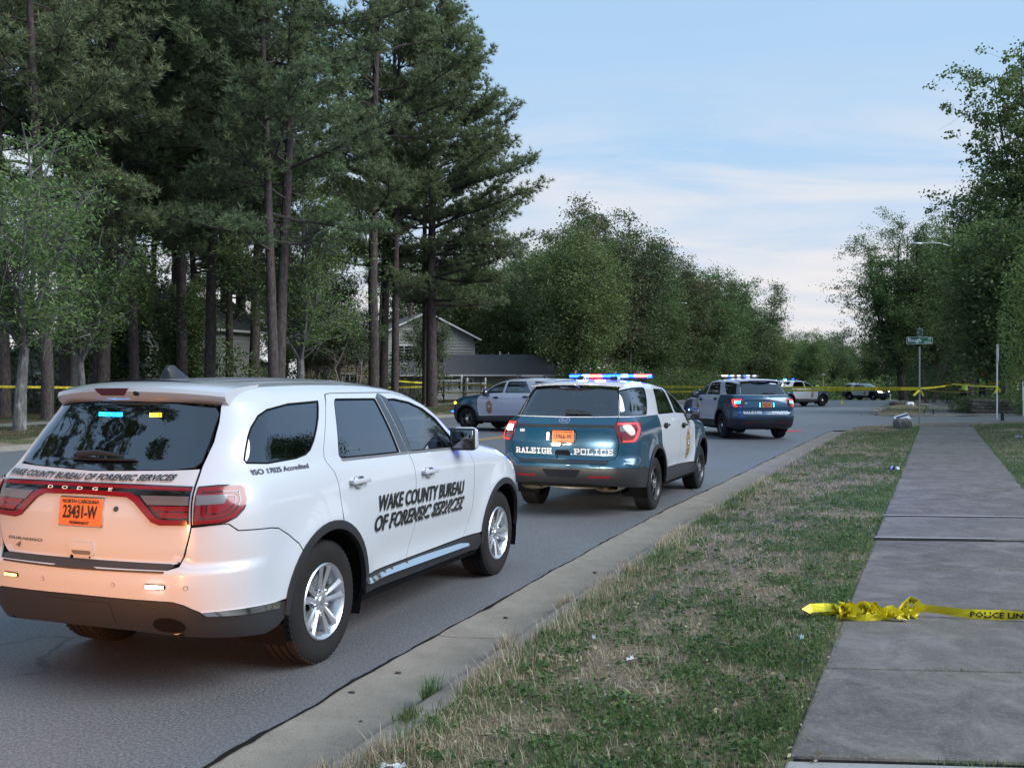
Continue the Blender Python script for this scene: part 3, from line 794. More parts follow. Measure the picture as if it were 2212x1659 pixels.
# ---------------------------------------------------------------- the three kinds of sport utility vehicle
def rail_pts(sh, x0, x1, dz=0, n=24): return [('s', x0+(x1-x0)*i/n, float(sh.rail(x0+(x1-x0)*i/n)) + dz) for i in range(n+1)]
def build_forensic():
    c = Car(SUV_A, 'forensic_suv', .045); sh = c.sh; R = c.root; ax = 1.15; fx = 4.19
    seamr = [('s',1.473,1.70),('s',1.40,1.61),('s',1.331,1.514),('s',1.212,1.358),('s',1.186,1.30),('s',1.20,1.265),('s',1.252,1.202),('s',1.272,1.13),('s',1.282,.966)]
    bseam = [('s',2.215,1.704),('s',2.30,1.443),('s',2.345,1.25),('s',2.38,1.171),('s',2.395,1.055),('s',2.388,.95),('s',2.388,.80),('s',2.395,.70),('s',2.36,.57),('s',2.315,.495),('s',2.305,.470)]
    dtop = [('s',2.225,1.704),('s',2.45,1.700),('s',2.70,1.663),('s',2.90,1.608),('s',3.08,1.523),('s',3.26,1.38),('s',3.36,1.28),('s',3.42,1.225),('s',3.46,1.195)]
    fseam = [('s',3.46,1.195),('s',3.50,1.15),('s',3.535,1.09),('s',3.532,.97),('s',3.52,.80),('s',3.505,.69),('s',3.45,.57),('s',3.39,.49),('s',3.37,.472)]
    off = lambda P, dx, dz=0: [(k, a+dx, b+dz) for k, a, b in P]
    qg = [('s',.455,1.314),('s',.448,1.335),('s',.482,1.385),('s',.54,1.465),('s',.592,1.520),('s',.677,1.586),('s',.769,1.622),('s',.998,1.652),('s',1.355,1.664),('s',1.33,1.62),('s',1.276,1.546),('s',1.21,1.475),('s',1.142,1.410),('s',1.07,1.355),('s',1.0,1.328),('s',.888,1.312),('s',.599,1.303)]
    rg = rnd([('s',1.365,1.30),('s',1.39,1.278),('s',2.225,1.264),('s',2.19,1.45),('s',2.135,1.668),('s',1.57,1.674),('s',1.535,1.645),('s',1.49,1.56)], .02)
    fg = [('s',2.317,1.662),('s',2.396,1.439),('s',2.405,1.258),('s',3.17,1.240),('s',3.255,1.243),('s',3.25,1.30),('s',3.20,1.362),('s',3.05,1.49),('s',2.87,1.578),('s',2.67,1.632),('s',2.44,1.662)]
    quarter = [('r',.692,1.212),('r',.668,1.31),('r',.662,1.44),('r',.635,1.55),('r',.605,1.64),('s',.58,1.70)] + rail_pts(sh, .62, 3.55, -.001) + \
        [('s',3.50,1.235),('s',3.435,1.222)] + off(dtop[::-1][2:], 0, .008) + [('s',1.56,1.712),('s',1.50,1.708)] + [('s',1.465,1.702)] + seamr[1:] + arch(ax, 75, 132, .50, .40, 12) + \
        [('s',.785,.818),('s',.687,.886),('s',.585,.938),('s',.512,.950),('s',.292,.962),('s',.247,1.003),('r',.706,1.0)]
    rdoor = off(seamr[::-1], .007) + [('s',1.505,1.703),('s',1.56,1.706)] + bseam + [('s',1.655,.470)] + arch(ax, 8, 73, .50, .40, 12)
    fdoor = off(bseam[::-1], .007) + dtop + fseam
    ff = off(fseam[::-1], .007) + [('s',3.47,1.198),('s',3.53,1.238)] + [('s', x, float(sh.top(x))-.001) for x in (3.62,3.7,3.85,4.0,4.2,4.4,4.6,4.75)] + \
         [('s',4.80,.93),('s',4.80,.80),('s',4.72,.66)] + arch(fx, 32, 171, .50, .40, 18) + [('s',3.66,.472)]
    F = dict(belt=1.24, hood='white_paint', pillar='white_paint', mirror=(3.20,1.0,1.315), mirror_mat='white_paint', handle_mat='white_paint',
        handles=((1.52,1.118),(2.61,1.092)), wheel='alloy', tw=.265, yf=.925, roof0=.64, ws0=2.62, ws1=3.62, arch={ax:(-2,178), fx:(2,182)},
        panels=[('quarter_panel', quarter, 'white_paint', [qg]), ('rear_door', rdoor, 'white_paint', [rg]), ('front_door', fdoor, 'white_paint', [fg]), ('front_fender', ff, 'white_paint', [])],
        glass=[('quarter_window', qg, 'glass_privacy', 0), ('rear_door_window', rg, 'glass_privacy', 0), ('front_door_window', fg, 'glass_clear', 0)],
        center=[('tailgate', [('r',0,.779),('r',.59,.779),('r',.63,.79),('r',.652,.83),('r',.682,.926),('r',.697,.99),('r',.68,1.206),('r',.66,1.295),('r',.64,1.293),('r',.50,1.286),('r',0,1.272)], 'white_paint', []),
            ('rear_bumper', [('r',0,.757),('r',.60,.757),('r',.645,.772),('r',.665,.83),('r',.692,.926),('r',.704,.985),('s',.205,.997),('s',.244,.997),('s',.289,.955),('s',.512,.943),('s',.583,.931),('s',.683,.879),('s',.779,.811)] + arch(ax,133,167,.50,.40,8) +
                [('s',.574,.507),('s',.39,.518),('r',.751,.523),('r',.715,.545),('r',.677,.568),('r',.615,.584),('r',.11,.592),('r',0,.593)], 'white_paint', []),
            ('lower_bumper', [('r',0,.588),('r',.11,.587),('r',.61,.579),('r',.672,.563),('r',.71,.540),('r',.748,.517),('s',.39,.512),('s',.655,.497)] + arch(ax,170,180,.50,.40,3) + [('s',.60,.36),('s',.50,.338),('r',.66,.372),('r',.3,.392),('r',0,.398)], 'black_plastic', []),
            ],
        front=[('front_bumper', [('f',0,.80),('f',.55,.80),('s',4.93,.80),('s',4.79,.79),('s',4.72,.65)] + arch(fx,31,8,.50,.40,6) + [('s',4.70,.30),('f',.6,.24),('f',0,.24)], 'white_paint'),
            ('grille', [('f',0,.97),('f',.50,.96),('f',.62,.90),('f',.60,.81),('f',0,.81)], 'gloss_black')])
    H = car_common(c, F)
    overlay(c, 'headlight', [('f',.64,.95),('s',4.80,.94),('s',4.80,.82),('f',.62,.81)], 'lens_clear', d=.0)
    tg = H['tailgate'][0]
    # rear window with its dark surround, blade lit by the lamps behind the glass
    gl = [('r',0,1.668),('r',.35,1.655),('r',.585,1.632),('r',.612,1.60),('r',.640,1.44),('r',.650,1.335),('r',.628,1.306),('r',.50,1.292),('r',0,1.278)]
    u = c.sym(gl)
    link('window_seal', panel_mesh(sh, 'window_seal', shrink(u, -.004), MT['gap_black'], [shrink(u, .018)], -.004, 0, .01), R)
    link('rear_window', panel_mesh(sh, 'rear_window', shrink(u, .0), MT['glass_rear'], [], -.002, .05, 0), R)
    # spoiler with its stop lamp and camera
    sp = c.spoiler([(.70,1.800),(.56,1.790),(.44,1.776),(.372,1.752),(.362,1.728),(.375,1.70),(.41,1.672),(.47,1.664),(.52,1.668)], .635, 'white_paint', .15, .032)
    mb = MB()
    def spf(y, z, d): 
        t = y/.635; return Vector((.366 + .15*t*t - d + (1.73-z)*.30, -y, z - .032*abs(t)**2.5))
    mb.prism([(-.20,1.748),(.06,1.748),(.04,1.722),(.02,1.704),(-.15,1.704),(-.18,1.722)], -.002, .010, spf); mb.build('brake_light', MT['lens_dark_red'], sp)
    mb = MB(); mb.prism([(.112+.018*math.cos(k*PI/8), 1.717+.014*math.sin(k*PI/8)) for k in range(16)], -.002, .012, spf); mb.build('camera_lens', MT['gloss_black'], sp)
    # tail lamps
    bar = link('tail_lamp_bar', panel_mesh(sh, 'tail_lamp_bar', c.sym([('r',0,1.210),('r',.35,1.210),('r',.678,1.205),('r',.690,1.0),('r',.52,.995),('r',.47,1.01),('r',.35,1.115),('r',.30,1.140),('r',0,1.148)]), MT['gloss_black'], [], .008, .04, .012), R)
    def ov(nm, half, mt, d, sides=(1, -1)): return c.panel(nm, half, mt, d=d, sides=sides, parent=bar, rim=.005, h=.04)
    link('red_strip', panel_mesh(sh, 'red_strip', c.sym([('r',0,1.203),('r',.35,1.202),('r',.674,1.197),('r',.676,1.180),('r',.35,1.185),('r',0,1.187)]), MT['lens_red'], [], .013, .04, .006), bar)
    link('red_strip', panel_mesh(sh, 'red_strip', c.sym([('r',0,1.150),('r',.30,1.142),('r',.352,1.117),('r',.472,1.012),('r',.522,.999),('r',.684,1.003),('r',.684,1.028),('r',.54,1.026),('r',.50,1.036),('r',.38,1.142),('r',.32,1.165),('r',0,1.171)]), MT['lens_red'], [], .014, .04, .008), bar)
    ov('reverse_lens', [('r',.385,1.152),('r',.675,1.152),('r',.680,1.106),('r',.44,1.104)], 'lens_clear', .013)
    ov('red_lens', [('r',.455,1.098),('r',.681,1.100),('r',.683,1.074),('r',.485,1.072)], 'lens_red', .013)
    ov('red_lens', [('r',.497,1.066),('r',.683,1.068),('r',.683,1.038),('r',.535,1.036)], 'lens_red', .013)
    lo = [('r',.705,1.204),('s',.25,1.210),('s',.345,1.207),('s',.362,1.19),('s',.352,1.12),('s',.325,1.075),('s',.285,1.035),('s',.235,1.008),('s',.205,1.001),('r',.712,.996)]
    for sd, o in zip((1, -1), c.panel('tail_lamp', lo, 'gloss_black', d=.008, rim=.014)):
        u = c.uv(lo); f = lambda nm, uu, mt, d, hl=(): link(nm, panel_mesh(sh, nm, uu, MT[mt], hl, d, .04, .005, sd), o)
        f('red_lens', shrink(u, .009), 'lens_red', .013)
        f('lens_line', shrink(u, .034), 'gloss_black', .0155, [shrink(u, .040)])
        f('lens_line', shrink(u, .056), 'gloss_black', .0155, [shrink(u, .061)])
        f('reverse_lens', c.uv([('r',.712,1.158),('s',.262,1.156),('s',.238,1.110),('r',.716,1.106)]), 'lens_clear', .017)
    # maker's name, badges, plate, handle, step pad
    bm = text_2d('DODGE', .1, bold=.002, space=3.2); fit(bm, .47, .017)
    wrap_text(sh, bm, lambda a, b: (sh.ur(-.272+a, 1.168+b), 1.168+b), 'lettering', MT['decal_white'], bar, .014)
    bm = text_2d('DURANGO', .1, bold=.003, space=1.05); fit(bm, .295, .017)
    wrap_text(sh, bm, lambda a, b: (sh.ur(-.592+a, .862+b), .862+b), 'lettering', MT['trim_grey'], tg, .005)
    bm = text_2d('4', .1, bold=.004, shear=.3); fit(bm, .05, .032)
    wrap_text(sh, bm, lambda a, b: (sh.ur(-.535+a, .818+b), .818+b), 'drive_badge', MT['trim_grey'], tg, .005)
    bm = text_2d('WAKE COUNTY BUREAU OF FORENSIC SERVICES', .1, bold=.0036, shear=.28, space=1.06, res=4); fit(bm, 1.235, .033); b2 = bm.copy()
    f = lambda a, b: (sh.ur(-.682+a, 1.240+b), 1.233 + b - .010*(1-((a-.62)/.62)**2))
    wrap_text(sh, b2, lambda a, b: f(a+.003, b-.004), 'lettering', MT['decal_grey'], tg, .004); wrap_text(sh, bm, f, 'lettering', MT['decal_black'], tg, .0065)
    def plate(y0, z0, w, hgt, top, num, bot):
        p = link('license_plate', panel_mesh(sh, 'license_plate', c.uv(rnd([('r',y0-w/2,z0-hgt/2),('r',y0+w/2,z0-hgt/2),('r',y0+w/2,z0+hgt/2),('r',y0-w/2,z0+hgt/2)], .012)), MT['plate_orange'], [], .014, 0, .012), R)
        q = c.uv([('r',y0-w/2-.006,z0-hgt/2-.006),('r',y0+w/2+.006,z0-hgt/2-.006),('r',y0+w/2+.006,z0+hgt/2+.006),('r',y0-w/2-.006,z0+hgt/2+.006)])
        link('plate_frame', panel_mesh(sh, 'plate_frame', q, MT['chrome'], [], .009, 0, .008), p)
        for s_, ww, hh, zz in ((top, w*.86, .021, hgt/2-.030), (num, w*.80, .072, -.036), (bot, w*.46, .017, -hgt/2+.008)):
            if not s_: continue
            bm = text_2d(s_, .1, bold=.0015); fit(bm, ww, hh)
            wrap_text(sh, bm, lambda a, b, ww=ww, zz=zz: (sh.ur(y0-ww/2+a, z0+zz+b), z0+zz+b), 'lettering', MT['plate_ink'], p, .0165)
        return p
    plate(0, 1.050, .305, .152, 'NORTH CAROLINA', '23431-W', 'PERMANENT')
    mb = MB()
    def onrear(y, z, d): return Vector(sh.off(sh.ur(y, z), z, d))
    mb.prism([(.238+.015*math.cos(k*PI/9), 1.075+.015*math.sin(k*PI/9)) for k in range(18)], 0, .006, onrear); mb.build('lock', MT['gloss_black'], tg)
    hd = c.panel('tailgate_handle', rnd([('r',-.088,.880),('r',.092,.880),('r',.088,.82),('r',.078,.804),('r',-.066,.804),('r',-.080,.82)], .012), 'white_paint', d=.012, sides=(1,), rim=.014, h=.02)
    c.panel('handle_recess', rnd([('r',-.068,.836),('r',.072,.836),('r',.066,.812),('r',-.058,.812)], .008), 'trim_grey', d=.0135, sides=(1,), parent=hd, rim=.003, h=0)
    st = c.spanel('step_pad', [('r',0,.781),('r',.585,.779),('r',.62,.772),('r',.575,.742),('r',0,.738)], 'step_pad', d=.006, h=.02, rim=.01)
    # rear wiper
    mb = MB(); P = lambda y, z, d: Vector(sh.off(sh.ur(y, z), z, d))
    mb.tube([P(-.16,1.345,.03), P(.0,1.352,.045), P(.17,1.343,.03)], [.020,.016,.006], 8); mb.tube([P(-.22,1.330,.012), P(.0,1.330,.014), P(.25,1.334,.010)], .007, 6)
    mb.build('rear_wiper', MT['black_plastic'], R, True)
    # lamps behind the rear window
    for y0, n, mt, w in ((-.225, 7, 'window_cyan', .010), (-.13, 7, 'window_cyan', .010), (.165, 5, 'led_amber', .012)):
        P = lambda y, z, d: Vector(sh.off(sh.ur(y, z), z, d))
        mb = MB(); mb.box(P(y0+.04, 1.607, -.055), (.03, .11, .04)); hs = mb.build('warning_light', MT['gap_black'], R)
        mb = MB()
        for k in range(n): mb.box(P(y0 + k*.0125*(7/n)*1.05, 1.607, -.036), (.008, w*.8, .024))
        mb.build('led_row', MT[mt], hs)
    # bumper lamps, parking sensors, chrome, tow cover, exhaust
    for y0, mt, sides in ((.525, 'led_white', (1,)), (-.505, 'lens_smoke', (1,))):
        o = c.panel('warning_light', rnd([('r',y0-.062,.653),('r',y0+.062,.653),('r',y0+.062,.680),('r',y0-.062,.680)], .013), 'gap_black', d=.005, sides=(1,), rim=.006, h=0)
        mb = MB()
        for k in range(6): mb.box(P(y0-.045+k*.018, .6665, .008), (.008, .014, .015))
        mb.build('led_row', MT[mt if mt == 'led_white' else 'led_dimamber'], o)
    for y0 in (-.242, .262, .700, -.700):
        mb = MB(); mb.prism([(y0+.012*math.cos(k*PI/8), .664+.012*math.sin(k*PI/8)) for k in range(16)], .0, .002, onrear)
        o = mb.build('parking_sensor', MT['trim_grey'], H['rear_bumper'][0]); mb = MB(); mb.prism([(y0+.009*math.cos(k*PI/8), .664+.009*math.sin(k*PI/8)) for k in range(16)], .002, .0035, onrear); mb.build('parking_sensor', MT['white_paint'], H['rear_bumper'][0])
    c.panel('chrome_strip', [('r',.752,.523),('s',.25,.524),('s',.39,.519),('s',.608,.504),('s',.596,.466),('s',.39,.480),('r',.772,.500)], 'chrome', d=.007, rim=.01)
    c.panel('chrome_strip', [('s',1.60,.420),('s',1.66,.448),('s',2.5,.452),('s',3.24,.438),('s',3.385,.420),('s',3.37,.402),('s',2.5,.412),('s',1.9,.418)], 'chrome', d=.022, rim=.02, h=.02)
    for o in [q for q in R.children if q.name.startswith('chrome_strip')]:
        me = o.data; zs = [v.co.z for v in me.vertices]
        if max(abs(v.co.x) for v in me.vertices) > 2:
            for v in me.vertices: v.co.y += math.copysign(max(0, .452 - v.co.z)*.75, v.co.y)
            if 'custom_normal' in me.attributes: me.attributes.remove(me.attributes['custom_normal'])
            me.update()
    c.panel('sill', [('s',1.648,.463),('s',3.66,.463),('s',3.70,.40),('s',3.66,.330),('s',2.5,.335),('s',1.64,.345)], 'black_plastic', d=.006, rim=.03)
    lb = H['lower_bumper'][0]
    c.panel('tow_cover', [('r',-.24,.562),('r',.22,.556),('r',.225,.42),('r',-.26,.43)], 'black_plastic', d=.004, sides=(1,), parent=lb, rim=.006)
    ell = [(.56+.095*math.cos(k*PI/12), .440+.048*math.sin(k*PI/12)) for k in range(24)]; ell = [(a, max(b, .40)) for a, b in ell]
    c.panel('exhaust_opening', [('r', a, b) for a, b in ell], 'gap_black', d=.004, sides=(1,), parent=lb, rim=0, h=0)
    for y in (.58,):
        mb = MB(); m = Matrix.Translation((0, -y, .425)); mb.lathe([(.034, .55), (.034, .155), (.040, .150), (.040, .60)], 24, Matrix.Translation((0, -y, .425)) @ Matrix.Rotation(-PI/2, 4, 'Z')); mb.build('exhaust_pipe', MT['muffler'], R, True)
    # door lettering, both lines crossing the two doors
    for sd in (1, -1):
        for s_, w, hh, x0, zl, zr in (('WAKE COUNTY BUREAU', 1.50, .112, 1.80, .884, .852), ('OF FORENSIC SERVICES', 1.56, .112, 1.745, .745, .720)):
            bm = text_2d(s_, .1, bold=.0030, shear=.25, space=1.02, res=4); fit(bm, w, hh); b2 = bm.copy()
            f = lambda a, b, x0=x0, zl=zl, zr=zr, w=w, dx=0, dz=0: ((sh.us(x0+a+dx, zl+b+dz) if sd > 0 else -sh.us(5.15-x0-a-dx, zl+b+dz)), zl + (zr-zl)*a/w + b + dz)
            wrap_text(sh, b2, lambda a, b: f(a, b, dx=.005, dz=-.009), 'lettering', MT['decal_grey'], R, .0055); wrap_text(sh, bm, f, 'lettering', MT['decal_black'], R, .0085)
    bm = text_2d('ISO 17025 Accredited', .1, bold=.002); fit(bm, .53, .030)
    wrap_text(sh, bm, lambda a, b: (sh.us(.455+a, 1.252+b), 1.250+b), 'lettering', MT['badge_dark'], R, .006)
    # belt mouldings, pillar trim
    c.panel('belt_trim', [('s',1.375,1.276),('s',1.40,1.262),('s',2.34,1.246),('s',2.345,1.262)], 'trim_grey', d=.004, rim=.006)
    c.panel('belt_trim', [('s',2.355,1.246),('s',3.24,1.226),('s',3.27,1.242),('s',2.36,1.262)], 'trim_grey', d=.004, rim=.006)
    c.panel('pillar_trim', [('s',2.142,1.668),('s',2.207,1.700),('s',2.29,1.443),('s',2.336,1.264),('s',2.232,1.264),('s',2.197,1.45)], 'gloss_black', d=.003, rim=.004)
    c.panel('pillar_trim', [('s',2.228,1.700),('s',2.312,1.664),('s',2.390,1.439),('s',2.398,1.260),('s',2.353,1.262),('s',2.308,1.443)], 'gloss_black', d=.003, rim=.004)
    # antenna fin
    prof = [(0,0),(.015,.045),(.04,.062),(.075,.064),(.11,.045),(.16,.02),(.20,.0)]
    mb = MB(); rows = []
    for x, z in prof: rows.append([Vector((x, -y*.03*(1 - .55*min(1, z/.064)) if True else 0, z)) for y in (-1, -.6, 0, .6, 1)])
    for i, (x, z) in enumerate(prof):
        w = .042 if 0 < i < len(prof)-1 else .02
        rows[i] = [Vector((x, -w, 0)), Vector((x, -w*.7, z*.6)), Vector((x, -w*.3, z*.97)), Vector((x, 0, z)), Vector((x, w*.3, z*.97)), Vector((x, w*.7, z*.6)), Vector((x, w, 0))]
    mb.grid(rows, flip=True); mb.add(rows[0], [tuple(range(7))]); o = mb.build('antenna_fin', MT['black_plastic'], R, True); o.location = (.74, 0, 1.808); o.scale = (1.15, 1, 1.35)
    return c

def set_mat(o, mt):
    for i in range(len(o.material_slots)):
        o.material_slots[i].link = 'OBJECT'; o.material_slots[i].material = MT[mt]
POLICE_B = dict(spec=SUV_B, belt=1.30, roof0=.70, ws0=2.50, ws1=3.45, mirror=(3.16, 1.03, 1.27), handles=((1.74,1.14),(2.80,1.105)), tw=.25, yf=.962,
    rseam=[('s',1.86,1.690),('s',1.76,1.56),('s',1.62,1.40),('s',1.53,1.30),('s',1.50,1.20),('s',1.49,1.05),('s',1.475,.93)],
    bseam=[('s',2.50,1.680),('s',2.52,1.50),('s',2.55,1.30),('s',2.585,1.18),('s',2.60,1.0),('s',2.60,.75),('s',2.58,.60),('s',2.55,.53)],
    dtop=[('s',2.507,1.680),('s',2.70,1.635),('s',2.90,1.565),('s',3.10,1.465),('s',3.28,1.345),('s',3.38,1.26),('s',3.43,1.215)],
    fseam=[('s',3.50,1.19),('s',3.56,1.12),('s',3.585,1.0),('s',3.58,.80),('s',3.55,.68),('s',3.50,.55),('s',3.49,.50)],
    qg=[('r',.615,1.655),('s',.66,1.672),('s',.9,1.688),('s',1.30,1.695),('s',1.45,1.69),('s',1.40,1.62),('s',1.26,1.48),('s',1.13,1.37),('s',1.06,1.325),('s',1.0,1.312),('s',.7,1.312),('r',.708,1.315),('r',.68,1.45)],
    rg=[('s',1.60,1.318),('s',1.62,1.305),('s',2.50,1.302),('s',2.475,1.50),('s',2.455,1.665),('s',1.90,1.672),('s',1.86,1.655),('s',1.72,1.48)],
    fg=[('s',2.545,1.655),('s',2.565,1.50),('s',2.595,1.302),('s',3.26,1.272),('s',3.29,1.285),('s',3.16,1.395),('s',3.0,1.49),('s',2.85,1.562),('s',2.68,1.622)],
    cl=.545, clf=.49, lamp=[('r',.692,1.238),('s',.60,1.240),('s',.59,1.185),('s',.45,1.14),('s',.38,1.10),('s',.29,.995),('s',.22,.972),('r',.79,.968),('r',.735,1.05),('r',.69,1.18)],
    ring=[('r',.72,1.222),('s',.44,1.222),('s',.42,1.15),('s',.34,1.06),('s',.27,.99),('r',.80,.986)], ring_in=[('r',.72,1.206),('s',.40,1.206),('s',.375,1.15),('s',.30,1.07),('s',.245,1.006),('r',.80,1.002)],
    gtop=1.690, gw=.608, seam=[('r',0,.744),('r',.62,.744),('r',.69,.765),('r',.73,.82),('r',.752,.96),('r',.725,1.06),('r',.695,1.19),('r',.700,1.298)],
    bl=.648, bb=.43, txt=.852, plz=1.046, num='586', unum=1.098, band=(1.165,1.204), pad=.723,
    quarter_lo=[('r',.708,1.298),('r',.703,1.19),('r',.733,1.06),('r',.76,.955)])
POLICE_C = dict(POLICE_B, spec=SUV_C, belt=1.28, roof0=.78, ws0=2.58, ws1=3.55, mirror=(3.22, 1.03, 1.27), handles=((1.60,1.15),(2.84,1.12)),
    rseam=[('s',1.74,1.675),('s',1.62,1.56),('s',1.46,1.40),('s',1.36,1.29),('s',1.36,1.20),('s',1.37,1.05),('s',1.385,.92)],
    bseam=[('s',2.52,1.680),('s',2.54,1.50),('s',2.57,1.29),('s',2.60,1.18),('s',2.61,1.0),('s',2.61,.75),('s',2.59,.60),('s',2.57,.53)],
    dtop=[('s',2.527,1.680),('s',2.70,1.650),('s',2.92,1.585),('s',3.14,1.49),('s',3.34,1.37),('s',3.46,1.28),('s',3.52,1.215)],
    fseam=[('s',3.58,1.185),('s',3.63,1.12),('s',3.655,1.0),('s',3.65,.80),('s',3.62,.68),('s',3.59,.55),('s',3.58,.50)],
    qg=[('r',.590,1.60),('s',.70,1.625),('s',.9,1.645),('s',1.20,1.665),('s',1.38,1.665),('s',1.34,1.61),('s',1.16,1.46),('s',1.0,1.35),('s',.92,1.305),('s',.86,1.293),('s',.7,1.292),('r',.700,1.295),('r',.66,1.45)],
    rg=[('s',1.44,1.305),('s',1.46,1.288),('s',2.52,1.285),('s',2.495,1.50),('s',2.475,1.662),('s',1.77,1.665),('s',1.73,1.645),('s',1.58,1.48)],
    fg=[('s',2.565,1.655),('s',2.585,1.50),('s',2.615,1.285),('s',3.35,1.265),('s',3.385,1.28),('s',3.22,1.415),('s',3.04,1.515),('s',2.88,1.582),('s',2.70,1.635)],
    cl=.545, clf=.50, lamp=[('r',.655,1.168),('s',.72,1.172),('s',.62,1.128),('s',.36,1.10),('s',.30,1.02),('s',.20,.93),('r',.76,.925),('r',.69,1.0),('r',.66,1.10)],
    ring=[('r',.70,1.158),('s',.36,1.158),('s',.32,1.07),('s',.235,.955),('r',.84,.945)], ring_in=[('r',.72,1.132),('s',.25,1.130),('s',.24,1.07),('s',.19,.985),('r',.80,.975)],
    gtop=1.640, gw=.575, seam=[('r',0,.69),('r',.60,.69),('r',.66,.71),('r',.69,.78),('r',.70,.92),('r',.672,1.0),('r',.652,1.10),('r',.690,1.278)],
    bl=.60, bb=.31, txt=.782, plz=1.003, num='727', unum=1.03, band=None, pad=.66,
    quarter_lo=[('r',.698,1.278),('r',.66,1.10),('r',.680,1.0),('r',.708,.918)])
def build_police(Q, name, grid=.06):
    D = Q['spec']; c = Car(D, name, grid); sh = c.sh; R = c.root; ax, fx = D['xrw'], D['xfw']; bz = Q['belt']; cl, clf = Q['cl'], Q['clf']
    off = lambda P, dx, dz=0: [(k, a+dx, b+dz) for k, a, b in P]
    rs, bs, dt, fs = Q['rseam'], Q['bseam'], Q['dtop'], Q['fseam']; qg, rg, fg = Q['qg'], rnd(Q['rg'], .02), Q['fg']
    ta = math.degrees(math.acos((rs[-1][1]-ax)/.52))
    xb = rs[-3][1]
    upper = [('r', qg[0][1]+.006, qg[0][2]+.01)] + [('s', .66, float(sh.rail(.66))-.002)] + rail_pts(sh, .70, Q['ws1']-.05, -.001) + [('s', Q['ws1']-.05, 1.205)] + off(dt[::-1], .0, .008) + \
            [(rs[0][0], rs[0][1], rs[0][2]+.008)] + off(rs[:4], -.007) + [('s', rs[3][1]-.007, bz+.002), ('s', 1.08, bz+.002), ('r', Q['quarter_lo'][0][1], bz+.002)]
    lower = Q['quarter_lo'] + [('r', .79, .90)] + [('r', .80, .70), ('s', .30, Q['bl']+.002), ('s', .62, Q['bl']-.01), ('s', ax-.46, .60)] + arch(ax, 157, ta, .50, .40, 14) + off(rs[::-1][:3], -.007) + [('s', rs[3][1]-.007, bz-.004)]
    rdoor = off(rs[::-1], .0) + bs + [('s', ax+.50, cl-.01)] + arch(ax, 16, ta-1.5, .50, .40, 12)
    fdoor = off(bs[::-1], .007) + dt + fs + [('s', 2.57, cl-.015)]
    ff = off(fs[::-1], .007) + [('s', fs[0][1]+.03, float(sh.top(fs[0][1]+.03))-.001)] + [('s', fs[0][1]+x, float(sh.top(fs[0][1]+x))-.001) for x in (.12,.25,.4,.6,.8,1.0,1.12)] + \
         [('s', 4.72, .88), ('s', 4.70, .74), ('s', 4.66, .62)] + arch(fx, 25, 169, .50, .40, 18)
    F = dict(belt=bz-.03, hood='teal_paint', pillar='gloss_black', mirror=Q['mirror'], mirror_mat='black_plastic', handle_mat='black_plastic', handles=Q['handles'],
        wheel='steel', tw=Q['tw'], yf=Q['yf'], roof0=Q['roof0'], ws0=Q['ws0'], ws1=Q['ws1'], arch={ax:(-4,184), fx:(-4,184)},
        panels=[('roof_side', upper, 'white_paint', [qg]), ('quarter_panel', lower, 'teal_paint', []), ('rear_door', rdoor, 'white_paint', [rg]), ('front_door', fdoor, 'white_paint', [fg]), ('front_fender', ff, 'teal_paint', [])],
        glass=[('quarter_window', qg, 'glass_privacy', 0), ('rear_door_window', rg, 'glass_privacy', 0), ('front_door_window', fg, 'glass_clear', 0)],
        center=[('tailgate', Q['seam'] + [('r',.55,bz-.006),('r',0,bz-.012)], 'teal_paint', []),
            ('rear_bumper', [(k, a+(.007 if a else 0), b-.006) for k, a, b in Q['seam'][:5]] + [('r',.80,.90),('r',.82,.72),('s',.40,Q['bl']+.002),('r',.80,Q['bl']),('r',0,Q['bl']-.006)], 'teal_paint', []),
            ('lower_bumper', [('r',0,Q['bl']-.010),('r',.80,Q['bl']-.004),('s',.40,Q['bl']-.004),('s',.62,Q['bl']-.015),('s',ax-.462,.594)] + arch(ax,159,182,.50,.40,4) + [('s',ax-.54,.36),('r',.75,Q['bb']-.03),('r',.4,Q['bb']),('r',0,Q['bb'])], 'black_plastic', [])],
        front=[('front_bumper', [('f',0,.74),('f',.55,.74),('s',4.69,.74),('s',4.65,.61)] + arch(fx,24,0,.50,.40,6) + [('s',4.67,.30),('f',.6,.24),('f',0,.24)], 'black_plastic'),
            ('front_bumper', [('f',0,.80),('f',.60,.80),('s',4.70,.80),('s',4.70,.746),('f',.55,.746),('f',0,.746)], 'teal_paint'),
            ('grille', [('f',0,.97),('f',.50,.96),('f',.58,.90),('f',.56,.805),('f',0,.805)], 'gloss_black')])
    H = car_common(c, F); tg = H['tailgate'][0]
    c.panel('headlight', [('f',.60,.95),('s',4.62,.97),('s',4.66,.88),('f',.62,.82)], 'lens_clear', d=.006)
    c.panel('sill', [('s',ax+.49,cl-.012),('s',2.5,cl-.016),('s',fs[-1][1],clf),('s',fx-.492,.44),('s',fx-.50,.33),('s',ax+.50,.33)], 'black_plastic', d=.008, rim=.03)
    gl = [('r',0,Q['gtop']),('r',.35,Q['gtop']-.012),('r',Q['gw']-.02,Q['gtop']-.035),('r',Q['gw']+.01,Q['gtop']-.06),('r',.672,1.45),('r',.700,bz+.018),('r',.60,bz+.012),('r',0,bz+.006)]
    u = c.sym(gl)
    link('window_seal', panel_mesh(sh, 'window_seal', shrink(u, -.004), MT['gap_black'], [shrink(u, .018)], -.004, 0, .01), R)
    link('rear_window', panel_mesh(sh, 'rear_window', u, MT['glass_rear'], [], -.002, .06, 0), R)
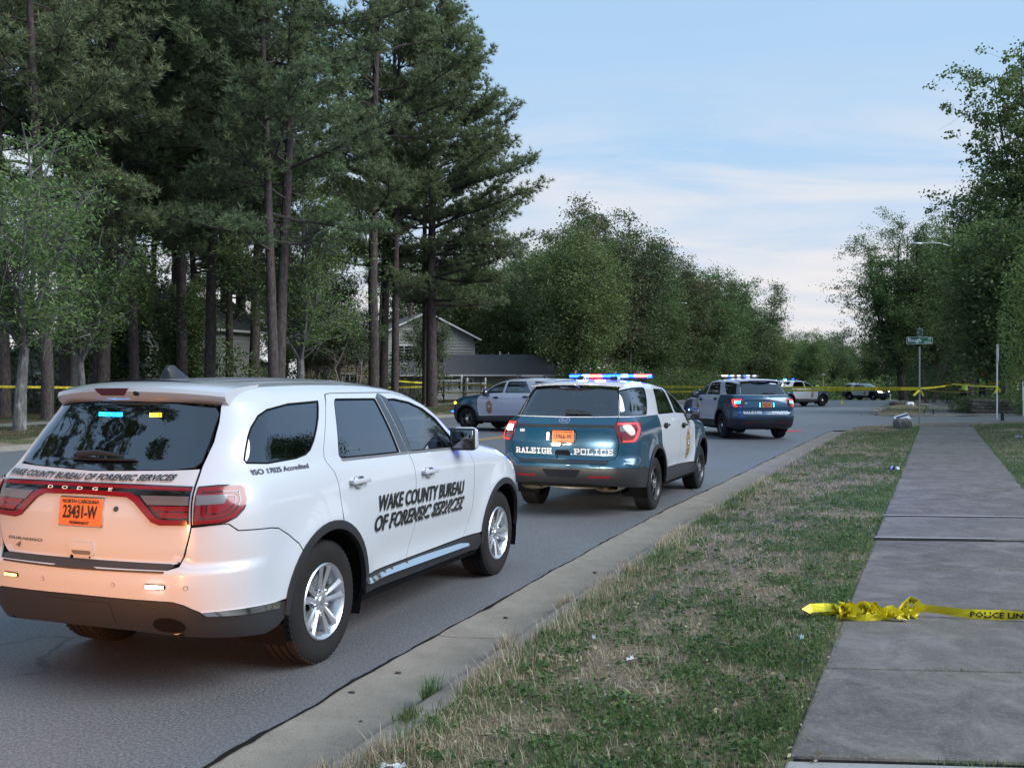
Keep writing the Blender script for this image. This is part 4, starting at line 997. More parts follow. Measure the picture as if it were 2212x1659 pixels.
    link('belt_stripe', panel_mesh(sh, 'belt_stripe', c.sym([('r',0,bz+.004),('r',.60,bz+.010),('r',.70,bz+.014),('r',.70,bz+.002),('r',0,bz-.008)]), MT['white_paint'], [], .003, .05, .003), tg)
    zt = float(sh.rail(Q['roof0'])) + .055
    xg = float(sh.xr_(Q['gtop']))
    c.spoiler([(Q['roof0']+.06, zt+.0), (xg+.10, zt-.006), (xg-.02, zt-.022), (xg-.07, zt-.04), (xg-.068, zt-.055), (xg-.02, zt-.062), (xg+.08, zt-.058)], Q['gw']+.03, 'white_paint', .16, .03)
    zz = Q['band']
    if zz: link('trim_band', panel_mesh(sh, 'trim_band', c.sym([('r',0,zz[1]),('r',.69,zz[1]-.004),('r',.70,zz[0]),('r',0,zz[0])]), MT['black_plastic'], [], .006, .05, .006), tg)
    else: link('trim_band', panel_mesh(sh, 'trim_band', c.sym([('r',0,1.16),('r',.62,1.155),('r',.63,1.11),('r',0,1.115)]), MT['gloss_black'], [], .004, .05, .004), tg)
    c.spanel('step_pad', [('r',0,Q['pad']+.012),('r',.62,Q['pad']+.012),('r',.63,Q['pad']-.012),('r',0,Q['pad']-.012)], 'black_plastic', d=.008, rim=.01)
    for sd, o in zip((1, -1), c.panel('tail_lamp', Q['lamp'], 'lens_dark_red', d=.010, rim=.016)):
        f = lambda nm, uu, mt, d, hl=(): link(nm, panel_mesh(sh, nm, uu, MT[mt], hl, d, .04, .006, sd), o)
        f('light_guide', c.uv(Q['ring'] + Q['ring_in'][::-1]), 'tail_glow', .014)
        ri = Q['ring_in']; f('reverse_lens', c.uv([('r',.745,ri[0][2]-.02), ('s',.25,ri[0][2]-.02), ('s',.24,ri[0][2]-.09), ('r',.76,ri[0][2]-.09)]), 'lens_smoke' if Q is POLICE_B else 'led_cyan', .015)
    for ww, x0, x1 in (('RALEIGH', -.68, -.155), ('POLICE', .165, .68)):
        wrap_text(sh, slab_text(ww, x1-x0, .075), lambda a, b, x0=x0: (sh.ur(x0+a, Q['txt']-.036+b), Q['txt']-.036+b), 'lettering', MT['decal_white'], tg, .009)
    bm = text_2d(Q['num'], .1, bold=.002); fit(bm, .075, .042); wrap_text(sh, bm, lambda a, b: (sh.ur(-.63+a, Q['unum']+b), Q['unum']+b), 'unit_number', MT['decal_white'], tg, .008)
    y0, z0, w, hgt = 0.01, Q['plz'], .305, .152
    p = link('license_plate', panel_mesh(sh, 'license_plate', c.uv(rnd([('r',y0-w/2,z0-hgt/2),('r',y0+w/2,z0-hgt/2),('r',y0+w/2,z0+hgt/2),('r',y0-w/2,z0+hgt/2)], .012)), MT['plate_orange'], [], .016, 0, .012), R)
    q = c.uv([('r',y0-w/2-.014,z0-hgt/2-.014),('r',y0+w/2+.014,z0-hgt/2-.014),('r',y0+w/2+.014,z0+hgt/2+.012),('r',y0-w/2-.014,z0+hgt/2+.012)])
    link('plate_frame', panel_mesh(sh, 'plate_frame', q, MT['gloss_black'], [], .010, 0, .008), p)
    for s_, ww, hh, z_ in (('NORTH CAROLINA', w*.86, .020, hgt/2-.028), ('15966-W' if Q is POLICE_B else '15291-W', w*.82, .066, -.034), ('PERMANENT', w*.46, .014, -hgt/2+.008)):
        bm = text_2d(s_, .1, bold=.0015); fit(bm, ww, hh)
        wrap_text(sh, bm, lambda a, b, ww=ww, z_=z_: (sh.ur(y0-ww/2+a, z0+z_+b), z0+z_+b), 'lettering', MT['plate_ink'], p, .0185)
    if Q is POLICE_B:
        hd = c.panel('tailgate_handle', rnd([('r',-.12,.80),('r',.12,.80),('r',.09,.872),('r',-.09,.872)], .02), 'gloss_black', d=.006, sides=(1,), rim=.006, h=.03)
        bm = text_2d('4WD', .1, bold=.001); fit(bm, .07, .012); wrap_text(sh, bm, lambda a, b: (sh.ur(.58+a, 1.088+b), 1.088+b), 'drive_badge', MT['chrome'], tg, .005)
        lights = [((-.20, 1.045), .022, .10, 'led_white'), ((-.085, .945), .12, .030, 'led_white'), ((.178, 1.045), .016, .10, 'lens_clear'), ((.07, .945), .12, .02, 'lens_clear')]
        z1, hh = 1.252, .036
    else: lights = [((-.20, 1.003), .026, .12, 'led_cyan'), ((.215, 1.003), .026, .12, 'led_cyan')]; z1, hh = 1.235, .03
    for (yy, zc), ww, h2, mt in lights:
        o = c.panel('warning_light', rnd([('r',yy-ww/2-.006,zc-h2/2-.006),('r',yy+ww/2+.006,zc-h2/2-.006),('r',yy+ww/2+.006,zc+h2/2+.006),('r',yy-ww/2-.006,zc+h2/2+.006)], .012), 'gloss_black', d=.018, sides=(1,), rim=.012, h=0)
        c.panel('led_row', rnd([('r',yy-ww/2,zc-h2/2),('r',yy+ww/2,zc-h2/2),('r',yy+ww/2,zc+h2/2),('r',yy-ww/2,zc+h2/2)], .01), mt, d=.024, sides=(1,), parent=o, rim=.004, h=0)
    # maker's oval
    ov = [('r', .078*math.cos(k*PI/14), z1+hh*math.sin(k*PI/14)) for k in range(28)]
    o = c.panel('maker_badge', ov, 'chrome', d=.009, sides=(1,), rim=.008, h=0)
    c.panel('badge_field', [('r', a*.90, z1+(b-z1)*.84) for _, a, b in ov], 'badge_blue', d=.0105, sides=(1,), parent=o, rim=.002, h=0)
    bm = text_2d('Ford', .1, bold=.001, shear=.3); fit(bm, .095, .04); wrap_text(sh, bm, lambda a, b: (sh.ur(-.048+a, z1-.022+b), z1-.022+b), 'lettering', MT['chrome'], o, .0125)
    for sd in (1, -1): c.panel('reflector', [('r',.37,Q['bl']-.108),('r',.65,Q['bl']-.104),('r',.65,Q['bl']-.128),('r',.37,Q['bl']-.130)], 'lens_red', d=.004, sides=(sd,), rim=.004, h=.05)
    lb = H['lower_bumper'][0]
    c.panel('bumper_recess', rnd([('r',-.27,Q['bl']-.03),('r',.27,Q['bl']-.03),('r',.20,Q['bl']-.13),('r',-.20,Q['bl']-.13)], .02), 'gloss_black', d=.003, sides=(1,), parent=lb, rim=.003)
    P = lambda y, z, d: Vector(sh.off(sh.ur(y, z), z, d))
    mb = MB(); mb.tube([P(-.02,bz+.055,.03), P(.12,bz+.062,.04), P(.32,bz+.045,.025)], [.018,.015,.006], 8); mb.tube([P(-.02,bz+.035,.012), P(.35,bz+.036,.012)], .007, 6); mb.build('rear_wiper', MT['black_plastic'], R, True)
    for y in (.52, -.52):
        mb = MB(); rows = []
        for i in range(9):
            a = i/8*PI; rows.append([Vector((.30 + j*.13, y + .17*math.cos(a), .385 - .085*math.sin(a)**.6 + .012*(j == 0))) for j in range(5)])
        mb.grid(rows); mb.grid([[p + Vector((0, 0, .06 if k == 0 else .0)) for p in r] for k, r in enumerate((rows[0], rows[-1]))])
        mb.build('muffler', MT['muffler'], R, True)
    mb = MB(); mb.tube([(.55,.40,.36),(.62,.1,.33),(.75,-.2,.33),(.60,-.45,.36)], .035, 10); mb.build('exhaust_pipe', MT['muffler'], R, True)
    # door badge, a shield with a round seal
    sx, sz, sw, s2 = (3.10 if Q is POLICE_B else 3.14), .80, .135, .245
    half = [(0,1),(.25,.94),(.42,.80),(.50,.66),(.86,.60),(1.0,.44),(.90,.30),(.96,.0),(.90,-.45),(.70,-.72),(.30,-.86),(0,-1)]
    out = [(a, b) for a, b in half] + [(-a, b) for a, b in half[::-1][1:-1]]
    for sd in (1, -1):
        T = lambda pts, k=1.0: [(u*sd if sd > 0 else u, z) for u, z in [conv(sh, ('s', sx+a*sw*k, sz+b*s2*k)) for a, b in pts]]
        o = link('door_badge', panel_mesh(sh, 'door_badge', T(out), MT['badge_gold'], [], .003, .05, .002, sd), R)
        circ = [(math.cos(k*PI/12), math.sin(k*PI/12)) for k in range(24)]
        C2 = lambda r, cz: [conv(sh, ('s', sx+a*r, cz+b*r)) for a, b in circ]
        link('badge_ring', panel_mesh(sh, 'badge_ring', C2(.062, sz+.03), MT['badge_dark'], [], .005, .05, .001, sd), o)
        link('badge_seal', panel_mesh(sh, 'badge_seal', C2(.042, sz+.03), MT['decal_white'], [], .0065, .05, .001, sd), o)
        link('badge_seal', panel_mesh(sh, 'badge_seal', C2(.018, sz+.035), MT['badge_dark'], [], .008, .05, .001, sd), o)
        for k, (s_, zc, w_) in enumerate((('RALEIGH', .155, .15), ('POLICE', -.105, .17), ('OFFICER', -.165, .13))):
            bm = text_2d(s_, .1, bold=.002); fit(bm, w_, .026)
            wrap_text(sh, bm, lambda a, b, zc=zc, w_=w_: (sd*sh.us(sx + (a-w_/2)*(1 if sd > 0 else -1), sz+zc+b), sz+zc+b), 'lettering', MT['badge_dark'], o, .005)
    bm = text_2d('FIGHT', .05)
    bm.free()
    # roof equipment
    zb = float(sh.rail(2.15)) + .055
    mb = MB(); mb.box((2.15, 0, zb+.033), (.26, 1.22, .025)); mb.box((2.15, .52, zb+.005), (.10, .05, .05)); mb.box((2.15, -.52, zb+.005), (.10, .05, .05))
    mb.box((2.15, 0, zb+.091), (.24, 1.18, .010)); lbar = mb.build('light_bar', MT['black_plastic'], R)
    for k in range(12):
        y = .56 - k*.102; m2 = MB()
        m2.box((2.15, y, zb+.066), (.252, .092, .040)); m2.build('led_module', MT['lens_smoke'], lbar)
    for sd in (1, -1): mb = MB(); mb.box((2.15, sd*.60, zb+.062), (.24, .03, .045)); mb.build('led_module', MT['lens_smoke'], lbar)
    mb = MB(); mb.lathe([(.06,0),(.055,.03),(.03,.055),(0,.06)], 16, axis='Z'); o = mb.build('roof_antenna', MT['black_plastic'], R, True); o.location = (1.35, .18, float(sh.rail(1.35))+.053)
    mb = MB(); mb.box((0,0,.02),(.14,.10,.05)); mb.tube([(0,0,0),(0,0,.12)], .006, 6); o = mb.build('roof_antenna', MT['black_plastic'], R); o.location = (1.6, -.25, float(sh.rail(1.6))+.05)
    mb = MB(); mb.lathe([(0,-.06),(.05,-.055),(.075,-.02),(.078,.03),(.07,.035),(0,.035)], 20, Matrix.Rotation(PI/2, 4, 'Z')); o = mb.build('spotlight', MT['gloss_black'], R, True); o.location = (Q['mirror'][0]+.18, .86, 1.36)
    mb = MB(); mb.box((D['L']+.07, 0, .62), (.06, .75, .06)); mb.box((D['L']+.07, .32, .70), (.06, .05, .42)); mb.box((D['L']+.07, -.32, .70), (.06, .05, .42)); mb.box((D['L']+.02, 0, .50), (.10, .6, .06)); mb.build('push_bumper', MT['black_plastic'], R)
    return c
def bar_lights(root, pattern, lamp=None):
    """pattern: one letter per module"""
    bar = [o for o in root.children if o.name.startswith('light_bar')][0]; key = dict(b='led_blue', c='led_cyan', r='led_red', w='led_bluewhite', d='led_deepblue', o='lens_smoke', l='led_dimwhite')
    for o, ch in zip(sorted([m for m in bar.children if m.name.startswith('led_module')], key=lambda m: m.name), pattern): set_mat(o, key[ch])
    for (y, col, e) in (lamp or ()):
        l = bpy.data.lights.new('bar_glow', 'POINT'); l.energy = e; l.color = col; l.shadow_soft_size = .08
        ob = bpy.data.objects.new('bar_glow', l); COL.objects.link(ob); ob.parent = bar; ob.location = (2.15, y, 1.98)
# ---------------------------------------------------------------- the lie of the land
KX = Spl([(-40,-19.3),(-15,-9.2),(0,-3.2),(5.1,-1.21),(8.6,.13),(12.8,1.82),(17.1,3.7),(24,6.74),(31.6,10.1),(46.4,16.45),(67,25.2),(104,41.0),(160,65),(320,133)])
GZ = Spl([(-40,0),(8,0),(15,.03),(31,.14),(45,.17),(67,.18),(104,-.06),(125,-.7),(170,-3),(330,-9)])
TR = Spl([(-40,.22),(30,.22),(36,.22),(45,.22),(60,.32),(80,.5),(110,.6),(160,-1),(330,-6)])
ROADW = 18.9
SW0, SWS, SWW = (1.096, 3.97), .4345, 1.91            # pavement: left edge and slope in plan, width across
STREET = (36.4, 45.2)                                 # mouth of the side street
def vnoise(x, y, s, seed=0):
    x = np.asarray(x, float)*s + seed*17.3; y = np.asarray(y, float)*s + seed*9.1; xi = np.floor(x); yi = np.floor(y); fx = x-xi; fy = y-yi
    h = lambda a, b: np.modf(np.abs(np.sin(a*127.1 + b*311.7)*43758.5453))[0]
    fx = fx*fx*(3-2*fx); fy = fy*fy*(3-2*fy)
    return (h(xi,yi)*(1-fx)+h(xi+1,yi)*fx)*(1-fy) + (h(xi,yi+1)*(1-fx)+h(xi+1,yi+1)*fx)*fy
def sw_left(Y): return SW0[0] + SWS*(np.asarray(Y)-SW0[1])
def side_street(X, Y):
    """1 inside the carriageway of the side street"""
    yc0 = STREET[0] - .30*(X-13.5)*0 - .12*np.clip(X-14,0,40); yc1 = STREET[1] - .18*np.clip(X-16,0,40)
    return (X > KX(Y)-.5) & (Y > yc0) & (Y < yc1)
def street_d(X, Y):
    yc0 = STREET[0] - .12*np.clip(X-14,0,40); yc1 = STREET[1] - .18*np.clip(X-16,0,40)
    # flare at the corners
    r = 3.2; o = (X - KX(Y))*.92 - .56
    f = np.where(o < r, r - np.sqrt(np.clip(r*r - (r-np.clip(o,0,r))**2, 0, None)), 0)
    return np.maximum(yc0 - f - Y, Y - (yc1 + f))          # negative inside
def elev(X, Y):
    X = np.asarray(X, float); Y = np.asarray(Y, float); g = GZ(Y); o = (X - KX(Y))*.92
    T = TR(Y)
    right = np.where(o < .46, -.025*np.clip(o,0,.46)/.46, np.where(o < .72, -.025 + .125*(o-.46)/.26, 0)) + g
    ver = sstep(.72, 2.7, o)
    r2 = (g+.10)*(1-ver) + T*ver + .045*np.clip(o-4.6, 0, 14) + (vnoise(X,Y,1.3)-.5)*.05*sstep(.75,1.2,o)*(1-sstep(2.3,2.6,o)) + (vnoise(X,Y,.7,3)-.5)*.10*sstep(4.6,5.5,o)
    E = np.where(o <= 0, g, np.where(o < .72, right, r2))
    # side street cut through
    d = street_d(X, Y); fl = g + .01 + .02*np.clip(o,0,12)
    w = sstep(0, .9, d); E = np.where(o > 0, np.where(d < 0, fl, fl*(1-w) + E*w + .06*w*(1-w)), E)
    ol = -(o + ROADW*.92)
    left = g + np.where(ol < .72, .14*sstep(.25,.5,ol), .14 + .02*np.clip(ol-.72,0,18) + (vnoise(X,Y,.5,5)-.5)*.1*sstep(1,3,ol))
    return np.where(ol > 0, left, E)
def ez(x, y): return float(elev(x, y))

# ---------------------------------------------------------------- ground materials
def ground_mats():
    m = mat('asphalt', rough=.60, spec=.8); t = NT(m); v = t.pos()
    sp = t.voro(v, 190); n1 = t.noise(v, .55, 5, .6); n2 = t.noise(v, 52, 5, .8); n3 = t.noise(v, 5, 5, .65)
    c = t.ramp(sp, [(.0, (.26,.265,.28)), (.28, (.13,.133,.14)), (.55, (.06,.062,.067)), (1, (.03,.031,.034))])
    c = t.mix(t.ramp(n2, [(.44, 0), (.58, .8)]), c, (.27,.275,.29))
    c = t.mix(t.ramp(t.noise(v, 75, 4, .8), [(.42, .6), (.56, 0)]), c, (.03,.03,.033))
    c = t.mix(.30, c, t.ramp(n1, [(.3, (.075,.078,.085)), (.7, (.125,.128,.135))]))
    c = t.mix(t.ramp(n3, [(.60, 0), (.80, .35)]), c, (.045,.045,.048))
    # hairline cracks
    cv = t.n('ShaderNodeVectorMath', operation='ADD'); t.l(v, cv.inputs[0]); nn = t.n('ShaderNodeTexNoise'); nn.inputs['Scale'].default_value = 1.1; nn.inputs['Detail'].default_value = 6; t.l(v, nn.inputs['Vector']); t.l(nn.outputs['Color'], cv.inputs[1])
    ck = t.voro(cv.outputs[0], .33, 'DISTANCE_TO_EDGE')
    line = t.ramp(ck, [(0, 1), (.004, .75), (.008, 0)]); keep = t.ramp(t.noise(v, .35, 3), [(.50, 0), (.60, .85)])
    c = t.mix(t.math('MULTIPLY', line, keep), c, (.02,.02,.022)); t.base(c)
    t.bump(t.math('ADD', sp, t.math('MULTIPLY', n2, .8)), .55, .004)
    m = mat('gutter_concrete', rough=.95, spec=.2); t = NT(m); v = t.pos()
    c = t.ramp(t.noise(v, 2.2, 7, .7), [(.25, (.12,.105,.088)), (.5, (.215,.19,.16)), (.75, (.30,.27,.23))])
    c = t.mix(.45, c, t.ramp(t.voro(v, 170), [(0, (.42,.38,.32)), (.5, (.19,.17,.145)), (1, (.08,.07,.06))]))
    c = t.mix(t.ramp(t.noise(v, 14, 5, .7), [(.58, 0), (.72, .6)]), c, (.12,.11,.10)); t.base(c); t.bump(t.noise(v, 130, 5, .7), .6, .004)
    m = mat('slab_concrete', rough=.95, spec=.2); t = NT(m); v = t.pos(); oi = t.n('ShaderNodeObjectInfo').outputs['Random']
    c = t.ramp(t.noise(v, 2.6, 9, .74, .8), [(.32, (.056,.048,.043)), (.5, (.112,.099,.089)), (.68, (.20,.178,.158))])
    st = t.noise(t.pos((2.2, .5, 1)), 2.5, 6, .7, 1.5)
    c = t.mix(t.ramp(st, [(.55, 0), (.75, .45)]), c, (.21,.195,.175))
    c = t.mix(t.ramp(t.voro(v, 140), [(0, .75), (.20, .12), (.4, 0)]), c, (.30,.285,.27))
    c = t.mix(t.ramp(t.noise(v, 60, 4, .8), [(.52, 0), (.66, .6)]), c, (.24,.23,.21))
    c = t.mix(t.ramp(oi, [(0, .0), (1, .28)]), c, (.17,.163,.155)); t.base(c); t.bump(t.noise(v, 120, 6, .75), .5, .003)
    m = mat('slab_light', rough=.95, spec=.2); t = NT(m); v = t.pos()
    c = t.ramp(t.noise(v, 4, 7, .7), [(.3, (.20,.195,.185)), (.7, (.33,.325,.31))]); t.base(c); t.bump(t.noise(v, 110, 6), .4, .003)
    m = mat('drive_concrete', rough=.9); t = NT(m); v = t.pos()
    t.base(t.mix(.4, t.ramp(t.noise(v, 1.1, 7, .68), [(.3, (.10,.097,.092)), (.7, (.19,.18,.165))]), t.ramp(t.noise(v, 40, 5), [(.3, (.09,.085,.08)), (.7, (.22,.21,.19))]))); t.bump(t.noise(v, 90, 5), .4, .003)
    m = mat('soil', rough=1, spec=.1); t = NT(m); v = t.pos()
    big = t.noise(v, .75, 6, .6, .4); f1 = t.noise(v, 26, 6, .75); f2 = t.voro(v, 55)
    dry = t.ramp(f1, [(.3, (.075,.056,.038)), (.5, (.19,.145,.10)), (.7, (.36,.29,.20))]); grn = t.ramp(f1, [(.3, (.035,.045,.020)), (.55, (.075,.085,.035)), (.75, (.15,.15,.07))])
    c = t.mix(t.ramp(big, [(.42, 0), (.56, 1)]), dry, grn); c = t.mix(t.ramp(f2, [(0, .5), (.4, 0)]), c, (.03,.026,.02)); t.base(c); t.bump(f1, .8, .02)
    m = mat('forest_floor', rough=1, spec=.1); t = NT(m); v = t.pos()
    c = t.ramp(t.noise(v, 6, 7, .75), [(.3, (.035,.024,.015)), (.55, (.085,.055,.034)), (.75, (.15,.105,.065))]); c = t.mix(t.ramp(t.noise(v, .4, 5), [(.48, 0), (.6, .8)]), c, (.03,.045,.018)); t.base(c); t.bump(t.noise(v, 20, 5), .7, .03)
    mat('crack_fill', (.012,.011,.010), .95, spec=.1); mat('road_white', (.55,.55,.53), .7); mat('road_yellow', (.50,.28,.05), .7); 
    m = mat('spray_paint', (.72,.055,.045), .6); t = NT(m); 
    al = t.ramp(t.noise(t.pos((1,4,1)), 5, 4, .7), [(.38, 0), (.48, 1)]); t.l(al, t.b.inputs['Alpha'])
ground_mats()

def strip(name, Ys, xl, xr, mt, dz=0, nx=6, parent=None, kind=None, zf=None):
    V = []; zf = zf or elev
    for Y in Ys:
        a, b = float(xl(Y)), float(xr(Y)); xs = np.linspace(a, b, nx+1); V.append(np.stack([xs, np.full(nx+1, Y), zf(xs, np.full(nx+1, Y)) + dz], -1))
    V = np.array(V).reshape(-1, 3); n = len(Ys); F = []
    for i in range(n-1):
        for j in range(nx): a = i*(nx+1)+j; F.append((a, a+1, a+nx+2, a+nx+1))
    o = link(name, mesh_np(name, V, np.array(F), MT[mt] if isinstance(mt, str) else mt), parent)
    if kind: o['kind'] = kind
    return o
def build_ground():
    # one sheet to the horizon, lowered under the carriageway
    ax = np.concatenate([-np.geomspace(700, 62, 14), np.arange(-60, 70, .9), np.geomspace(71, 700, 14)]); ay = np.concatenate([[-60, -40, -25, -15], np.arange(-9, 60, .6), np.arange(60, 140, 2.), np.geomspace(141, 900, 24)])
    X, Y = np.meshgrid(ax, ay); o = (X-KX(Y))*.92
    Z = elev(X, Y); road = (o < .9) & (o > -ROADW*.92-.9); Z = Z - np.where(road, .22, .0) - .0
    inst = street_d(X, Y) < .35; Z = Z - np.where(inst & (o > 0) & (X < 60), .16, 0)
    sl = sw_left(Y); onsw = (X > sl-.5) & (X < sl+SWW+.5) & (Y < 36); Z = Z - np.where(onsw, .10, 0)
    vz = (o >= .9) & (X < sl+SWW+4.2) & (Y < 35.4) & (Y > -8); Z = Z - np.where(vz, .25, 0); isl = (o >= .9) & (o < 4.6) & (Y > 46) & (Y < 73); Z = Z - np.where(isl, .25, 0)
    V = np.stack([X, Y, Z], -1).reshape(-1, 3); ny, nx = X.shape; i = np.arange(ny-1)[:, None]*nx + np.arange(nx-1)[None]; i = i.ravel()
    F = np.stack([i, i+1, i+nx+1, i+nx], -1); mi = ((X < KX(Y)-ROADW-2.5) | (Y > 50))[:-1, :-1].ravel().astype(int)
    g = link('ground', mesh_np('ground', V, F, [MT['soil'], MT['forest_floor']], True, midx=mi)); g['kind'] = 'structure'
    Ys = np.concatenate([np.arange(-30, 60, .5), np.arange(60, 150, 3)])
    strip('road', Ys, lambda y: KX(y)-ROADW, lambda y: KX(y), 'asphalt', .0, 10, kind='structure')
    Yv = np.concatenate([np.arange(-7, 14, .16), np.arange(14, 36.3, .3)])
    strip('verge', Yv, lambda y: KX(y)+.78/.92, lambda y: sw_left(y)+.03, 'soil', -.004, 16, kind='structure')
    strip('lawn', Yv, lambda y: sw_left(y)+SWW-.03, lambda y: sw_left(y)+SWW+6, 'soil', -.004, 26, kind='structure')
    strip('island', np.arange(45.3, 75, .35), lambda y: KX(y)+.78/.92, lambda y: KX(y)+5.6, 'soil', -.004, 16, kind='structure')
    # side street with its flared mouth
    xs = []; V = []; F = []
    Xs = np.concatenate([np.arange(0, 4, .2), np.arange(4, 50, 1.5)])
    for k, s in enumerate(Xs):
        yc0 = STREET[0]; row = []
        r = 3.2; q = max(s-.56, 0); f = r - math.sqrt(max(r*r-(r-min(q, r))**2, 0))
        y0 = STREET[0]-f; y1 = STREET[1]+f
        for j in range(13):
            y = y0+(y1-y0)*j/12; x = float(KX(y)) + s/.92 - .004; dy = (-.12*max(x-14, 0))*(1-j/12) + (-.18*max(x-16, 0))*(j/12)
            V.append((x, y+dy, ez(x, y+dy)*0 + float(GZ(y)) + .01 + .02*min(s, 12) + .004))
    n = len(Xs)
    for i in range(n-1):
        for j in range(12): a = i*13+j; F.append((a, a+13, a+14, a+1))
    o = link('side_street', mesh_np('side_street', V, np.array(F), MT['asphalt'])); o['kind'] = 'structure'
    # kerb and gutter, cast in sections
    def kerb(name, right, y0, y1, step):
        root = empty(name); root['kind'] = 'structure'; prof = [(0, .004, 0), (.12, -.012, 0), (.46, -.02, 0), (.56, .02, 0), (.62, .075, 0), (.66, .095, 0), (.80, .10, 0), (.80, -.15, 0)]
        y = y0
        while y < y1:
            ye = min(y+step-.012, y1); n = 6; V = []; F = []
            for i in range(n+1):
                yy = y+(ye-y)*i/n; ed = float(KX(yy))
                for (o_, dz, _) in prof:
                    x = ed + o_/.92 if right else ed-ROADW-o_/.92
                    z = float(GZ(yy)) + dz + (.0 if not right else 0); V.append((x, yy, z))
            m = len(prof)
            for i in range(n):
                for j in range(m-1): a = i*m+j; F.append((a, a+1, a+m+1, a+m) if right else (a, a+m, a+m+1, a+1))
            F.append(tuple(range(m))[::-1] if right else tuple(range(m))); F.append(tuple(n*m+j for j in range(m)) if right else tuple(n*m+j for j in range(m))[::-1])
            me = bpy.data.meshes.new('kerb_section'); me.from_pydata(V, [], F); me.materials.append(MT['gutter_concrete']); me.polygons.foreach_set('use_smooth', [True]*len(F)); me.update(); me.set_sharp_from_angle(angle=math.radians(35))
            link('kerb_section', me, root); y += step
    kerb('right_kerb', True, -8, 33.2, 2.98); kerb('left_kerb', False, 16, 120, 4); kerb('far_right_kerb', True, 48.4, 118, 4)
    # corner kerbs of the side street
    for nm, sgn, yb in (('near_corner_kerb', -1, STREET[0]), ('far_corner_kerb', 1, STREET[1])):
        V = []; F = []; m = 5
        S = np.concatenate([np.linspace(0, 3.2, 16), np.arange(4, 40, 2.)])
        for s in S:
            r = 3.2; f = r-math.sqrt(max(r*r-(r-min(s, r))**2, 0)); y = yb + sgn*f; x = float(KX(y)) + (s+.56)/.92; dy = -.12*max(x-14, 0) if sgn < 0 else -.18*max(x-16, 0)
            z = float(GZ(y)) + .01+.02*min(s, 12)
            tx, ty = (0.4, 1) if s < .4 else (1, 0); q = min(1, s/3.2)
            nx_, ny_ = (1-q)*1.0, sgn*q
            for o_, dz in ((0, .006), (.08, .06), (.14, .10), (.26, .105), (.26, -.1)): V.append((x + nx_*o_, y + dy + ny_*o_, z + dz))
        for i in range(len(S)-1):
            for j in range(m-1): a = i*m+j; F.append((a, a+1, a+m+1, a+m))
        o = link(nm, mesh_np(nm, V, np.array(F), MT['gutter_concrete'])); o['kind'] = 'structure'
    # gutter apron at the far corner
    V = []; F = []
    for i in range(13):
        y = 45.6 + i*1.5; x = float(KX(y)); w = 1.9*(1 - sstep(47, 60, y)) + .0
        V += [(x-.02-float(w)*0, y, float(GZ(y))+.008), (x+.9, y, float(GZ(y))+.006)]
    # the dark ragged joint between asphalt and gutter
    Ys = np.arange(-5, 33, .06); w = .003 + .016*vnoise(Ys, Ys*0, 3.1)**2 + .008*vnoise(Ys, Ys*0, 17); c = (vnoise(Ys, Ys*0, 2.3, 2)-.5)*.03 + (vnoise(Ys, Ys*0, 11, 2)-.5)*.02
    V = []; F = []
    for k, y in enumerate(Ys):
        x = float(KX(y)) + c[k]; z = float(GZ(y))+.007
        V += [(x-w[k], y, z), (x+w[k], y, z+.001)]
    F = np.array([(2*i, 2*i+1, 2*i+3, 2*i+2) for i in range(len(Ys)-1)]); o = link('road_edge_crack', mesh_np('road_edge_crack', V, F, MT['crack_fill'])); o['kind'] = 'structure'
    # markings
    root = empty('road_markings'); root['kind'] = 'structure'
    for dx in (-.12, .12): strip('yellow_line', np.arange(14, 100, 1.), lambda y: KX(y)-9.6+dx-.055, lambda y: KX(y)-9.6+dx+.055, 'road_yellow', .005, 1, root)
    for off in (-4.9, -14.2):
        y = 12.
        while y < 116: strip('lane_dash', np.linspace(y, y+2.8, 4), lambda q: KX(q)+off-.055, lambda q: KX(q)+off+.055, 'road_white', .005, 1, root); y += 11.
    V = []; n = 26; cx, cy = 9.35, 33.2
    for k in range(n): a = 2*PI*k/n; r = 1+.25*math.sin(3*a+1)+.12*math.sin(7*a); V.append((cx+.42*r*math.cos(a)+.0, cy+.55*r*math.sin(a), 0))
    V = [(x, y, float(GZ(y))+.006) for x, y, _ in V]; o = link('red_spray_mark', mesh_np('red_spray_mark', V, [tuple(range(n))], MT['spray_paint'])); tag(o, 'red spray paint patch on the road near the side street', 'paint mark')
    # pavement slabs
    root = empty('sidewalk'); root['kind'] = 'structure'; rnd_ = random.Random(3)
    ang = math.atan(SWS); L = 1.45/math.cos(ang); W = SWW*math.cos(ang)
    JY = [-1.8, -.3, 1.2, 2.65, 4.07, 5.36, 6.81, 8.22, 9.75, 11.40, 12.95] + [14.45+1.46*k for k in range(15)]
    for k in range(len(JY)-1):
        y = JY[k]; dY = JY[k+1]-y; yc = y + dY/2; xc = float(sw_left(yc)) + SWW/2
        # slab corners in plan, joints square to the path
        js = -.07; g = .021; bm = bmesh.new(); cs = []
        for z in (-.10, 0):
            for t, yy in ((.004, y+g), (SWW-.004, y+g), (SWW-.004, y+dY-g), (.004, y+dY-g)):
                cs.append(bm.verts.new((float(sw_left(yy+js*t))+t-xc, yy+js*t-yc, z)))
        for f in ((0, 3, 2, 1), (4, 5, 6, 7), (0, 1, 5, 4), (1, 2, 6, 5), (2, 3, 7, 6), (3, 0, 4, 7)): bm.faces.new([cs[i] for i in f])
        bmesh.ops.bevel(bm, geom=bm.edges[:], offset=.014, segments=2, affect='EDGES', profile=.5)
        me = bpy.data.meshes.new('slab'); bm.to_mesh(me); bm.free(); me.materials.append(MT['slab_light' if (abs(yc-23.2) < .7 or yc < 4.0) else 'slab_concrete']); me.update()
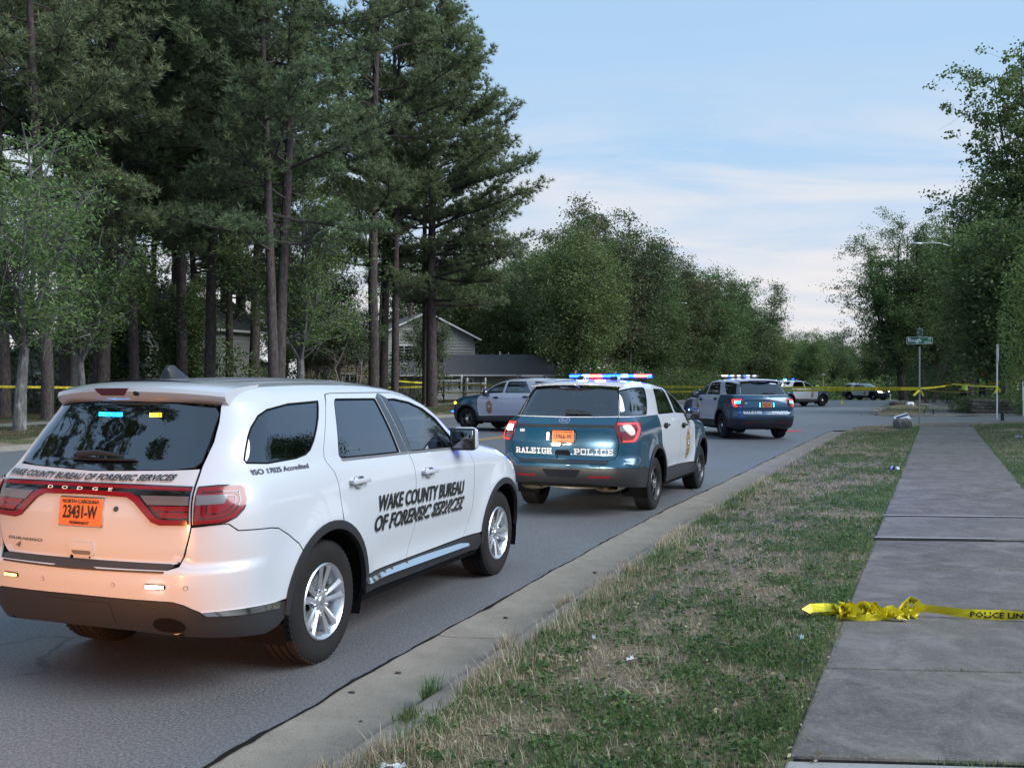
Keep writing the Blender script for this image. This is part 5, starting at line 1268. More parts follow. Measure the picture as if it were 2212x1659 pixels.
        o = link('slab', me, root); o.location = (xc, yc, float(TR(yc)) + rnd_.uniform(-.004, .006)); o.rotation_euler = (rnd_.uniform(-.003, .004), rnd_.uniform(-.004, .004), 0)
        if abs(y-11.40) < .1 or abs(y-9.75) < .1:
            o.location.z += .012; w_ = 1.0 if y > 10 else .62; x0 = float(sw_left(y))-xc; V = [(x0+.01, y-yc+.012, .002), (x0+SWW*w_-.01, y-yc+.012+js*SWW*w_, .002), (x0+SWW*w_+.01, y-yc+.075+js*SWW*w_, .002), (x0+.03, y-yc+.085, .002)]
            e = bpy.data.meshes.new('ground_edge'); e.from_pydata(V, [], [(0, 1, 2, 3)]); e.materials.append(MT['slab_light']); link('ground_edge', e, o)
        j = bpy.data.meshes.new('joint'); j.from_pydata([(float(sw_left(y))-xc, y-yc-.03, -.014), (float(sw_left(y))+SWW-xc, y-yc-.03+js*SWW, -.014), (float(sw_left(y))+SWW-xc, y-yc+.03+js*SWW, -.014), (float(sw_left(y))-xc, y-yc+.03, -.014)], [], [(0, 1, 2, 3)]); j.materials.append(MT['crack_fill']); link('joint', j, o)
    # far pavement, driveway apron and island beyond the side street
    strip('far_sidewalk', np.arange(47.5, 92, 1.), lambda y: sw_left(y)-.0, lambda y: sw_left(y)+SWW, 'drive_concrete', .02, 3, kind='structure')
    V = [(24.2,44.0),(20.2,44.4),(20.9,47.6),(21.6,50.2),(24.0,52.5),(26.6,51.6),(27.5,48.5),(31.5,46.4),(31,43.0)]; 
    vs, fs = cdt(V, [], .5); o = link('driveway', mesh_np('driveway', np.stack([vs[:, 0], vs[:, 1], elev(vs[:, 0], vs[:, 1])+.03], -1), fs, MT['drive_concrete'])); o['kind'] = 'structure'
    strip('left_sidewalk', np.arange(18, 100, 2.), lambda y: KX(y)-ROADW-8.3, lambda y: KX(y)-ROADW-6.7, 'drive_concrete', .02, 2, kind='structure')
build_ground()

# ---------------------------------------------------------------- leaves and wood
def leaf_mat(name, cols, trans=.35, rough=.55):
    m = bpy.data.materials.new(name); m.use_nodes = True; t = NT(m); b = t.b
    ri = t.n('ShaderNodeNewGeometry').outputs['Random Per Island']; oi = t.n('ShaderNodeObjectInfo').outputs['Random']
    c = t.ramp(ri, [(i/(len(cols)-1), c) for i, c in enumerate(cols)])
    n = t.noise(t.pos(), .55, 3, .5); hs = t.n('ShaderNodeHueSaturation'); hs.inputs['Saturation'].default_value = .92; t.l(c, hs.inputs['Color'])
    t.l(t.math('ADD', t.math('MULTIPLY', n, .9), .58), hs.inputs['Value']); t.l(t.math('ADD', t.math('MULTIPLY', oi, .035), .485), hs.inputs['Hue'])
    t.l(hs.outputs[0], b.inputs['Base Color']); b.inputs['Roughness'].default_value = rough; b.inputs['Specular IOR Level'].default_value = .35
    tr = t.n('ShaderNodeBsdfTranslucent'); t.l(hs.outputs[0], tr.inputs['Color']); mx = t.n('ShaderNodeMixShader'); mx.inputs[0].default_value = trans
    t.l(b.outputs[0], mx.inputs[1]); t.l(tr.outputs[0], mx.inputs[2]); t.l(mx.outputs[0], t.nt.nodes['Material Output'].inputs[0])
    MT[name] = m
leaf_mat('pine_needles', [(0.085, 0.129, 0.065), (0.13, 0.185, 0.085), (0.176, 0.23, 0.1), (0.221, 0.241, 0.1)], .38)
leaf_mat('broad_leaf', [(0.048, 0.085, 0.025), (0.08, 0.137, 0.035), (0.12, 0.182, 0.048), (0.176, 0.234, 0.062)], .4)
leaf_mat('fresh_leaf', [(0.063, 0.109, 0.031), (0.105, 0.172, 0.042), (0.154, 0.23, 0.055), (0.21, 0.287, 0.077)], .45)
leaf_mat('dark_leaf', [(0.034, 0.063, 0.023), (0.058, 0.101, 0.034), (0.088, 0.133, 0.042), (0.128, 0.168, 0.052)], .3)
leaf_mat('russet_leaf', [(0.042, 0.063, 0.023), (0.07, 0.105, 0.033), (0.119, 0.112, 0.039), (0.14, 0.084, 0.039)], .35)
leaf_mat('green_blade', [(.055,.10,.028), (.085,.15,.04), (.13,.20,.055), (.19,.24,.10)], .35)
leaf_mat('dry_blade', [(.20,.15,.085), (.33,.26,.155), (.45,.37,.235), (.58,.49,.34)], .3)
leaf_mat('clover_leaf', [(.025,.07,.018), (.045,.11,.025), (.075,.16,.035), (.11,.19,.045)], .4)
def bark(name, a, b, c, s=14):
    m = mat(name, rough=.95, spec=.15); t = NT(m); v = t.pos((1, 1, .28), obj=True)
    n = t.noise(v, s, 7, .7, .4); col = t.ramp(n, [(.3, a), (.5, b), (.72, c)]); t.base(col); t.bump(n, .9, .03)
bark('pine_bark', (.028,.022,.020), (.065,.054,.049), (.13,.112,.102)); bark('grey_bark', (.05,.048,.042), (.12,.115,.105), (.30,.30,.28), 9); bark('smooth_bark', (.10,.08,.065), (.18,.15,.125), (.27,.235,.20), 6)
bark('dark_bark', (.02,.017,.015), (.05,.043,.038), (.10,.09,.08)); bark('pole_wood', (.06,.055,.05), (.12,.11,.10), (.20,.19,.175), 10)

def rand_dirs(n, rg): v = rg.normal(size=(n, 3)); return v/np.linalg.norm(v, axis=1, keepdims=True)
def leaf_quads(C, size, rg, flat=.5, aspect=.5, droop=0):
    """rhombic leaves at the points C"""
    n = len(C); L = size*rg.uniform(.65, 1.25, n)[:, None]; a = rand_dirs(n, rg); a[:, 2] = a[:, 2]*(1-flat) - droop; a /= np.linalg.norm(a, axis=1, keepdims=True)
    r = rand_dirs(n, rg); r[:, 2] *= .5; b = np.cross(a, r); b /= np.maximum(np.linalg.norm(b, axis=1, keepdims=True), 1e-6)
    V = np.stack([C-a*L*.5, C+b*L*aspect*.5, C+a*L*.5, C-b*L*aspect*.5], 1).reshape(-1, 3)
    i = np.arange(n)*4; return V, np.stack([i, i+1, i+2, i+3], 1)
def needle_tufts(C, D, size, rg, k=18):
    """spiky tufts around the points C pointing along D"""
    n = len(C); c = np.repeat(C, k, 0); d = np.repeat(D, k, 0) + rand_dirs(n*k, rg)*.95; d /= np.linalg.norm(d, axis=1, keepdims=True)
    L = size*rg.uniform(.6, 1.15, (n*k, 1)); s = np.cross(d, rand_dirs(n*k, rg)); s /= np.maximum(np.linalg.norm(s, axis=1, keepdims=True), 1e-6)
    w = .020
    V = np.stack([c - s*w, c + s*w, c + d*L], 1).reshape(-1, 3); i = np.arange(n*k)*3; return V, np.stack([i, i+1, i+2], 1)
def bend_line(p, d, L, n, rg, wob, up=0):
    pts = [np.array(p, float)]; d = np.array(d, float); d /= np.linalg.norm(d)
    for i in range(n):
        d = d + rg.normal(size=3)*wob + np.array((0, 0, up)); d /= np.linalg.norm(d); pts.append(pts[-1] + d*L/n)
    return pts, d
def wood_mesh(lines, name, mt):
    mb = MB()
    for pts, r0, r1, n in lines:
        m = len(pts); mb.tube([Vector(map(float, p)) for p in pts], [r0 + (r1-r0)*i/(m-1) for i in range(m)], n, cap=False)
    return mb.mesh(name, MT[mt], True)
def make_pine(seed, H, r, base, spread, dens=1.0, bias=None):
    rg = np.random.default_rng(seed); tr, _ = bend_line((0, 0, -.3), (0, 0, 1), H+.3, 14, rg, .012, .02); tr = np.array(tr); tr[:, :2] -= tr[1, :2]*0
    trunk = [(tr, r, .04, 10)]; limbs = []; C = []; D = []
    nb = int((H-base)*4.2*dens)
    for i in range(nb):
        t = (i+rg.random())/nb; h = base + (H-base)*t**.9; q = (h-base)/(H-base)
        L = spread*(math.sin(PI*min(1, q*.80+.20))**.75)*rg.uniform(.5, 1.15)*(1.0-.40*q) + .35
        a = rg.uniform(0, 2*PI)
        if bias is not None and rg.random() < .35: a = bias + rg.normal()*.7
        el = -.05 + .85*q + rg.normal()*.12; k = min(13, max(0, int((h+.3)/(H+.3)*14))); p = tr[k] + (tr[k+1]-tr[k])*(((h+.3)/(H+.3)*14)-k)
        pts, d = bend_line(p, (math.cos(a)*math.cos(el), math.sin(a)*math.cos(el), math.sin(el)), L, 5, rg, .10, .05)
        limbs.append((pts, max(.014, r*.30*(1-q*.75)*min(1, L/3)), .010, 5))
        ns = int(4+L*5.0)
        for j in range(ns):
            u = (j+.5)/ns; u = .28+.72*u; kk = min(4, int(u*5)); c = pts[kk] + (pts[kk+1]-pts[kk])*(u*5-kk)
            l2 = (.25+.42*L*(1-u)*.8+.25)*rg.uniform(.6, 1.2); aa = a + rg.choice((-1, 1))*rg.uniform(.4, 1.2)
            q2, d2 = bend_line(c, (math.cos(aa), math.sin(aa), .25+rg.normal()*.22), l2, 2, rg, .18, .12)
            if l2 > .5: limbs.append((q2, .012, .006, 3))
            for s in range(2+int(l2*5)):
                f = (s+1)/(2+int(l2*5)); pt = q2[0] + (q2[-1]-q2[0])*f + rg.normal(size=3)*.09; C.append(pt); D.append(d2 + np.array((0, 0, .5)))
    for s in range(8): C.append(tr[-1] - np.array((0, 0, s*.16)) + rg.normal(size=3)*.08); D.append(np.array((0, 0, 1.)))
    C = np.array(C); D = np.array(D); D /= np.linalg.norm(D, axis=1, keepdims=True); V, F = needle_tufts(C, D, .30, rg, 13)
    return wood_mesh(trunk, 'trunk', 'pine_bark'), wood_mesh(limbs, 'limbs', 'pine_bark'), mesh_np('crown', V, F, MT['pine_needles'], False)
def make_broad(seed, H, r, base, R, mt='broad_leaf', bk='grey_bark', leaf=.11, n1=7, vase=.55, dens=1.0, droop=.15, stems=1, aspect=.5, dead=0, per=26, clump=.34, squash=.8, vcut=0, ls=1.35):
    rg = np.random.default_rng(seed); trunk = []; limbs = []; tips = []; z0 = base*.55
    for s in range(stems):
        a0 = 2*PI*s/stems+rg.random(); off = .12*stems**.5*(stems > 1)
        p0 = (off*math.cos(a0), off*math.sin(a0), -.2); d0 = (.0+.30*math.cos(a0)*(stems > 1), .30*math.sin(a0)*(stems > 1), 1)
        tr, d = bend_line(p0, d0, base+.2, 6, rg, .035*(1+(stems > 1)), .03); trunk.append((tr, r/(1 if stems == 1 else 1.5), r*.62/(1 if stems == 1 else 1.5), 9))
        m = max(3, n1 if stems == 1 else n1//2)
        for i in range(m):
            a = 2*PI*i/m + rg.uniform(-.4, .4); st = tr[-1] if i % 2 else tr[-2] + (tr[-1]-tr[-2])*rg.random()
            el = math.atan2(1, vase)*rg.uniform(.75, 1.15); tgt = np.array((math.cos(a)*R*.72*rg.uniform(.5, 1), math.sin(a)*R*.72*rg.uniform(.5, 1), base+(H-base)*rg.uniform(.55, .95)))
            if i == 0: tgt = np.array((rg.normal()*.2, rg.normal()*.2, H*.95))
            dd = tgt-st; L = np.linalg.norm(dd); d1 = dd/L*.7 + np.array((math.cos(a)*math.cos(el), math.sin(a)*math.cos(el), math.sin(el)))*.4
            pts = [st]; dcur = d1/np.linalg.norm(d1)
            for k in range(7):
                w = (tgt-pts[-1]); w /= max(np.linalg.norm(w), 1e-6); dcur = dcur*.75 + w*.35 + rg.normal(size=3)*.07; dcur /= np.linalg.norm(dcur); pts.append(pts[-1]+dcur*L/7)
            r1 = r*.42; limbs.append((pts, r1, .02, 6))
            for k in range(1, 8):
                for _ in range(3 if k > 1 else 2):
                    aa = rg.uniform(0, 2*PI); dv = dcur*.5 + np.array((math.cos(aa), math.sin(aa), rg.uniform(-.25, .75))); l2 = (H-base)*.20*rg.uniform(.6, 1.4)*(1.25-.09*k)
                    q2, dq = bend_line(pts[k] - (pts[k]-pts[k-1])*rg.random(), dv, l2, 4, rg, .16, -.01); limbs.append((q2, .028, .007, 4))
                    for kk in range(1, 5):
                        tips.append(q2[kk])
                        if rg.random() < .8: q3, _ = bend_line(q2[kk], dq*.4+rand_dirs(1, rg)[0]*1.1, l2*.55, 2, rg, .2, -.03); limbs.append((q3, .010, .004, 3)); tips += [q3[1], q3[2]]
            for _ in range(dead):
                aa = rg.uniform(0, 2*PI); q2, _ = bend_line(pts[3], (math.cos(aa)*.6, math.sin(aa)*.6, 1.1), (H-base)*.42, 5, rg, .13, .03); limbs.append((q2, .022, .004, 4))
                for kk in (2, 3, 4): q3, _ = bend_line(q2[kk], rand_dirs(1, rg)[0]+np.array((0, 0, .8)), .8, 3, rg, .2); limbs.append((q3, .009, .003, 3))
    T = np.array(tips)
    # a few extra clumps fill the outline of the crown
    ne = int(110*dens); e = rand_dirs(ne, rg)*rg.uniform(.55, 1.0, (ne, 1)); e[:, 2] = e[:, 2]*squash; ex = np.stack([e[:, 0]*R, e[:, 1]*R, base+(H-base)*.55 + e[:, 2]*(H-base)*.5], 1)
    ex = ex[ex[:, 2] > base*.9]; T = np.vstack([T, ex]); T = T[T[:, 2] > base*.9 + vcut*np.hypot(T[:, 0], T[:, 1])]; keep = rg.random(len(T)) < min(1, dens*900/len(T)); T = T[keep]
    m = len(T); C = np.repeat(T, per, 0) + rg.normal(size=(m*per, 3))*np.array((clump, clump, clump*.6))*rg.uniform(.45, 1.1, (m, 1)).repeat(per, 0)
    V, F = leaf_quads(C, leaf*ls, rg, .45, aspect, droop)
    return wood_mesh(trunk, 'trunk', bk), wood_mesh(limbs, 'limbs', bk), mesh_np('crown', V, F, MT[mt], False)
def make_bush(seed, R, H, mt, leaf=.07, n=2600):
    rg = np.random.default_rng(seed); e = rand_dirs(n, rg); rr = rg.uniform(.55, 1, (n, 1))**.5; C = e*rr; lump = .8+.35*vnoise(e[:, 0]*2+5, e[:, 1]*2+e[:, 2]*2, 1.3, seed)[:, None]; C = C*lump*np.array((R, R, H*.6)); C[:, 2] = np.abs(C[:, 2]+H*.42)
    V, F = leaf_quads(C, leaf, rg, .2, .55); st = []
    for k in range(5): a = 2*PI*k/5; q, _ = bend_line((0, 0, -.1), (math.cos(a)*.7, math.sin(a)*.7, 1), H*.7, 3, rg, .15); st.append((q, .02, .006, 4))
    return wood_mesh(st, 'stems', 'dark_bark'), None, mesh_np('foliage', V, F, MT[mt], False)
KIND = {}
def kind(key, fn, *a, **k): KIND[key] = (fn, a, k)
def get(key):
    v = KIND[key]
    if callable(v[0]): KIND[key] = v = v[0](*v[1], **v[2])
    return v
PLANTS = []
def plant(key, x, y, name='tree', s=1, rz=None, sz=None, z=None):
    w, l, f = get(key); o = empty(name, (x, y, ez(x, y) if z is None else z), random.uniform(0, 6.28) if rz is None else rz); o.scale = (s, s, sz or s)
    link(w.name.split('.')[0], w, o)
    if l: link('limbs', l, o)
    link(f.name.split('.')[0], f, o); PLANTS.append(o)
    return o
# ---------------------------------------------------------------- cars in their places
def place(c, P, xw, yw, head, zg):
    f = (math.sin(head), math.cos(head)); l = (-math.cos(head), math.sin(head)); r = c.root if hasattr(c, 'root') else c
    r.location = (P[0]-f[0]*xw-l[0]*yw, P[1]-f[1]*xw-l[1]*yw, zg); r.rotation_euler = (0, 0, PI/2-head); return r
ca = build_forensic(); tag(place(ca, (-1.199, 6.246), 1.15, -.915, math.atan2(1.066, 2.847), 0), 'white forensic services SUV with orange plate nearest the camera', 'suv')
cb = build_police(POLICE_B, 'police_suv'); rb = tag(place(cb, (1.987, 13.6), 1.19, -.95, math.atan2(1.128, 2.63), .025), 'teal and white police SUV numbered 586 with its light bar blazing blue and red', 'police suv')
cc = build_police(POLICE_C, 'police_suv'); rc = tag(place(cc, (6.25, 29.2), 1.12, .95, math.radians(-8.7), .14), 'dark teal police SUV seen from behind with cyan lights beside its plate', 'police suv')
GP = 'police suvs stopped across the road'
for r in (rb, rc): r['group'] = GP
r1 = copy_tree(rc); tag(place(r1, (-1.556, 33.7), 4.145, .95, math.atan2(-.79, .62), .16), 'police SUV side on at the left facing left with gold badge on white door', 'police suv', GP)
r4 = copy_tree(rc); tag(place(r4, (21.27, 67), 4.145, -.95, math.atan2(.88, .47), .18), 'police SUV facing right behind the hanging tape with two cyan roof lights', 'police suv', GP)
r5 = copy_tree(rb); tag(place(r5, (36.0, 104.5), 1.19, -.95, math.atan2(.57, -.82), -.07), 'farthest police SUV facing the camera with headlights lit at the road crest', 'police suv', GP)
r6 = copy_tree(rc); tag(place(r6, (22.6, 79), 2.6, -.95, math.atan2(.75, .66), .14), 'police SUV mostly hidden behind the one with cyan roof lights', 'police suv', GP)
bar_lights(rb, 'bbwrrbbbwbrrbb', ((.45, (.02, .08, 1), 300), (-.45, (.02, .08, 1), 300), (.15, (1, .12, .05), 25)))
bar_lights(rc, 'lldlolodlolooo'); bar_lights(r1, 'o'*14); bar_lights(r4, 'cccooooobbooco', ((.5, (.1, .5, 1), 14), (-.4, (.1, .4, 1), 14)))
bar_lights(r5, 'o'*14); bar_lights(r6, 'oooccoooooooob')
for r in (r1, r4, r5, r6):
    for o in list(r.children):
        for ch in o.children:
            if ch.name.startswith(('light_guide', 'reverse_lens', 'led_row')): set_mat(ch, 'lens_dark_red')
for o in r5.children:
    if o.name.startswith('headlight'): set_mat(o, 'led_white')
    if o.name.startswith('front_bumper'): pass
# blue and cyan grille lamps of the farthest car, lit cornering lamps of the others
for r, pts, mt in ((r5, ((5.06, .62, .62), (5.06, .48, .62)), 'led_cyan'), (r1, ((5.0, .70, .62), (5.02, .55, .62)), 'led_deepblue'), (r1, ((4.72, .86, .93),), 'led_amber'), (rb, ((.40, .0, 1.60),), None)):
    if not mt: continue
    for p in pts: mb = MB(); mb.box(p, (.05, .11, .05)); mb.build('warning_light', MT[mt], r)
# the lit reverse segment of the near police car's left lamp
for o in rb.children:
    if o.name.startswith('tail_lamp'):
        for ch in o.children:
            if ch.name.startswith('reverse_lens') and any((v.co.y > 0) for v in list(ch.data.vertices)[:3]): set_mat(ch, 'led_white')
# headlights of a vehicle stopped behind the camera light the white car's bumper
def follow_lamp(x, y, z, tx, ty, tz, e, size):
    l = bpy.data.lights.new('headlight_glow', 'SPOT'); l.energy = e; l.color = (1, .36, .09); l.spot_size = math.radians(38); l.spot_blend = .9; l.shadow_soft_size = size
    o = bpy.data.objects.new('headlight_glow', l); COL.objects.link(o); o.location = (x, y, z); d = Vector((tx-x, ty-y, tz-z)); o.rotation_euler = d.to_track_quat('-Z', 'Y').to_euler()
for hx_ in (-.62, .62):
    l = bpy.data.lights.new('headlight_beam', 'SPOT'); l.energy = 140; l.color = (1, .90, .78); l.spot_size = math.radians(46); l.spot_blend = .8; l.shadow_soft_size = .06
    o = bpy.data.objects.new('headlight_beam', l); COL.objects.link(o); o.parent = ca.root; o.location = (5.16, hx_, .82); o.rotation_euler = (0, math.radians(-94), 0)
follow_lamp(-3.6, 1.2, .35, -2.55, 5.2, .32, 430, .15)

# ---------------------------------------------------------------- houses
mat('siding_grey', (.34,.34,.31), .8); mat('siding_tan', (.40,.31,.21), .8); mat('siding_olive', (.22,.22,.18), .8); mat('house_trim', (.62,.62,.60), .6); mat('door_brown', (.05,.025,.018), .6); mat('white_vinyl', (.62,.62,.60), .5)
def shingle_mat():
    m = mat('roof_shingle', rough=.95); t = NT(m); v = t.pos(obj=True); c = t.ramp(t.noise(v, 7, 6, .7), [(.3, (.045,.042,.045)), (.7, (.12,.11,.11))]); t.base(c)
shingle_mat()
def clap(mb, p0, p1, z0, z1, n, step=.26, gable=None):
    """stepped boards between two plan points; gable: apex height at the middle"""
    p0 = Vector((*p0, 0)); p1 = Vector((*p1, 0)); d = p1-p0; L = d.length; d.normalize(); z = z0
    top = gable or z1
    while z < top-.01:
        ze = min(z+step, top)
        def span(h):
            if h <= z1: return 0, L
            f = (h-z1)/(top-z1) if top > z1 else 0; return L*.5*f, L - L*.5*f
        a0, a1 = span(z); b0, b1 = span(ze)
        A = p0+d*a0+n*.045; B = p0+d*a1+n*.045; Cc = p0+d*b1; Dd = p0+d*b0
        mb.add([(A.x,A.y,z),(B.x,B.y,z),(Cc.x,Cc.y,ze),(Dd.x,Dd.y,ze)], [(0,1,2,3)]); mb.add([(A.x,A.y,z),(B.x,B.y,z),((B-n*.045).x,(B-n*.045).y,z),((A-n*.045).x,(A-n*.045).y,z)], [(0,3,2,1)])
        z = ze
def house(x, y, w, l, eave, ridge, rz, siding, label, windows=(), hip=0, z=None, over=.45, doors=(), cat='house', chimneys=()):
    """gable end faces local -y, ridge along y; (x, y) is the middle of the near gable"""
    z0 = ez(x, y)-.2 if z is None else z; r = empty('house', (x, y, z0), rz); tag(r, label, cat, 'houses among the trees'); mb = MB()
    clap(mb, (-w/2, 0), (w/2, 0), 0, eave, Vector((0,-1,0)), gable=(ridge-.05 if not hip else None))
    clap(mb, (w/2, 0), (w/2, l), 0, eave, Vector((1,0,0))); clap(mb, (-w/2, l), (-w/2, 0), 0, eave, Vector((-1,0,0))); clap(mb, (w/2, l), (-w/2, l), 0, eave, Vector((0,1,0)))
    mb.build('wall', MT[siding], r)
    mb = MB(); s = (ridge-eave)/(w/2); o = over; t = .12; h0 = hip
    for sd in (1, -1):
        a = [(sd*(w/2+o), -o, eave-s*o), (0, -o+h0, ridge), (0, l+o-h0, ridge), (sd*(w/2+o), l+o, eave-s*o)]; b = [(p[0], p[1], p[2]+t) for p in a]
        mb.add(a+b, [(4,5,6,7) if sd < 0 else (7,6,5,4), (0,1,2,3) if sd > 0 else (3,2,1,0), (0,4,5,1), (3,2,6,7), (0,3,7,4)])
    if hip:
        for yy, yr in ((-o, -o+h0), (l+o, l+o-h0)):
            mb.add([(-w/2-o, yy, eave-s*o+t), (w/2+o, yy, eave-s*o+t), (0, yr, ridge+t)], [(0,1,2) if yy < 0 else (2,1,0)])
    mb.build('roof', MT['roof_shingle'], r)
    mb = MB()
    if not hip:
        for sd in (1, -1):
            mb.tube([(sd*(w/2+o), -o-.02, eave-s*o+.02), (0, -o-.02, ridge+.04)], .09, 4)
    else: mb.box((0, -o-.03, eave-s*o+.02), (w+2*o, .12, .14))
    mb.build('fascia', MT['house_trim'], r)
    for sd in (1, -1): mb = MB(); mb.box((sd*(w/2+o+.05), l/2, eave-s*o+.03), (.12, l+2*o, .13)); mb.tube([(sd*(w/2+o), .15, eave-s*o), (sd*(w/2+.08), .12, eave-.5), (sd*(w/2+.08), .12, .1)], .045, 6); mb.build('gutter', MT['house_trim'], r)
    for face, a, zc, ww, hh in windows:
        M = {'f': (Vector((a, -.03, zc)), Vector((1,0,0)), Vector((0,-1,0))), 'l': (Vector((-w/2-.03, a, zc)), Vector((0,-1,0)), Vector((-1,0,0))), 'r': (Vector((w/2+.03, a, zc)), Vector((0,1,0)), Vector((1,0,0)))}[face]
        c, t_, n = M; up = Vector((0,0,1))
        def bx(mb, dx, dz, sx, sz, d0, d1):
            P = [c + t_*(dx+i*sx/2) + up*(dz+j*sz/2) + n*d for d in (d0, d1) for j in (-1, 1) for i in (-1, 1)]
            mb.add(P, [(0,1,3,2),(4,6,7,5),(0,4,5,1),(2,3,7,6),(0,2,6,4),(1,5,7,3)])
        mb = MB(); f = .09
        bx(mb, 0, hh/2, ww+f, f, 0, .06); bx(mb, 0, -hh/2, ww+f, f, 0, .07); bx(mb, -ww/2, 0, f, hh, 0, .06); bx(mb, ww/2, 0, f, hh, 0, .06); bx(mb, 0, 0, .05, hh, 0, .05); bx(mb, 0, 0, ww, .05, 0, .05)
        fr = mb.build('window', MT['house_trim'], r); mb = MB(); bx(mb, 0, 0, ww, hh, -.02, .01); mb.build('pane', MT['window_dark'], fr)
    for a, ww, hh in doors: mb = MB(); mb.box((a, -.04, hh/2+.15), (ww, .06, hh)); d = mb.build('door', MT['door_brown'], r); mb = MB(); mb.box((a, -.045, hh+.2), (ww+.2, .06, .10)); mb.box((a-ww/2-.05, -.045, hh/2+.15), (.10, .06, hh)); mb.box((a+ww/2+.05, -.045, hh/2+.15), (.10, .06, hh)); mb.build('door_frame', MT['house_trim'], d)
    for cx, cy in chimneys: mb = MB(); mb.tube([(cx, cy, ridge-.8), (cx, cy, ridge+.9)], .16, 8); mb.box((cx, cy, ridge+.95), (.42, .42, .12)); mb.build('chimney', MT['door_brown'], r)
    return r
mat('window_dark', (.012,.014,.018), .06, coat=1)
colx = lambda c, Y: (c-2015.5)/3854*Y
house(-7.2, 82, 8.4, 12, 5.2, 7.2, math.radians(20), 'siding_grey', 'two storey grey clapboard house with white gable trim behind the crape myrtle', (('f',-1.9,3.7,1.5,1.5),('l',3,3.7,1.3,1.3),('l',7,3.7,1.3,1.3)), doors=((-1.2,1.0,2.1),(.6,1.6,2.1)), chimneys=((-.6,3),(.5,7)))
house(-14.6, 80, 6.0, 9, 5.0, 6.6, math.radians(-6), 'siding_tan', 'tan clapboard house half hidden behind the crape myrtle stems', (('f',-1.4,3.6,1.2,1.3),('f',1.4,1.4,1.2,1.3)), doors=((-.9,1.0,2.1),))
house(4.0, 78, 8.6, 13.0, 2.25, 3.7, math.radians(90), 'siding_olive', 'low ranch house with dark shingle roof right of the gabled house', (('l',3.5,1.4,1.6,1.0),('l',7.5,1.4,1.2,1.0)), hip=2.5)
house(colx(370,50), 52, 5.0, 9, 4.6, 6.3, math.radians(-25), 'siding_grey', 'grey sided house behind the leftmost pines', (('f',-.6,3.4,1.0,1.2),))
house(colx(170,50), 50, 5.5, 8, 2.4, 3.6, math.radians(-20), 'siding_olive', 'low grey house wing behind the mossy street tree', (('f',0,1.3,1.0,1.0),))
house(colx(960,86), 84, 7.0, 12, 2.6, 4.4, math.radians(35), 'siding_olive', 'low house with pale gable seen between the pine trunks', (('f',0,1.4,1.2,1.1),))
house(colx(780,92), 92, 7.0, 11, 2.8, 5.4, math.radians(20), 'siding_grey', 'pale house deep in the pines left of the low gable', (('f',1,1.4,1.2,1.1),))
# white lattice porch fence
def lattice(x0, x1, y, z0, z1, label):
    r = empty('lattice_fence', ((x0+x1)/2, y, z0)); tag(r, label, 'fence', 'white lattice panels by the porch'); w = x1-x0; H = z1-z0
    for sx in (-w/2, w/2): mb = MB(); mb.box((sx, 0, H/2+.1), (.11, .11, H+.2)); mb.lathe([(.09,0),(.09,.04),(.05,.07),(.08,.12),(.0,.22)], 10, Matrix.Translation((sx, 0, H+.2)), axis='Z'); mb.build('post', MT['white_vinyl'], r)
    for zz in (.08, H*.55, H): mb = MB(); mb.box((0, 0, zz), (w-.12, .05, .09)); mb.build('rail', MT['white_vinyl'], r)
    mb = MB(); mb.box((0, 0, H*.3), (w-.12, .03, H*.48)); mb.build('panel', MT['white_vinyl'], r); mb = MB(); n = int(w/.16); h = H*.40
    for k in range(-2, n+2):
        for s in (1, -1):
            a = -w/2+.06+k*.16; b = a+h*s
            if min(a, b) < -w/2+.04 or max(a, b) > w/2-.04: continue
            mb.tube([(a, .012*s, H*.57), (b, .012*s, H*.57+h)], .018, 4)
    o = mb.build('lattice', MT['white_vinyl'], r); o['kind'] = 'stuff'
lattice(-5.6, -3.6, 70, .55, 1.95, 'white lattice porch panel left of the downspout'); lattice(-3.2, -1.9, 70, .55, 1.75, 'short white lattice panel with finials near the ranch roof')

# ---------------------------------------------------------------- iron fence
mat('iron', (.012,.012,.013), .5)
def iron_fence(p0, p1, label, H=1.35, sp=.13):
    p0, p1 = np.array(p0, float), np.array(p1, float); L = np.linalg.norm(p1-p0); a = math.atan2(p1[1]-p0[1], p1[0]-p0[0]); zb = ez(*p0)
    r = empty('iron_fence', (p0[0], p0[1], zb), a); tag(r, label, 'fence', 'black iron fence in front of the pines'); nb = int(L/2.4); k = 0
    mp = MB(); mp.box((0, 0, H/2-.1), (.06, .06, H+.3)); mp.lathe([(.04,0),(.055,.03),(.04,.07),(0,.09)], 8, Matrix.Translation((0, 0, H+.05)), axis='Z'); pm = mp.mesh('post', MT['iron'])
    mq = MB(); mq.box((0, 0, H/2), (.018, .018, H)); qm = mq.mesh('picket', MT['iron']); mr = MB(); mr.box((L/nb/2, 0, 0), (L/nb, .03, .035)); rm = mr.mesh('rail', MT['iron'])
    dz = lambda s: ez(p0[0]+math.cos(a)*s, p0[1]+math.sin(a)*s)-zb
    for i in range(nb+1): o = link('post', pm, r); o.location = (i*L/nb, 0, dz(i*L/nb))
    for i in range(nb):
        for h in (.12, H-.18, H-.02): o = link('rail', rm, r); o.location = (i*L/nb, 0, h+dz((i+.5)*L/nb))
    x = sp
    while x < L: o = link('picket', qm, r); o.location = (x, 0, dz(x)); x += sp
iron_fence((-34, 34), (-20, 41), 'black iron fence behind the mossy street tree at far left'); iron_fence((-20, 41), (-9.2, 55), 'black iron fence behind the long white SUV roof'); iron_fence((-9.2, 55), (-2.2, 70), 'black iron fence behind the crape myrtle by the side on police SUV')

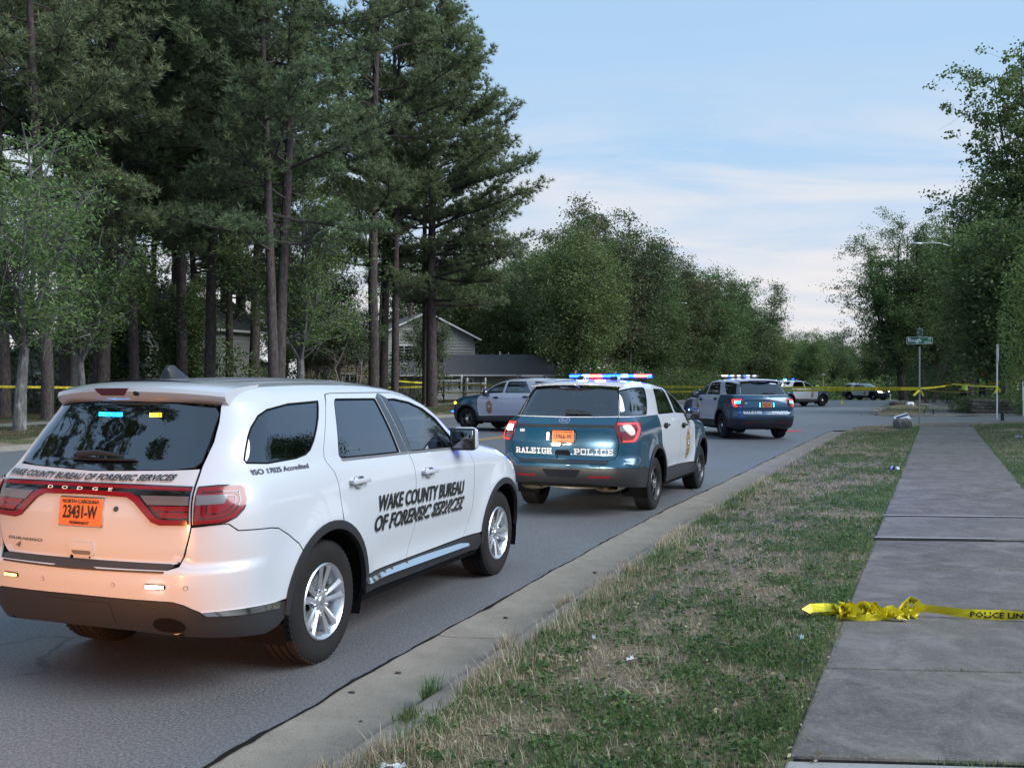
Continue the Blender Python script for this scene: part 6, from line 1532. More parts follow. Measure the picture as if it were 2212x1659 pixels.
# ---------------------------------------------------------------- trees
kind('pineA', make_pine, 1, 26, .26, 7.5, 5.6, .70); kind('pineB', make_pine, 2, 24, .23, 6.2, 5.4, .70); kind('pineC', make_pine, 3, 27, .28, 8.5, 6.0, .70)
kind('pineBig', make_pine, 4, 22.6, .34, 5.4, 7.0, 1.25, 0.0)
kind('mossy', make_broad, 11, 9.8, .21, 2.5, 4.6, 'fresh_leaf', 'grey_bark', .14, 8, .75, .75, .45, 1, .28, 5, 24, .36, .8, .45, 1.2)
kind('mossyB', make_broad, 12, 10.6, .2, 2.6, 4.4, 'fresh_leaf', 'grey_bark', .13, 8, .65, .85, .4, 1, .3, 4, 26, .38, .8, .45, 1.2)
kind('crape', make_broad, 13, 5.8, .10, 2.6, 2.2, 'dark_leaf', 'smooth_bark', .08, 7, .55, .8, .1, 5, .5, 0, 34, .24, .8, .45, 1.0)
kind('oakA', make_broad, 14, 15, .24, 3.2, 5.2, 'broad_leaf', 'dark_bark', .15, 8, .6, 1.15, .1, 1, .6, 0, 34, .55)
kind('oakB', make_broad, 15, 14, .22, 2.2, 4.8, 'broad_leaf', 'dark_bark', .14, 8, .5, 1.15, .1, 2, .6, 0, 34, .55)
kind('oakC', make_broad, 16, 16, .24, 4.0, 5.0, 'dark_leaf', 'dark_bark', .15, 8, .5, 1.15, .1, 1, .6, 0, 34, .55)
kind('russet', make_broad, 17, 15, .22, 3.5, 4.6, 'russet_leaf', 'grey_bark', .14, 8, .5, 1.1, .1, 1, .6, 1, 32, .5)
kind('zelkova', make_broad, 18, 12.4, .32, 2.2, 5.0, 'broad_leaf', 'dark_bark', .12, 12, .45, 2.4, .25, 1, .45, 0, 32, .30, .8, .60, 1.2)
kind('maple', make_broad, 19, 26, .34, 5, 7.6, 'broad_leaf', 'dark_bark', .20, 12, .35, 1.5, .1, 1, .8, 0, 30, .36, .8, 0, 1.15)
kind('young', make_broad, 20, 7.5, .10, 1.2, 2.8, 'broad_leaf', 'grey_bark', .12, 7, .5, .8, .1, 1, .5, 0, 30, .4)
kind('bush', make_bush, 30, 1.4, 1.6, 'dark_leaf', .09, 2600); kind('bushG', make_bush, 31, 1.3, 1.5, 'broad_leaf', .09, 2600); kind('juniper', make_bush, 32, 1.1, .8, 'dark_leaf', .06, 2600); kind('arbor', make_bush, 33, 1.5, 7.5, 'fresh_leaf', .11, 9000)
ORD = ['first','second','third','fourth','fifth','sixth','seventh','eighth','ninth','tenth','eleventh','twelfth','thirteenth','fourteenth','fifteenth','sixteenth','seventeenth','eighteenth','nineteenth','twentieth'] 
ORD += ['twenty-'+o for o in ORD[:9]] + ['thirtieth'] + ['thirty-'+o for o in ORD[:9]] + ['fortieth'] + ['forty-'+o for o in ORD[:9]]
def row(items, name, cat, group, text):
    """items: (kind, x, y, scale); labelled in order from the left of the picture"""
    items = sorted(items, key=lambda t: t[1]/t[2])
    for i, (k, x, y, s) in enumerate(items): tag(plant(k, x, y, name, s), text.replace('#', ORD[i]), cat, group)
rt = random.Random(11)
# pines whose trunks show, by their column in the picture
P = [(18,37),(186,35),(268,41),(318,47),(383,44),(403,40),(527,43),(594,56),(686,52),(718,45),(776,50),(820,42),(905,52),(937,58),(994,50),(1079,38),(1100,39),(1470,50),(1511,57),(1555,54)]
row([(('pineA','pineB','pineC')[i % 3], colx(c, z), z, .85+.25*rt.random()) for i, (c, z) in enumerate(P)], 'pine_tree', 'pine', 'pines behind the iron fence', 'tall pine with bare trunk, # from the left behind the iron fence')
tag(plant('pineBig', colx(1700, 56), 56, 'pine_tree', 1, 0), 'broad tall pine standing against the sky in front of the gabled house', 'pine')
tag(plant('pineB', colx(1668, 57.5), 58.5, 'pine_tree', .93, 2.2), 'slimmer twin trunk pine close behind the broad tall pine', 'pine')
tag(plant('pineC', colx(1490, 74), 74, 'pine_tree', .92, 1.2), 'background pine filling the gap left of the broad tall pine', 'pine')
B = [(-40, 62), (-33, 56), (-22, 72), (-18, 66), (-17, 58)]
row([(('pineA','pineB','pineC')[i % 3], x, y, .9+.2*rt.random()) for i, (x, y) in enumerate(B)], 'pine_tree', 'pine', 'pines deeper in the wood', 'pine deeper in the wood, # of the back rank from the left')
U = [(-27,44,.55),(-19,47,.5),(-15.5,46,.45),(-23,58,.65),(-12,60,.6),(-30,50,.6),(-18,78,.8),(-9,92,.9),(-30,70,.8),(-3,98,1.0),(-13.5,70,.55),(-36,60,.8),(2,104,1.05),(-6,112,1.1),(-24,40,.35),(6,96,.9)]
row([(('oakA','oakC','oakB','young')[i % 3 if s > .5 else 3], x, y, s if s > .5 else s*1.8) for i, (x, y, s) in enumerate(U)], 'broadleaf_tree', 'tree', 'broadleaf trees growing under the pines', 'leafy understorey tree among the pines, # from the left')
tag(plant('mossy', -14.9, 29.6, 'street_tree', 1.0, .6), 'street tree with lichen mottled grey trunk at the far left edge', 'tree')
tag(plant('mossyB', colx(1185, 41), 41, 'street_tree', 1.02, 2.0), 'street tree with pale lichen branches above the white SUV roof', 'tree')
tag(plant('mossyB', colx(330, 38), 38, 'street_tree', .9, 4.0), 'street tree with bare upper twigs right of the leftmost street tree', 'tree')
row([('crape', colx(1310, 52), 52, .82), ('crape', colx(1385, 50), 50, .88), ('crape', colx(1690, 66), 66, .98), ('crape', colx(1235, 54), 54, .8)], 'crape_myrtle', 'tree', 'crape myrtles with smooth bare stems', 'crape myrtle with smooth forked stems, # from the left')
# the leafy wall beyond the left kerb
W = []
for i in range(30):
    y = 72 + i*4.6 + rt.uniform(-1.5, 1.5); x = float(KX(y)) - ROADW - rt.uniform(3.2, 6.5); s = (.80 + .22*rt.random()) if y < 120 else .75+.2*rt.random()
    W.append((('oakB','oakA','russet','oakC','zelkova')[i % 5], x, y, s))
row(W, 'broadleaf_tree', 'tree', 'leafy trees lining the left kerb', 'leafy tree of the wall along the left kerb, # from the left')
W = [('russet', colx(2300, 98), 98, 1.30), ('pineB', colx(2335, 102), 102, .78), ('oakA', colx(2490, 104), 104, 1.08), ('oakC', colx(2420, 92), 92, .95), ('russet', colx(2660, 112), 112, 1.05), ('oakA', colx(2820, 116), 116, 1.08), ('oakB', colx(2740, 106), 106, 1.0), ('oakC', colx(2950, 126), 126, .98), ('oakC', colx(2190, 86), 86, .9), ('oakA', colx(2120, 98), 98, 1.0), ('oakB', colx(2060, 92), 92, .95), ('oakA', colx(3040, 140), 140, .85)]
row(W, 'broadleaf_tree', 'tree', 'taller trees rising behind the kerb trees', 'taller tree rising behind the kerb trees, # from the left')
W = [(('oakA','oakC','oakB')[i % 3], 44+i*9.5+rt.uniform(-3, 3), 205+rt.uniform(-14, 30), .95+.25*rt.random()) for i in range(14)] + [(('oakC','oakA')[i % 2], 52+i*8+rt.uniform(-3, 3), 248+rt.uniform(-8, 14), 1.1+.25*rt.random()) for i in range(12)] + [(('oakB','oakA','oakC')[i % 3], 52+i*3.9+rt.uniform(-1, 1), 178+rt.uniform(-8, 12), .80+.25*rt.random()) for i in range(10)]
row(W, 'broadleaf_tree', 'tree', 'far trees beyond the crest', 'far tree beyond the road crest, # from the left')
row([('bushG', x, y, s_) for x, y, s_ in [(30+i*6.5+rt.uniform(-2,2), 150+rt.uniform(-12,16), rt.uniform(2.4, 3.6)) for i in range(14)] + [(8+i*5, 118+i*7, rt.uniform(2.2,3)) for i in range(7)] + [(-8+i*4.2, 94+rt.uniform(-4,6), rt.uniform(1.8,2.6)) for i in range(6)]], 'shrub', 'shrub', 'thick growth beyond the crest', 'big shrub in the thick growth beyond the crest, # from the left')
# low growth in the wood
for key, pts, nm, g, tx in (('bush', [(-22,46),(-17,50),(-13,53),(-26,52),(-10,62),(-7,66),(-19,60),(-28,46),(-15,47.5),(-11.5,57)], 'shrub', 'shrubs at the foot of the pines', 'dark shrub at the foot of the pines, # from the left'),
    ('bushG', [(float(KX(y))-ROADW-rt.uniform(2.0, 3.0), y) for y in np.arange(70, 150, 3.4)], 'shrub', 'shrubs edging the left kerb', 'green shrub edging the left kerb, # from the left')):
    row([(key, x, y, rt.uniform(1.4, 2.3)) for x, y in pts], nm, 'shrub', g, tx)
# right-hand side of the road
tag(plant('zelkova', colx(3556, 66), 66, 'zelkova_tree', 1.02, 1.0), 'vase shaped street tree standing by the far corner of the side street', 'tree')
tag(plant('maple', 40.5, 74, 'tall_tree', 1.08, .3), 'very tall leafy tree at the right edge against the sky', 'tree')
W = [('oakA', 37.0, 82, 1.0), ('oakC', 39, 64, 1.0), ('oakB', 36.5, 74, .7), ('oakC', 43, 84, 1.3), ('russet', 42, 90, 1.0), ('oakA', 47, 104, 1.0), ('oakC', 44, 70, 1.35), ('oakB', 40, 92, .6), ('oakC', 52, 114, 1.0), ('oakA', 50, 96, 1.3), ('oakB', 47, 60, 1.1), ('oakA', 58, 124, 1.1)]
row(W, 'broadleaf_tree', 'tree', 'woodland on the right of the road', 'woodland tree behind the street signs, # from the left')
tag(plant('crape', colx(3658, 68), 68, 'crape_myrtle', .95, 1), 'bare stemmed crape myrtle beside the sign pole', 'tree')
tag(plant('young', colx(3960, 50), 50, 'multi_stem_tree', 1.45, 2), 'many stemmed tree on the bank behind the stop sign pole', 'tree'); tag(plant('oakB', colx(3985, 51), 53, 'multi_stem_tree', .72, 2), 'dark many stemmed tree beside the white yard sign', 'tree')
tag(plant('arbor', colx(4075, 44), 44, 'arborvitae', 1, 0), 'bright green columnar conifer at the right edge', 'tree')
row([('juniper', colx(c, z), z, s) for c, z, s in ((3830,50,1.2),(3870,48.6,1.15),(3905,48.4,1.1),(3945,47.6,1.2),(3985,47,1.2),(4030,46.4,1.3))], 'juniper_shrub', 'shrub', 'dark junipers above the block wall', 'dark juniper shrub above the block wall, # from the left')
row([('bush', colx(c, z), z, s) for c, z, s in ((3625,80,1.8),(3690,78,1.6),(3760,74,1.6),(3830,66,1.8),(3900,62,1.8),(3990,60,2.0),(3590,86,2),(4060,56,2.2),(3720,92,2.4),(3660,100,2.6),(3800,84,2.4))], 'shrub', 'shrub', 'undergrowth of the right woodland', 'undergrowth shrub of the right woodland, # from the left')
# trees behind and beside the camera, mirrored in the car windows
W = [('oakC', 27, 23, 1.0), ('oakA', 31, 27, 1.1), ('oakC', 34, 32, 1.1), ('oakB', 30, 17, 1.1), ('oakC', 38, 24, 1.3), ('oakA', 39, 36, 1.1), ('oakB', -12, -16, 1.2), ('oakC', -18, -12, 1.3), ('pineA', -16, -20, .9), ('oakA', 2, -30, .9), ('oakB', -24, -4, 1.2), ('oakC', 14, -34, 1.0), ('pineB', -8, -26, .9), ('pineA', -26, -2, 1.15), ('pineC', -28, 5, 1.1), ('pineB', -33, 10, 1.1)]
for i, (k, x, y, s) in enumerate(W): tag(plant(k, x, y, 'roadside_tree', s), 'roadside tree behind the camera, mirrored in the car windows, ' + ORD[i], 'tree', 'trees behind the camera')
# ---------------------------------------------------------------- grass on the verge and the lawn
def rnd_xy(n, y0, y1, fl, fr, rg, pw=1.6):
    t = rg.random(n); Y = y0 + (y1-y0)*t**pw; a, b = fl(Y), fr(Y); return a + (b-a)*rg.random(n), Y
def blades(name, X, Y, H, W, rg, mt, lean=.5, segs=2, label=None, z0=None):
    n = len(X); Z = elev(X, Y) if z0 is None else z0; a = rg.uniform(0, 2*PI, n); ln = lean*rg.uniform(.2, 1.3, n); dx = np.cos(a)*ln*H; dy = np.sin(a)*ln*H; sx = -np.sin(a+rg.normal(size=n)*.5)*W/2; sy = np.cos(a)*W/2
    B = np.stack([X, Y, Z-.005], -1); Hz = H*np.sqrt(np.clip(1-.5*ln*ln, .05, 1)); s = np.stack([sx, sy, 0*sx], -1)
    mid = B + np.stack([dx*.35, dy*.35, Hz*.6], -1); tip = B + np.stack([dx, dy, Hz], -1)
    V = np.stack([B-s, B+s, mid+s*.75, mid-s*.75, tip], 1).reshape(-1, 3); i = np.arange(n)*5
    F = np.concatenate([np.stack([i, i+1, i+2], 1), np.stack([i, i+2, i+3], 1), np.stack([i+3, i+2, i+4], 1)]); o = link(name, mesh_np(name, V, F, MT[mt], False)); tag(o, label, 'grass', kind='stuff'); return o
def grass():
    rg = np.random.default_rng(5); vl = lambda y: KX(y)+.80/.92; vr = lambda y: sw_left(y)-.02
    def green(x, y): return vnoise(x, y, .8, 1)*.36 + vnoise(x+.3*y, y, 2.6, 4)*.30 + vnoise(x, y, 7, 9)*.20 + vnoise(x, y, 17, 2)*.14 + .16*np.clip((x-vl(y))/(vr(y)-vl(y)), 0, 1)
    R = [(3.2, 34.4, vl, vr, 1.0), (3.5, 37.5, lambda y: sw_left(y)+SWW+.02, lambda y: sw_left(y)+SWW+4.5, .75)]
    for k, (y0, y1, fl, fr, q) in enumerate(R):
        where = 'the verge between kerb and pavement' if k == 0 else 'the lawn right of the pavement'
        X, Y = rnd_xy(int(120000*q), y0, y1, fl, fr, rg); g = green(X, Y); far = np.clip(Y/8, 1, 3)
        m = rg.random(len(X)) < np.clip((g-.535)*6, .12, 1); x, y = X[m], Y[m]; blades('green_grass', x, y, rg.uniform(.015, .07, len(x))*np.clip(.8+far[m]*.15, 1, 1.4), .0035*far[m]**.8, rg, 'green_blade', .7, label='short green grass on '+where)
        X, Y = rnd_xy(int(110000*q), y0, y1, fl, fr, rg); g = green(X, Y); far = np.clip(Y/8, 1, 3); m = rg.random(len(X)) < np.clip((.66-g)*4, .16, 1); x, y = X[m], Y[m]
        blades('dry_grass', x, y, rg.uniform(.02, .075, len(x)), .0032*far[m]**.8, rg, 'dry_blade', 1.2, label='dry straw coloured grass on '+where)
        # clover
        X, Y = rnd_xy(int(70000*q), y0, min(y1, 20), fl, fr, rg, 1.4); g = green(X, Y); m = rg.random(len(X)) < np.clip((g-.57)*7, 0, 1); x, y = X[m], Y[m]
        C = np.stack([x, y, elev(x, y)+rg.uniform(.008, .035, len(x))], -1); V, F = leaf_quads(C, .020, rg, .8, .8); o = link('clover', mesh_np('clover', V, F, MT['clover_leaf'], False)); tag(o, 'low clover leaves on '+where, 'clover', kind='stuff')
    n = 900; Y = 3.3+26*rg.random(n)**1.5; X = vl(Y)+(vr(Y)-vl(Y))*rg.random(n); k = 14; s_ = rg.uniform(.4, 1.3, n)
    xx = np.repeat(X, k)+rg.normal(size=n*k)*.030*np.repeat(s_, k); yy = np.repeat(Y, k)+rg.normal(size=n*k)*.030*np.repeat(s_, k); C = np.stack([xx, yy, elev(xx, yy)+.012+.035*rg.random(n*k)*np.repeat(s_, k)], -1)
    V, F = leaf_quads(C, .034, rg, .55, .42); tag(link('weeds', mesh_np('weeds', V, F, MT['clover_leaf'], False)), 'broad leaved weeds dotted over the verge', 'weeds', kind='stuff')
    # taller tufts where the grass meets the gutter
    Y = 3.3+27*rg.random(22000)**1.3; t = vnoise(Y, Y*0, 1.7, 6)*.6 + vnoise(Y, Y*0, 5, 3)*.4; m = rg.random(len(Y)) < np.clip((t-.40)*4, .03, 1); Y = Y[m]; X = KX(Y) + (.74 + np.abs(rg.normal(size=len(Y)))*.13)/.92
    blades('kerb_grass', X, Y, rg.uniform(.04, .14, len(Y)), .004*np.clip(Y/8, 1, 2), rg, 'dry_blade', .85, label='tall dry grass fringe leaning over the gutter')
    Y = rg.uniform(3.4, 30, 6500); X = KX(Y) + (.78 + np.abs(rg.normal(size=len(Y)))*.12)/.92; blades('kerb_grass', X, Y, rg.uniform(.04, .11, len(Y)), .005*np.clip(Y/8, 1, 2), rg, 'green_blade', .6, label='green grass fringe along the gutter')
    # weeds in the pavement joints
    X = []; Y = []
    for yj in [4.07, 5.36, 6.81, 8.22, 9.75, 11.40, 12.95] + [14.45+1.46*k for k in range(14)]:
        n = rg.integers(30, 130); c = rg.random(3)*SWW; xx = sw_left(yj) + c[rg.integers(0, 3, n)] + rg.normal(size=n)*.10; xx = xx[(xx > sw_left(yj)) & (xx < sw_left(yj)+SWW)]; X += list(xx); Y += list(yj - (xx-sw_left(yj))*.07 + rg.normal(size=len(xx))*.012)
    X, Y = np.array(X), np.array(Y); blades('joint_weeds', X, Y, rg.uniform(.008, .030, len(X)), .005, rg, 'green_blade', 1.1, label='tiny weeds in the pavement joints', z0=TR(Y)+.0)
    for sgn, w in ((0, 0.0), (1, SWW)):
        Y = rg.uniform(3.3, 34, 9000); X = sw_left(Y) + w + (1 if sgn else -1)*(np.abs(rg.normal(size=9000))*.05-.05*vnoise(Y, Y*0, 1.3, sgn)); blades('edge_grass', X, Y, rg.uniform(.02, .06, 9000), .004*np.clip(Y/8, 1, 2.4), rg, 'green_blade', .7, label='grass creeping over the %s edge of the pavement' % ('right' if sgn else 'left'), z0=TR(Y)-.02)
    # big single tufts
    for i, (cs, ys, hgt, mt) in enumerate([(2880, 2010, .16, 'green_blade'), (1695, 2690, .14, 'green_blade'), (2480, 2245, .10, 'dry_blade'), (1990, 2530, .13, 'dry_blade'), (2220, 2350, .11, 'dry_blade'), (1240, 3010, .09, 'dry_blade'), (1600, 2810, .10, 'green_blade')]):
        y = 1.66*3854/(ys-1507); x = (cs-2015.5)/3854*y; n = 150; X = x+rg.normal(size=n)*.03; Y = y+rg.normal(size=n)*.04
        o = blades('grass_tuft', X, Y, rg.uniform(.4, 1.2, n)*hgt, .005, rg, mt, .8); tag(o, ('green' if 'green' in mt else 'straw coloured') + ' grass tuft on the verge, ' + ORD[i] + ' of the large tufts', 'grass tuft', 'large tufts on the verge', 'thing'); 
    # grass of the island and banks across the side street
    X, Y = rnd_xy(26000, 46.2, 74, lambda y: KX(y)+1.0, lambda y: sw_left(y)-.1, rg, 1); m = street_d(X, Y) > .5; X, Y = X[m], Y[m]; blades('island_grass', X, Y, rg.uniform(.03, .09, len(X)), .014, rg, 'dry_blade', .8, label='dry grass on the island across the side street')
    X, Y = rnd_xy(30000, 44, 60, lambda y: 22+0*y, lambda y: 34+0*y, rg, 1); m = (street_d(X, Y) > .6); X, Y = X[m], Y[m]; blades('bank_grass', X, Y, rg.uniform(.03, .08, len(X)), .014, rg, 'green_blade', .8, label='short grass on the bank by the block wall')
    Y = 24 + 60*rg.random(30000); X = KX(Y)-ROADW-.9-rg.random(30000)*9; blades('left_verge_grass', X, Y, rg.uniform(.03, .08, 30000), .012, rg, 'green_blade', .8, label='patchy grass on the left verge')
grass()

# ---------------------------------------------------------------- police tape
mat('tape_yellow', (.80,.68,.03), .45, spec=.4); mat('tape_ink', (.03,.028,.02), .5)
def ribbon(name, pts, width, twist, label=None, text=None, parent=None, group=None, wav=.0, seed=0, cat='police tape', tsize=.85, side=1):
    """flat band along pts; twist: angle of the band about its axis at each point (0 = edge up)"""
    rg = np.random.default_rng(seed); P = [Vector(map(float, p)) for p in pts]; n = len(P); V = []; F = []; fr = []
    for i, p in enumerate(P):
        d = (P[min(i+1, n-1)] - P[max(i-1, 0)]).normalized(); up = Vector((0, 0, 1)); up = (up - d*up.dot(d)); up = up.normalized() if up.length > .05 else d.orthogonal().normalized(); sd = d.cross(up)
        tw = twist[i] if isinstance(twist, (list, tuple)) else twist; b = up*math.cos(tw) + sd*math.sin(tw); nn = d.cross(b)
        w = width*(1 + wav*(rg.random()-.5)); V += [p - b*w/2, p + nn*wav*.02*rg.normal(), p + b*w/2]; fr.append((p, b, nn))
    for i in range(n-1):
        for j in range(2): a = i*3+j; F.append((a, a+1, a+4, a+3))
    me = bpy.data.meshes.new(name); me.from_pydata([tuple(v) for v in V], [], F); me.materials.append(MT['tape_yellow']); me.update(); o = link(name, me, parent)
    if label: tag(o, label, cat, group)
    if text:
        s = [0]
        for i in range(n-1): s.append(s[-1] + (P[i+1]-P[i]).length)
        L = s[-1]; bm = bmesh.new(); tl = text[1]; x = text[2] if len(text) > 2 else .1
        bt = text_2d(text[0], .1, bold=.003, res=1); fit(bt, tl*.9, width*.62); base = [(v.co.x, v.co.y) for v in bt.verts]; fcs = [[v.index for v in f.verts] for f in bt.faces]; bt.free()
        Vt = []; Ft = []
        while x + tl < L:
            b0 = len(Vt)
            for (a, b) in base:
                q = x + a if side > 0 else x + tl*.9 - a; i = min(max(np.searchsorted(s, q)-1, 0), n-2); f = (q-s[i])/max(s[i+1]-s[i], 1e-6); p = fr[i][0].lerp(fr[i+1][0], f); bb = fr[i][1].lerp(fr[i+1][1], f).normalized(); nn = fr[i][2].lerp(fr[i+1][2], f)
                if nn.length > 0: nn.normalize()
                Vt.append(tuple(p + bb*(b-width*.31)*1.0 + nn*(.006)))
            Ft += [tuple(i+b0 for i in f) for f in fcs]; x += tl
        if Vt: m2 = bpy.data.meshes.new('tape_lettering'); m2.from_pydata(Vt, [], Ft); m2.materials.append(MT['tape_ink']); m2.update(); link('tape_lettering', m2, o)['kind'] = 'stuff'
    return o
def hang(a, b, sag, n=30): return [(a[0]+(b[0]-a[0])*t, a[1]+(b[1]-a[1])*t, a[2]+(b[2]-a[2])*t - 4*sag*t*(1-t)) for t in [i/n for i in range(n+1)]]
TXT = ('POLICE LINE DO NOT CROSS', 1.05, .1, 1)
SP = (14.65, 35.2); ST = (colx(3925, 40.5), 40.5)
TG = 'yellow police tape strung across the road'
def zat(y_src, Y): return CAM_H - (y_src-1507)/3854*Y
A0 = (colx(1700, 62), 62.0, zat(1515, 62)); A1 = (SP[0], SP[1], zat(1528, 35.2))
ribbon('police_tape', hang(A0, A1, .02), .075, [.0+.15*math.sin(i*.7) for i in range(31)], 'long yellow police tape from the left crape myrtle to the street sign pole', TXT, group=TG)
A0b = (colx(1700, 62), 62.0, zat(1545, 62)); ribbon('police_tape', hang(A0b, (SP[0]-.0, SP[1], zat(1532, 35.2)), .05), .075, [.1+.3*math.sin(i*.5) for i in range(31)], 'second yellow police tape just under the long one', TXT, group=TG)
ribbon('police_tape', hang((SP[0], SP[1], zat(1529, 35.2)), (colx(3755, 56), 56, zat(1512, 56)), .04), .075, .2, 'yellow tape from the sign pole back to the officers', group=TG)
ribbon('police_tape', hang((SP[0], SP[1], zat(1531, 35.2)), (ST[0], ST[1], zat(1524, 40.5)), .16), .05, 1.0, 'sagging twisted yellow tape between sign pole and stop sign', TXT, group=TG)
ribbon('police_tape', hang((ST[0], ST[1], zat(1522, 40.5)), (colx(3755, 56), 56, zat(1512, 56)), .03), .06, .3, 'yellow tape from the stop sign back to the officers', group=TG)
ribbon('police_tape', hang((colx(3755, 56), 56, zat(1512, 56)), (colx(4060, 50), 50, zat(1503, 50)), .04), .06, .2, 'pale yellow tape running right behind the stop sign', group=TG)
ribbon('police_tape', hang((-19.5, 33, zat(1518, 33)), (colx(1700, 62), 62.0, zat(1522, 62)), .12), .075, .1, 'yellow tape strung low through the left street trees', TXT, group=TG)
ribbon('police_tape', hang((colx(1540, 56), 56, zat(1497, 56)), (colx(1700, 62), 62.0, zat(1508, 62)), .03), .075, .1, 'short yellow tape high on the left crape myrtle', group=TG)
for i, (x, y, z, dx, dz) in enumerate([(SP[0]-.02, SP[1]-.05, zat(1535, 35.2), -.22, -.20), (SP[0]+.03, SP[1]-.05, zat(1535, 35.2), .07, -.22), (ST[0], ST[1]-.05, zat(1524, 40.5), -.12, -.24), (ST[0], ST[1]-.05, zat(1524, 40.5), .10, -.18)]):
    ribbon('tape_tail', [(x, y, z), (x+dx*.5, y-.02, z+dz*.5), (x+dx, y-.03, z+dz)], .075, .5, ['loose tape end hanging left of the sign pole', 'loose tape end hanging right of the sign pole', 'knotted tape loop left of the stop sign pole', 'knotted tape loop right of the stop sign pole'][i], group='tape ends knotted on the poles')
# the crumpled heap on the pavement, one long piece folded on itself
def heap():
    r = empty('crumpled_tape', (2.45, 6.52, float(TR(6.5)))); tag(r, 'crumpled heap of yellow police tape lying across the pavement edge', 'police tape')
    gx = lambda c, y: (c-2015.5)/3854*y - 2.45
    rg = np.random.default_rng(21)
    def crumple(x0, x1, y, z, w, n, seed, amp=.03, tw=2.4, txt=True):
        q = np.random.default_rng(seed); pts = []; tws = []; a = q.uniform(0, 6)
        for i in range(n+1):
            t = i/n; pts.append((x0+(x1-x0)*t, y + amp*math.sin(a+t*(4+seed % 6))+q.normal()*amp*.25, max(.012, z*(1+.55*math.sin(a*2+t*11)) + q.normal()*.005))); a += .05; tws.append(tw*math.sin(a*1.7+t*(3+seed % 5))*.6+.9)
        return ribbon('tape_fold', pts, w, tws, text=('POLICE LINE DO NOT CROSS', .62, .02, 1) if txt else None, parent=r, wav=.35, seed=seed)
    def wrap(x0, x1, y0, y1, r0, r1, pitch, w, seed, ph=0):
        q = np.random.default_rng(seed); n = int(abs(x1-x0)/pitch*10)+8; pts = []; tws = []
        for i in range(n+1):
            t = i/n; a = ph+2*PI*t*abs(x1-x0)/pitch; r_ = (r0+(r1-r0)*t)*(.8+.35*float(vnoise(t*9, seed, 1)))
            pts.append((x0+(x1-x0)*t+q.normal()*.003, y0+(y1-y0)*t+r_*math.cos(a)*1.1, max(.006, r_*.85+r_*math.sin(a)*.9))); tws.append(.25*math.sin(a)+PI*0)
        # the band lies flat on the bundle: twist so that its face looks outwards
        return ribbon('tape_fold', pts, w, [.0+.5*math.sin(3.1*i+seed) for i in range(n+1)], text=('POLICE LINE DO NOT CROSS', .55, .01, 1), parent=r, wav=.25, seed=seed)
    # loose loop at the left end
    L_ = gx(3178, 6.5); K = gx(3300, 6.5)
    ribbon('tape_fold', [(K, .02, .06), (K-.07, .045, .055), (L_+.05, .05, .05), (L_, .02, .035), (L_+.03, -.02, .022), (K-.06, -.03, .03), (K+.02, -.01, .04)], .062, [.9, .7, .5, 1.0, 1.3, .9, .6], parent=r, wav=.12, seed=3)
    wrap(K-.03, gx(3440, 6.5), .0, -.02, .040, .048, .060, .060, 5); wrap(gx(3445, 6.5), K-.01, -.02, .01, .044, .038, .075, .055, 6, 2.0); wrap(K+.02, gx(3420, 6.5), -.01, -.02, .030, .040, .10, .07, 7, 4.0)
    wrap(gx(3430, 6.5), gx(3600, 6.5), -.02, -.03, .030, .020, .12, .055, 8); wrap(gx(3430, 6.5), gx(3610, 6.5), -.02, -.01, .034, .026, .17, .06, 9, 3.0); wrap(gx(3560, 6.5), gx(3620, 6.5), -.02, .0, .030, .026, .05, .05, 12, 1.0)
    crumple(gx(3310,6.45), gx(3560,6.45), -.10, .016, .050, 14, 71, .012, 1.0); crumple(gx(3440,6.5), gx(3560,6.5), .03, .022, .05, 10, 72, .01, 1.0)
    ribbon('tape_fold', [(gx(3545,6.5), .0, .03), (gx(3570,6.5), .01, .075), (gx(3592,6.5), .01, .118), (gx(3612,6.5), .0, .10), (gx(3625,6.5), -.01, .05)], .060, [.3, .2, .6, .3, .5], text=('DO NOT CROSS', .16, .01, 1), parent=r, wav=.1, seed=81)
    ribbon('tape_fold', [(gx(3415,6.5), -.02, .02), (gx(3425,6.5), -.01, .07), (gx(3445,6.5), -.02, .095), (gx(3462,6.5), -.05, .05), (gx(3468,6.5), -.06, .015)], .065, [.2, .3, .8, .4, .3], parent=r, wav=.1, seed=82)
    pts = []
    x0, x1 = gx(3610,6.5), 4.5-2.45
    for i in range(25): t = i/24; pts.append((x0+(x1-x0)*t, .02 - .42*t**1.2, max(.034, .060*(1-t)**3)+.004*math.sin(t*20)))
    ribbon('tape_tail', pts, .070, [.35+.30*math.sin(i*.8) for i in range(25)], text=('POLICE LINE DO NOT CROSS', .95, .35, 1), parent=r, wav=.15, seed=9, side=1)
heap()

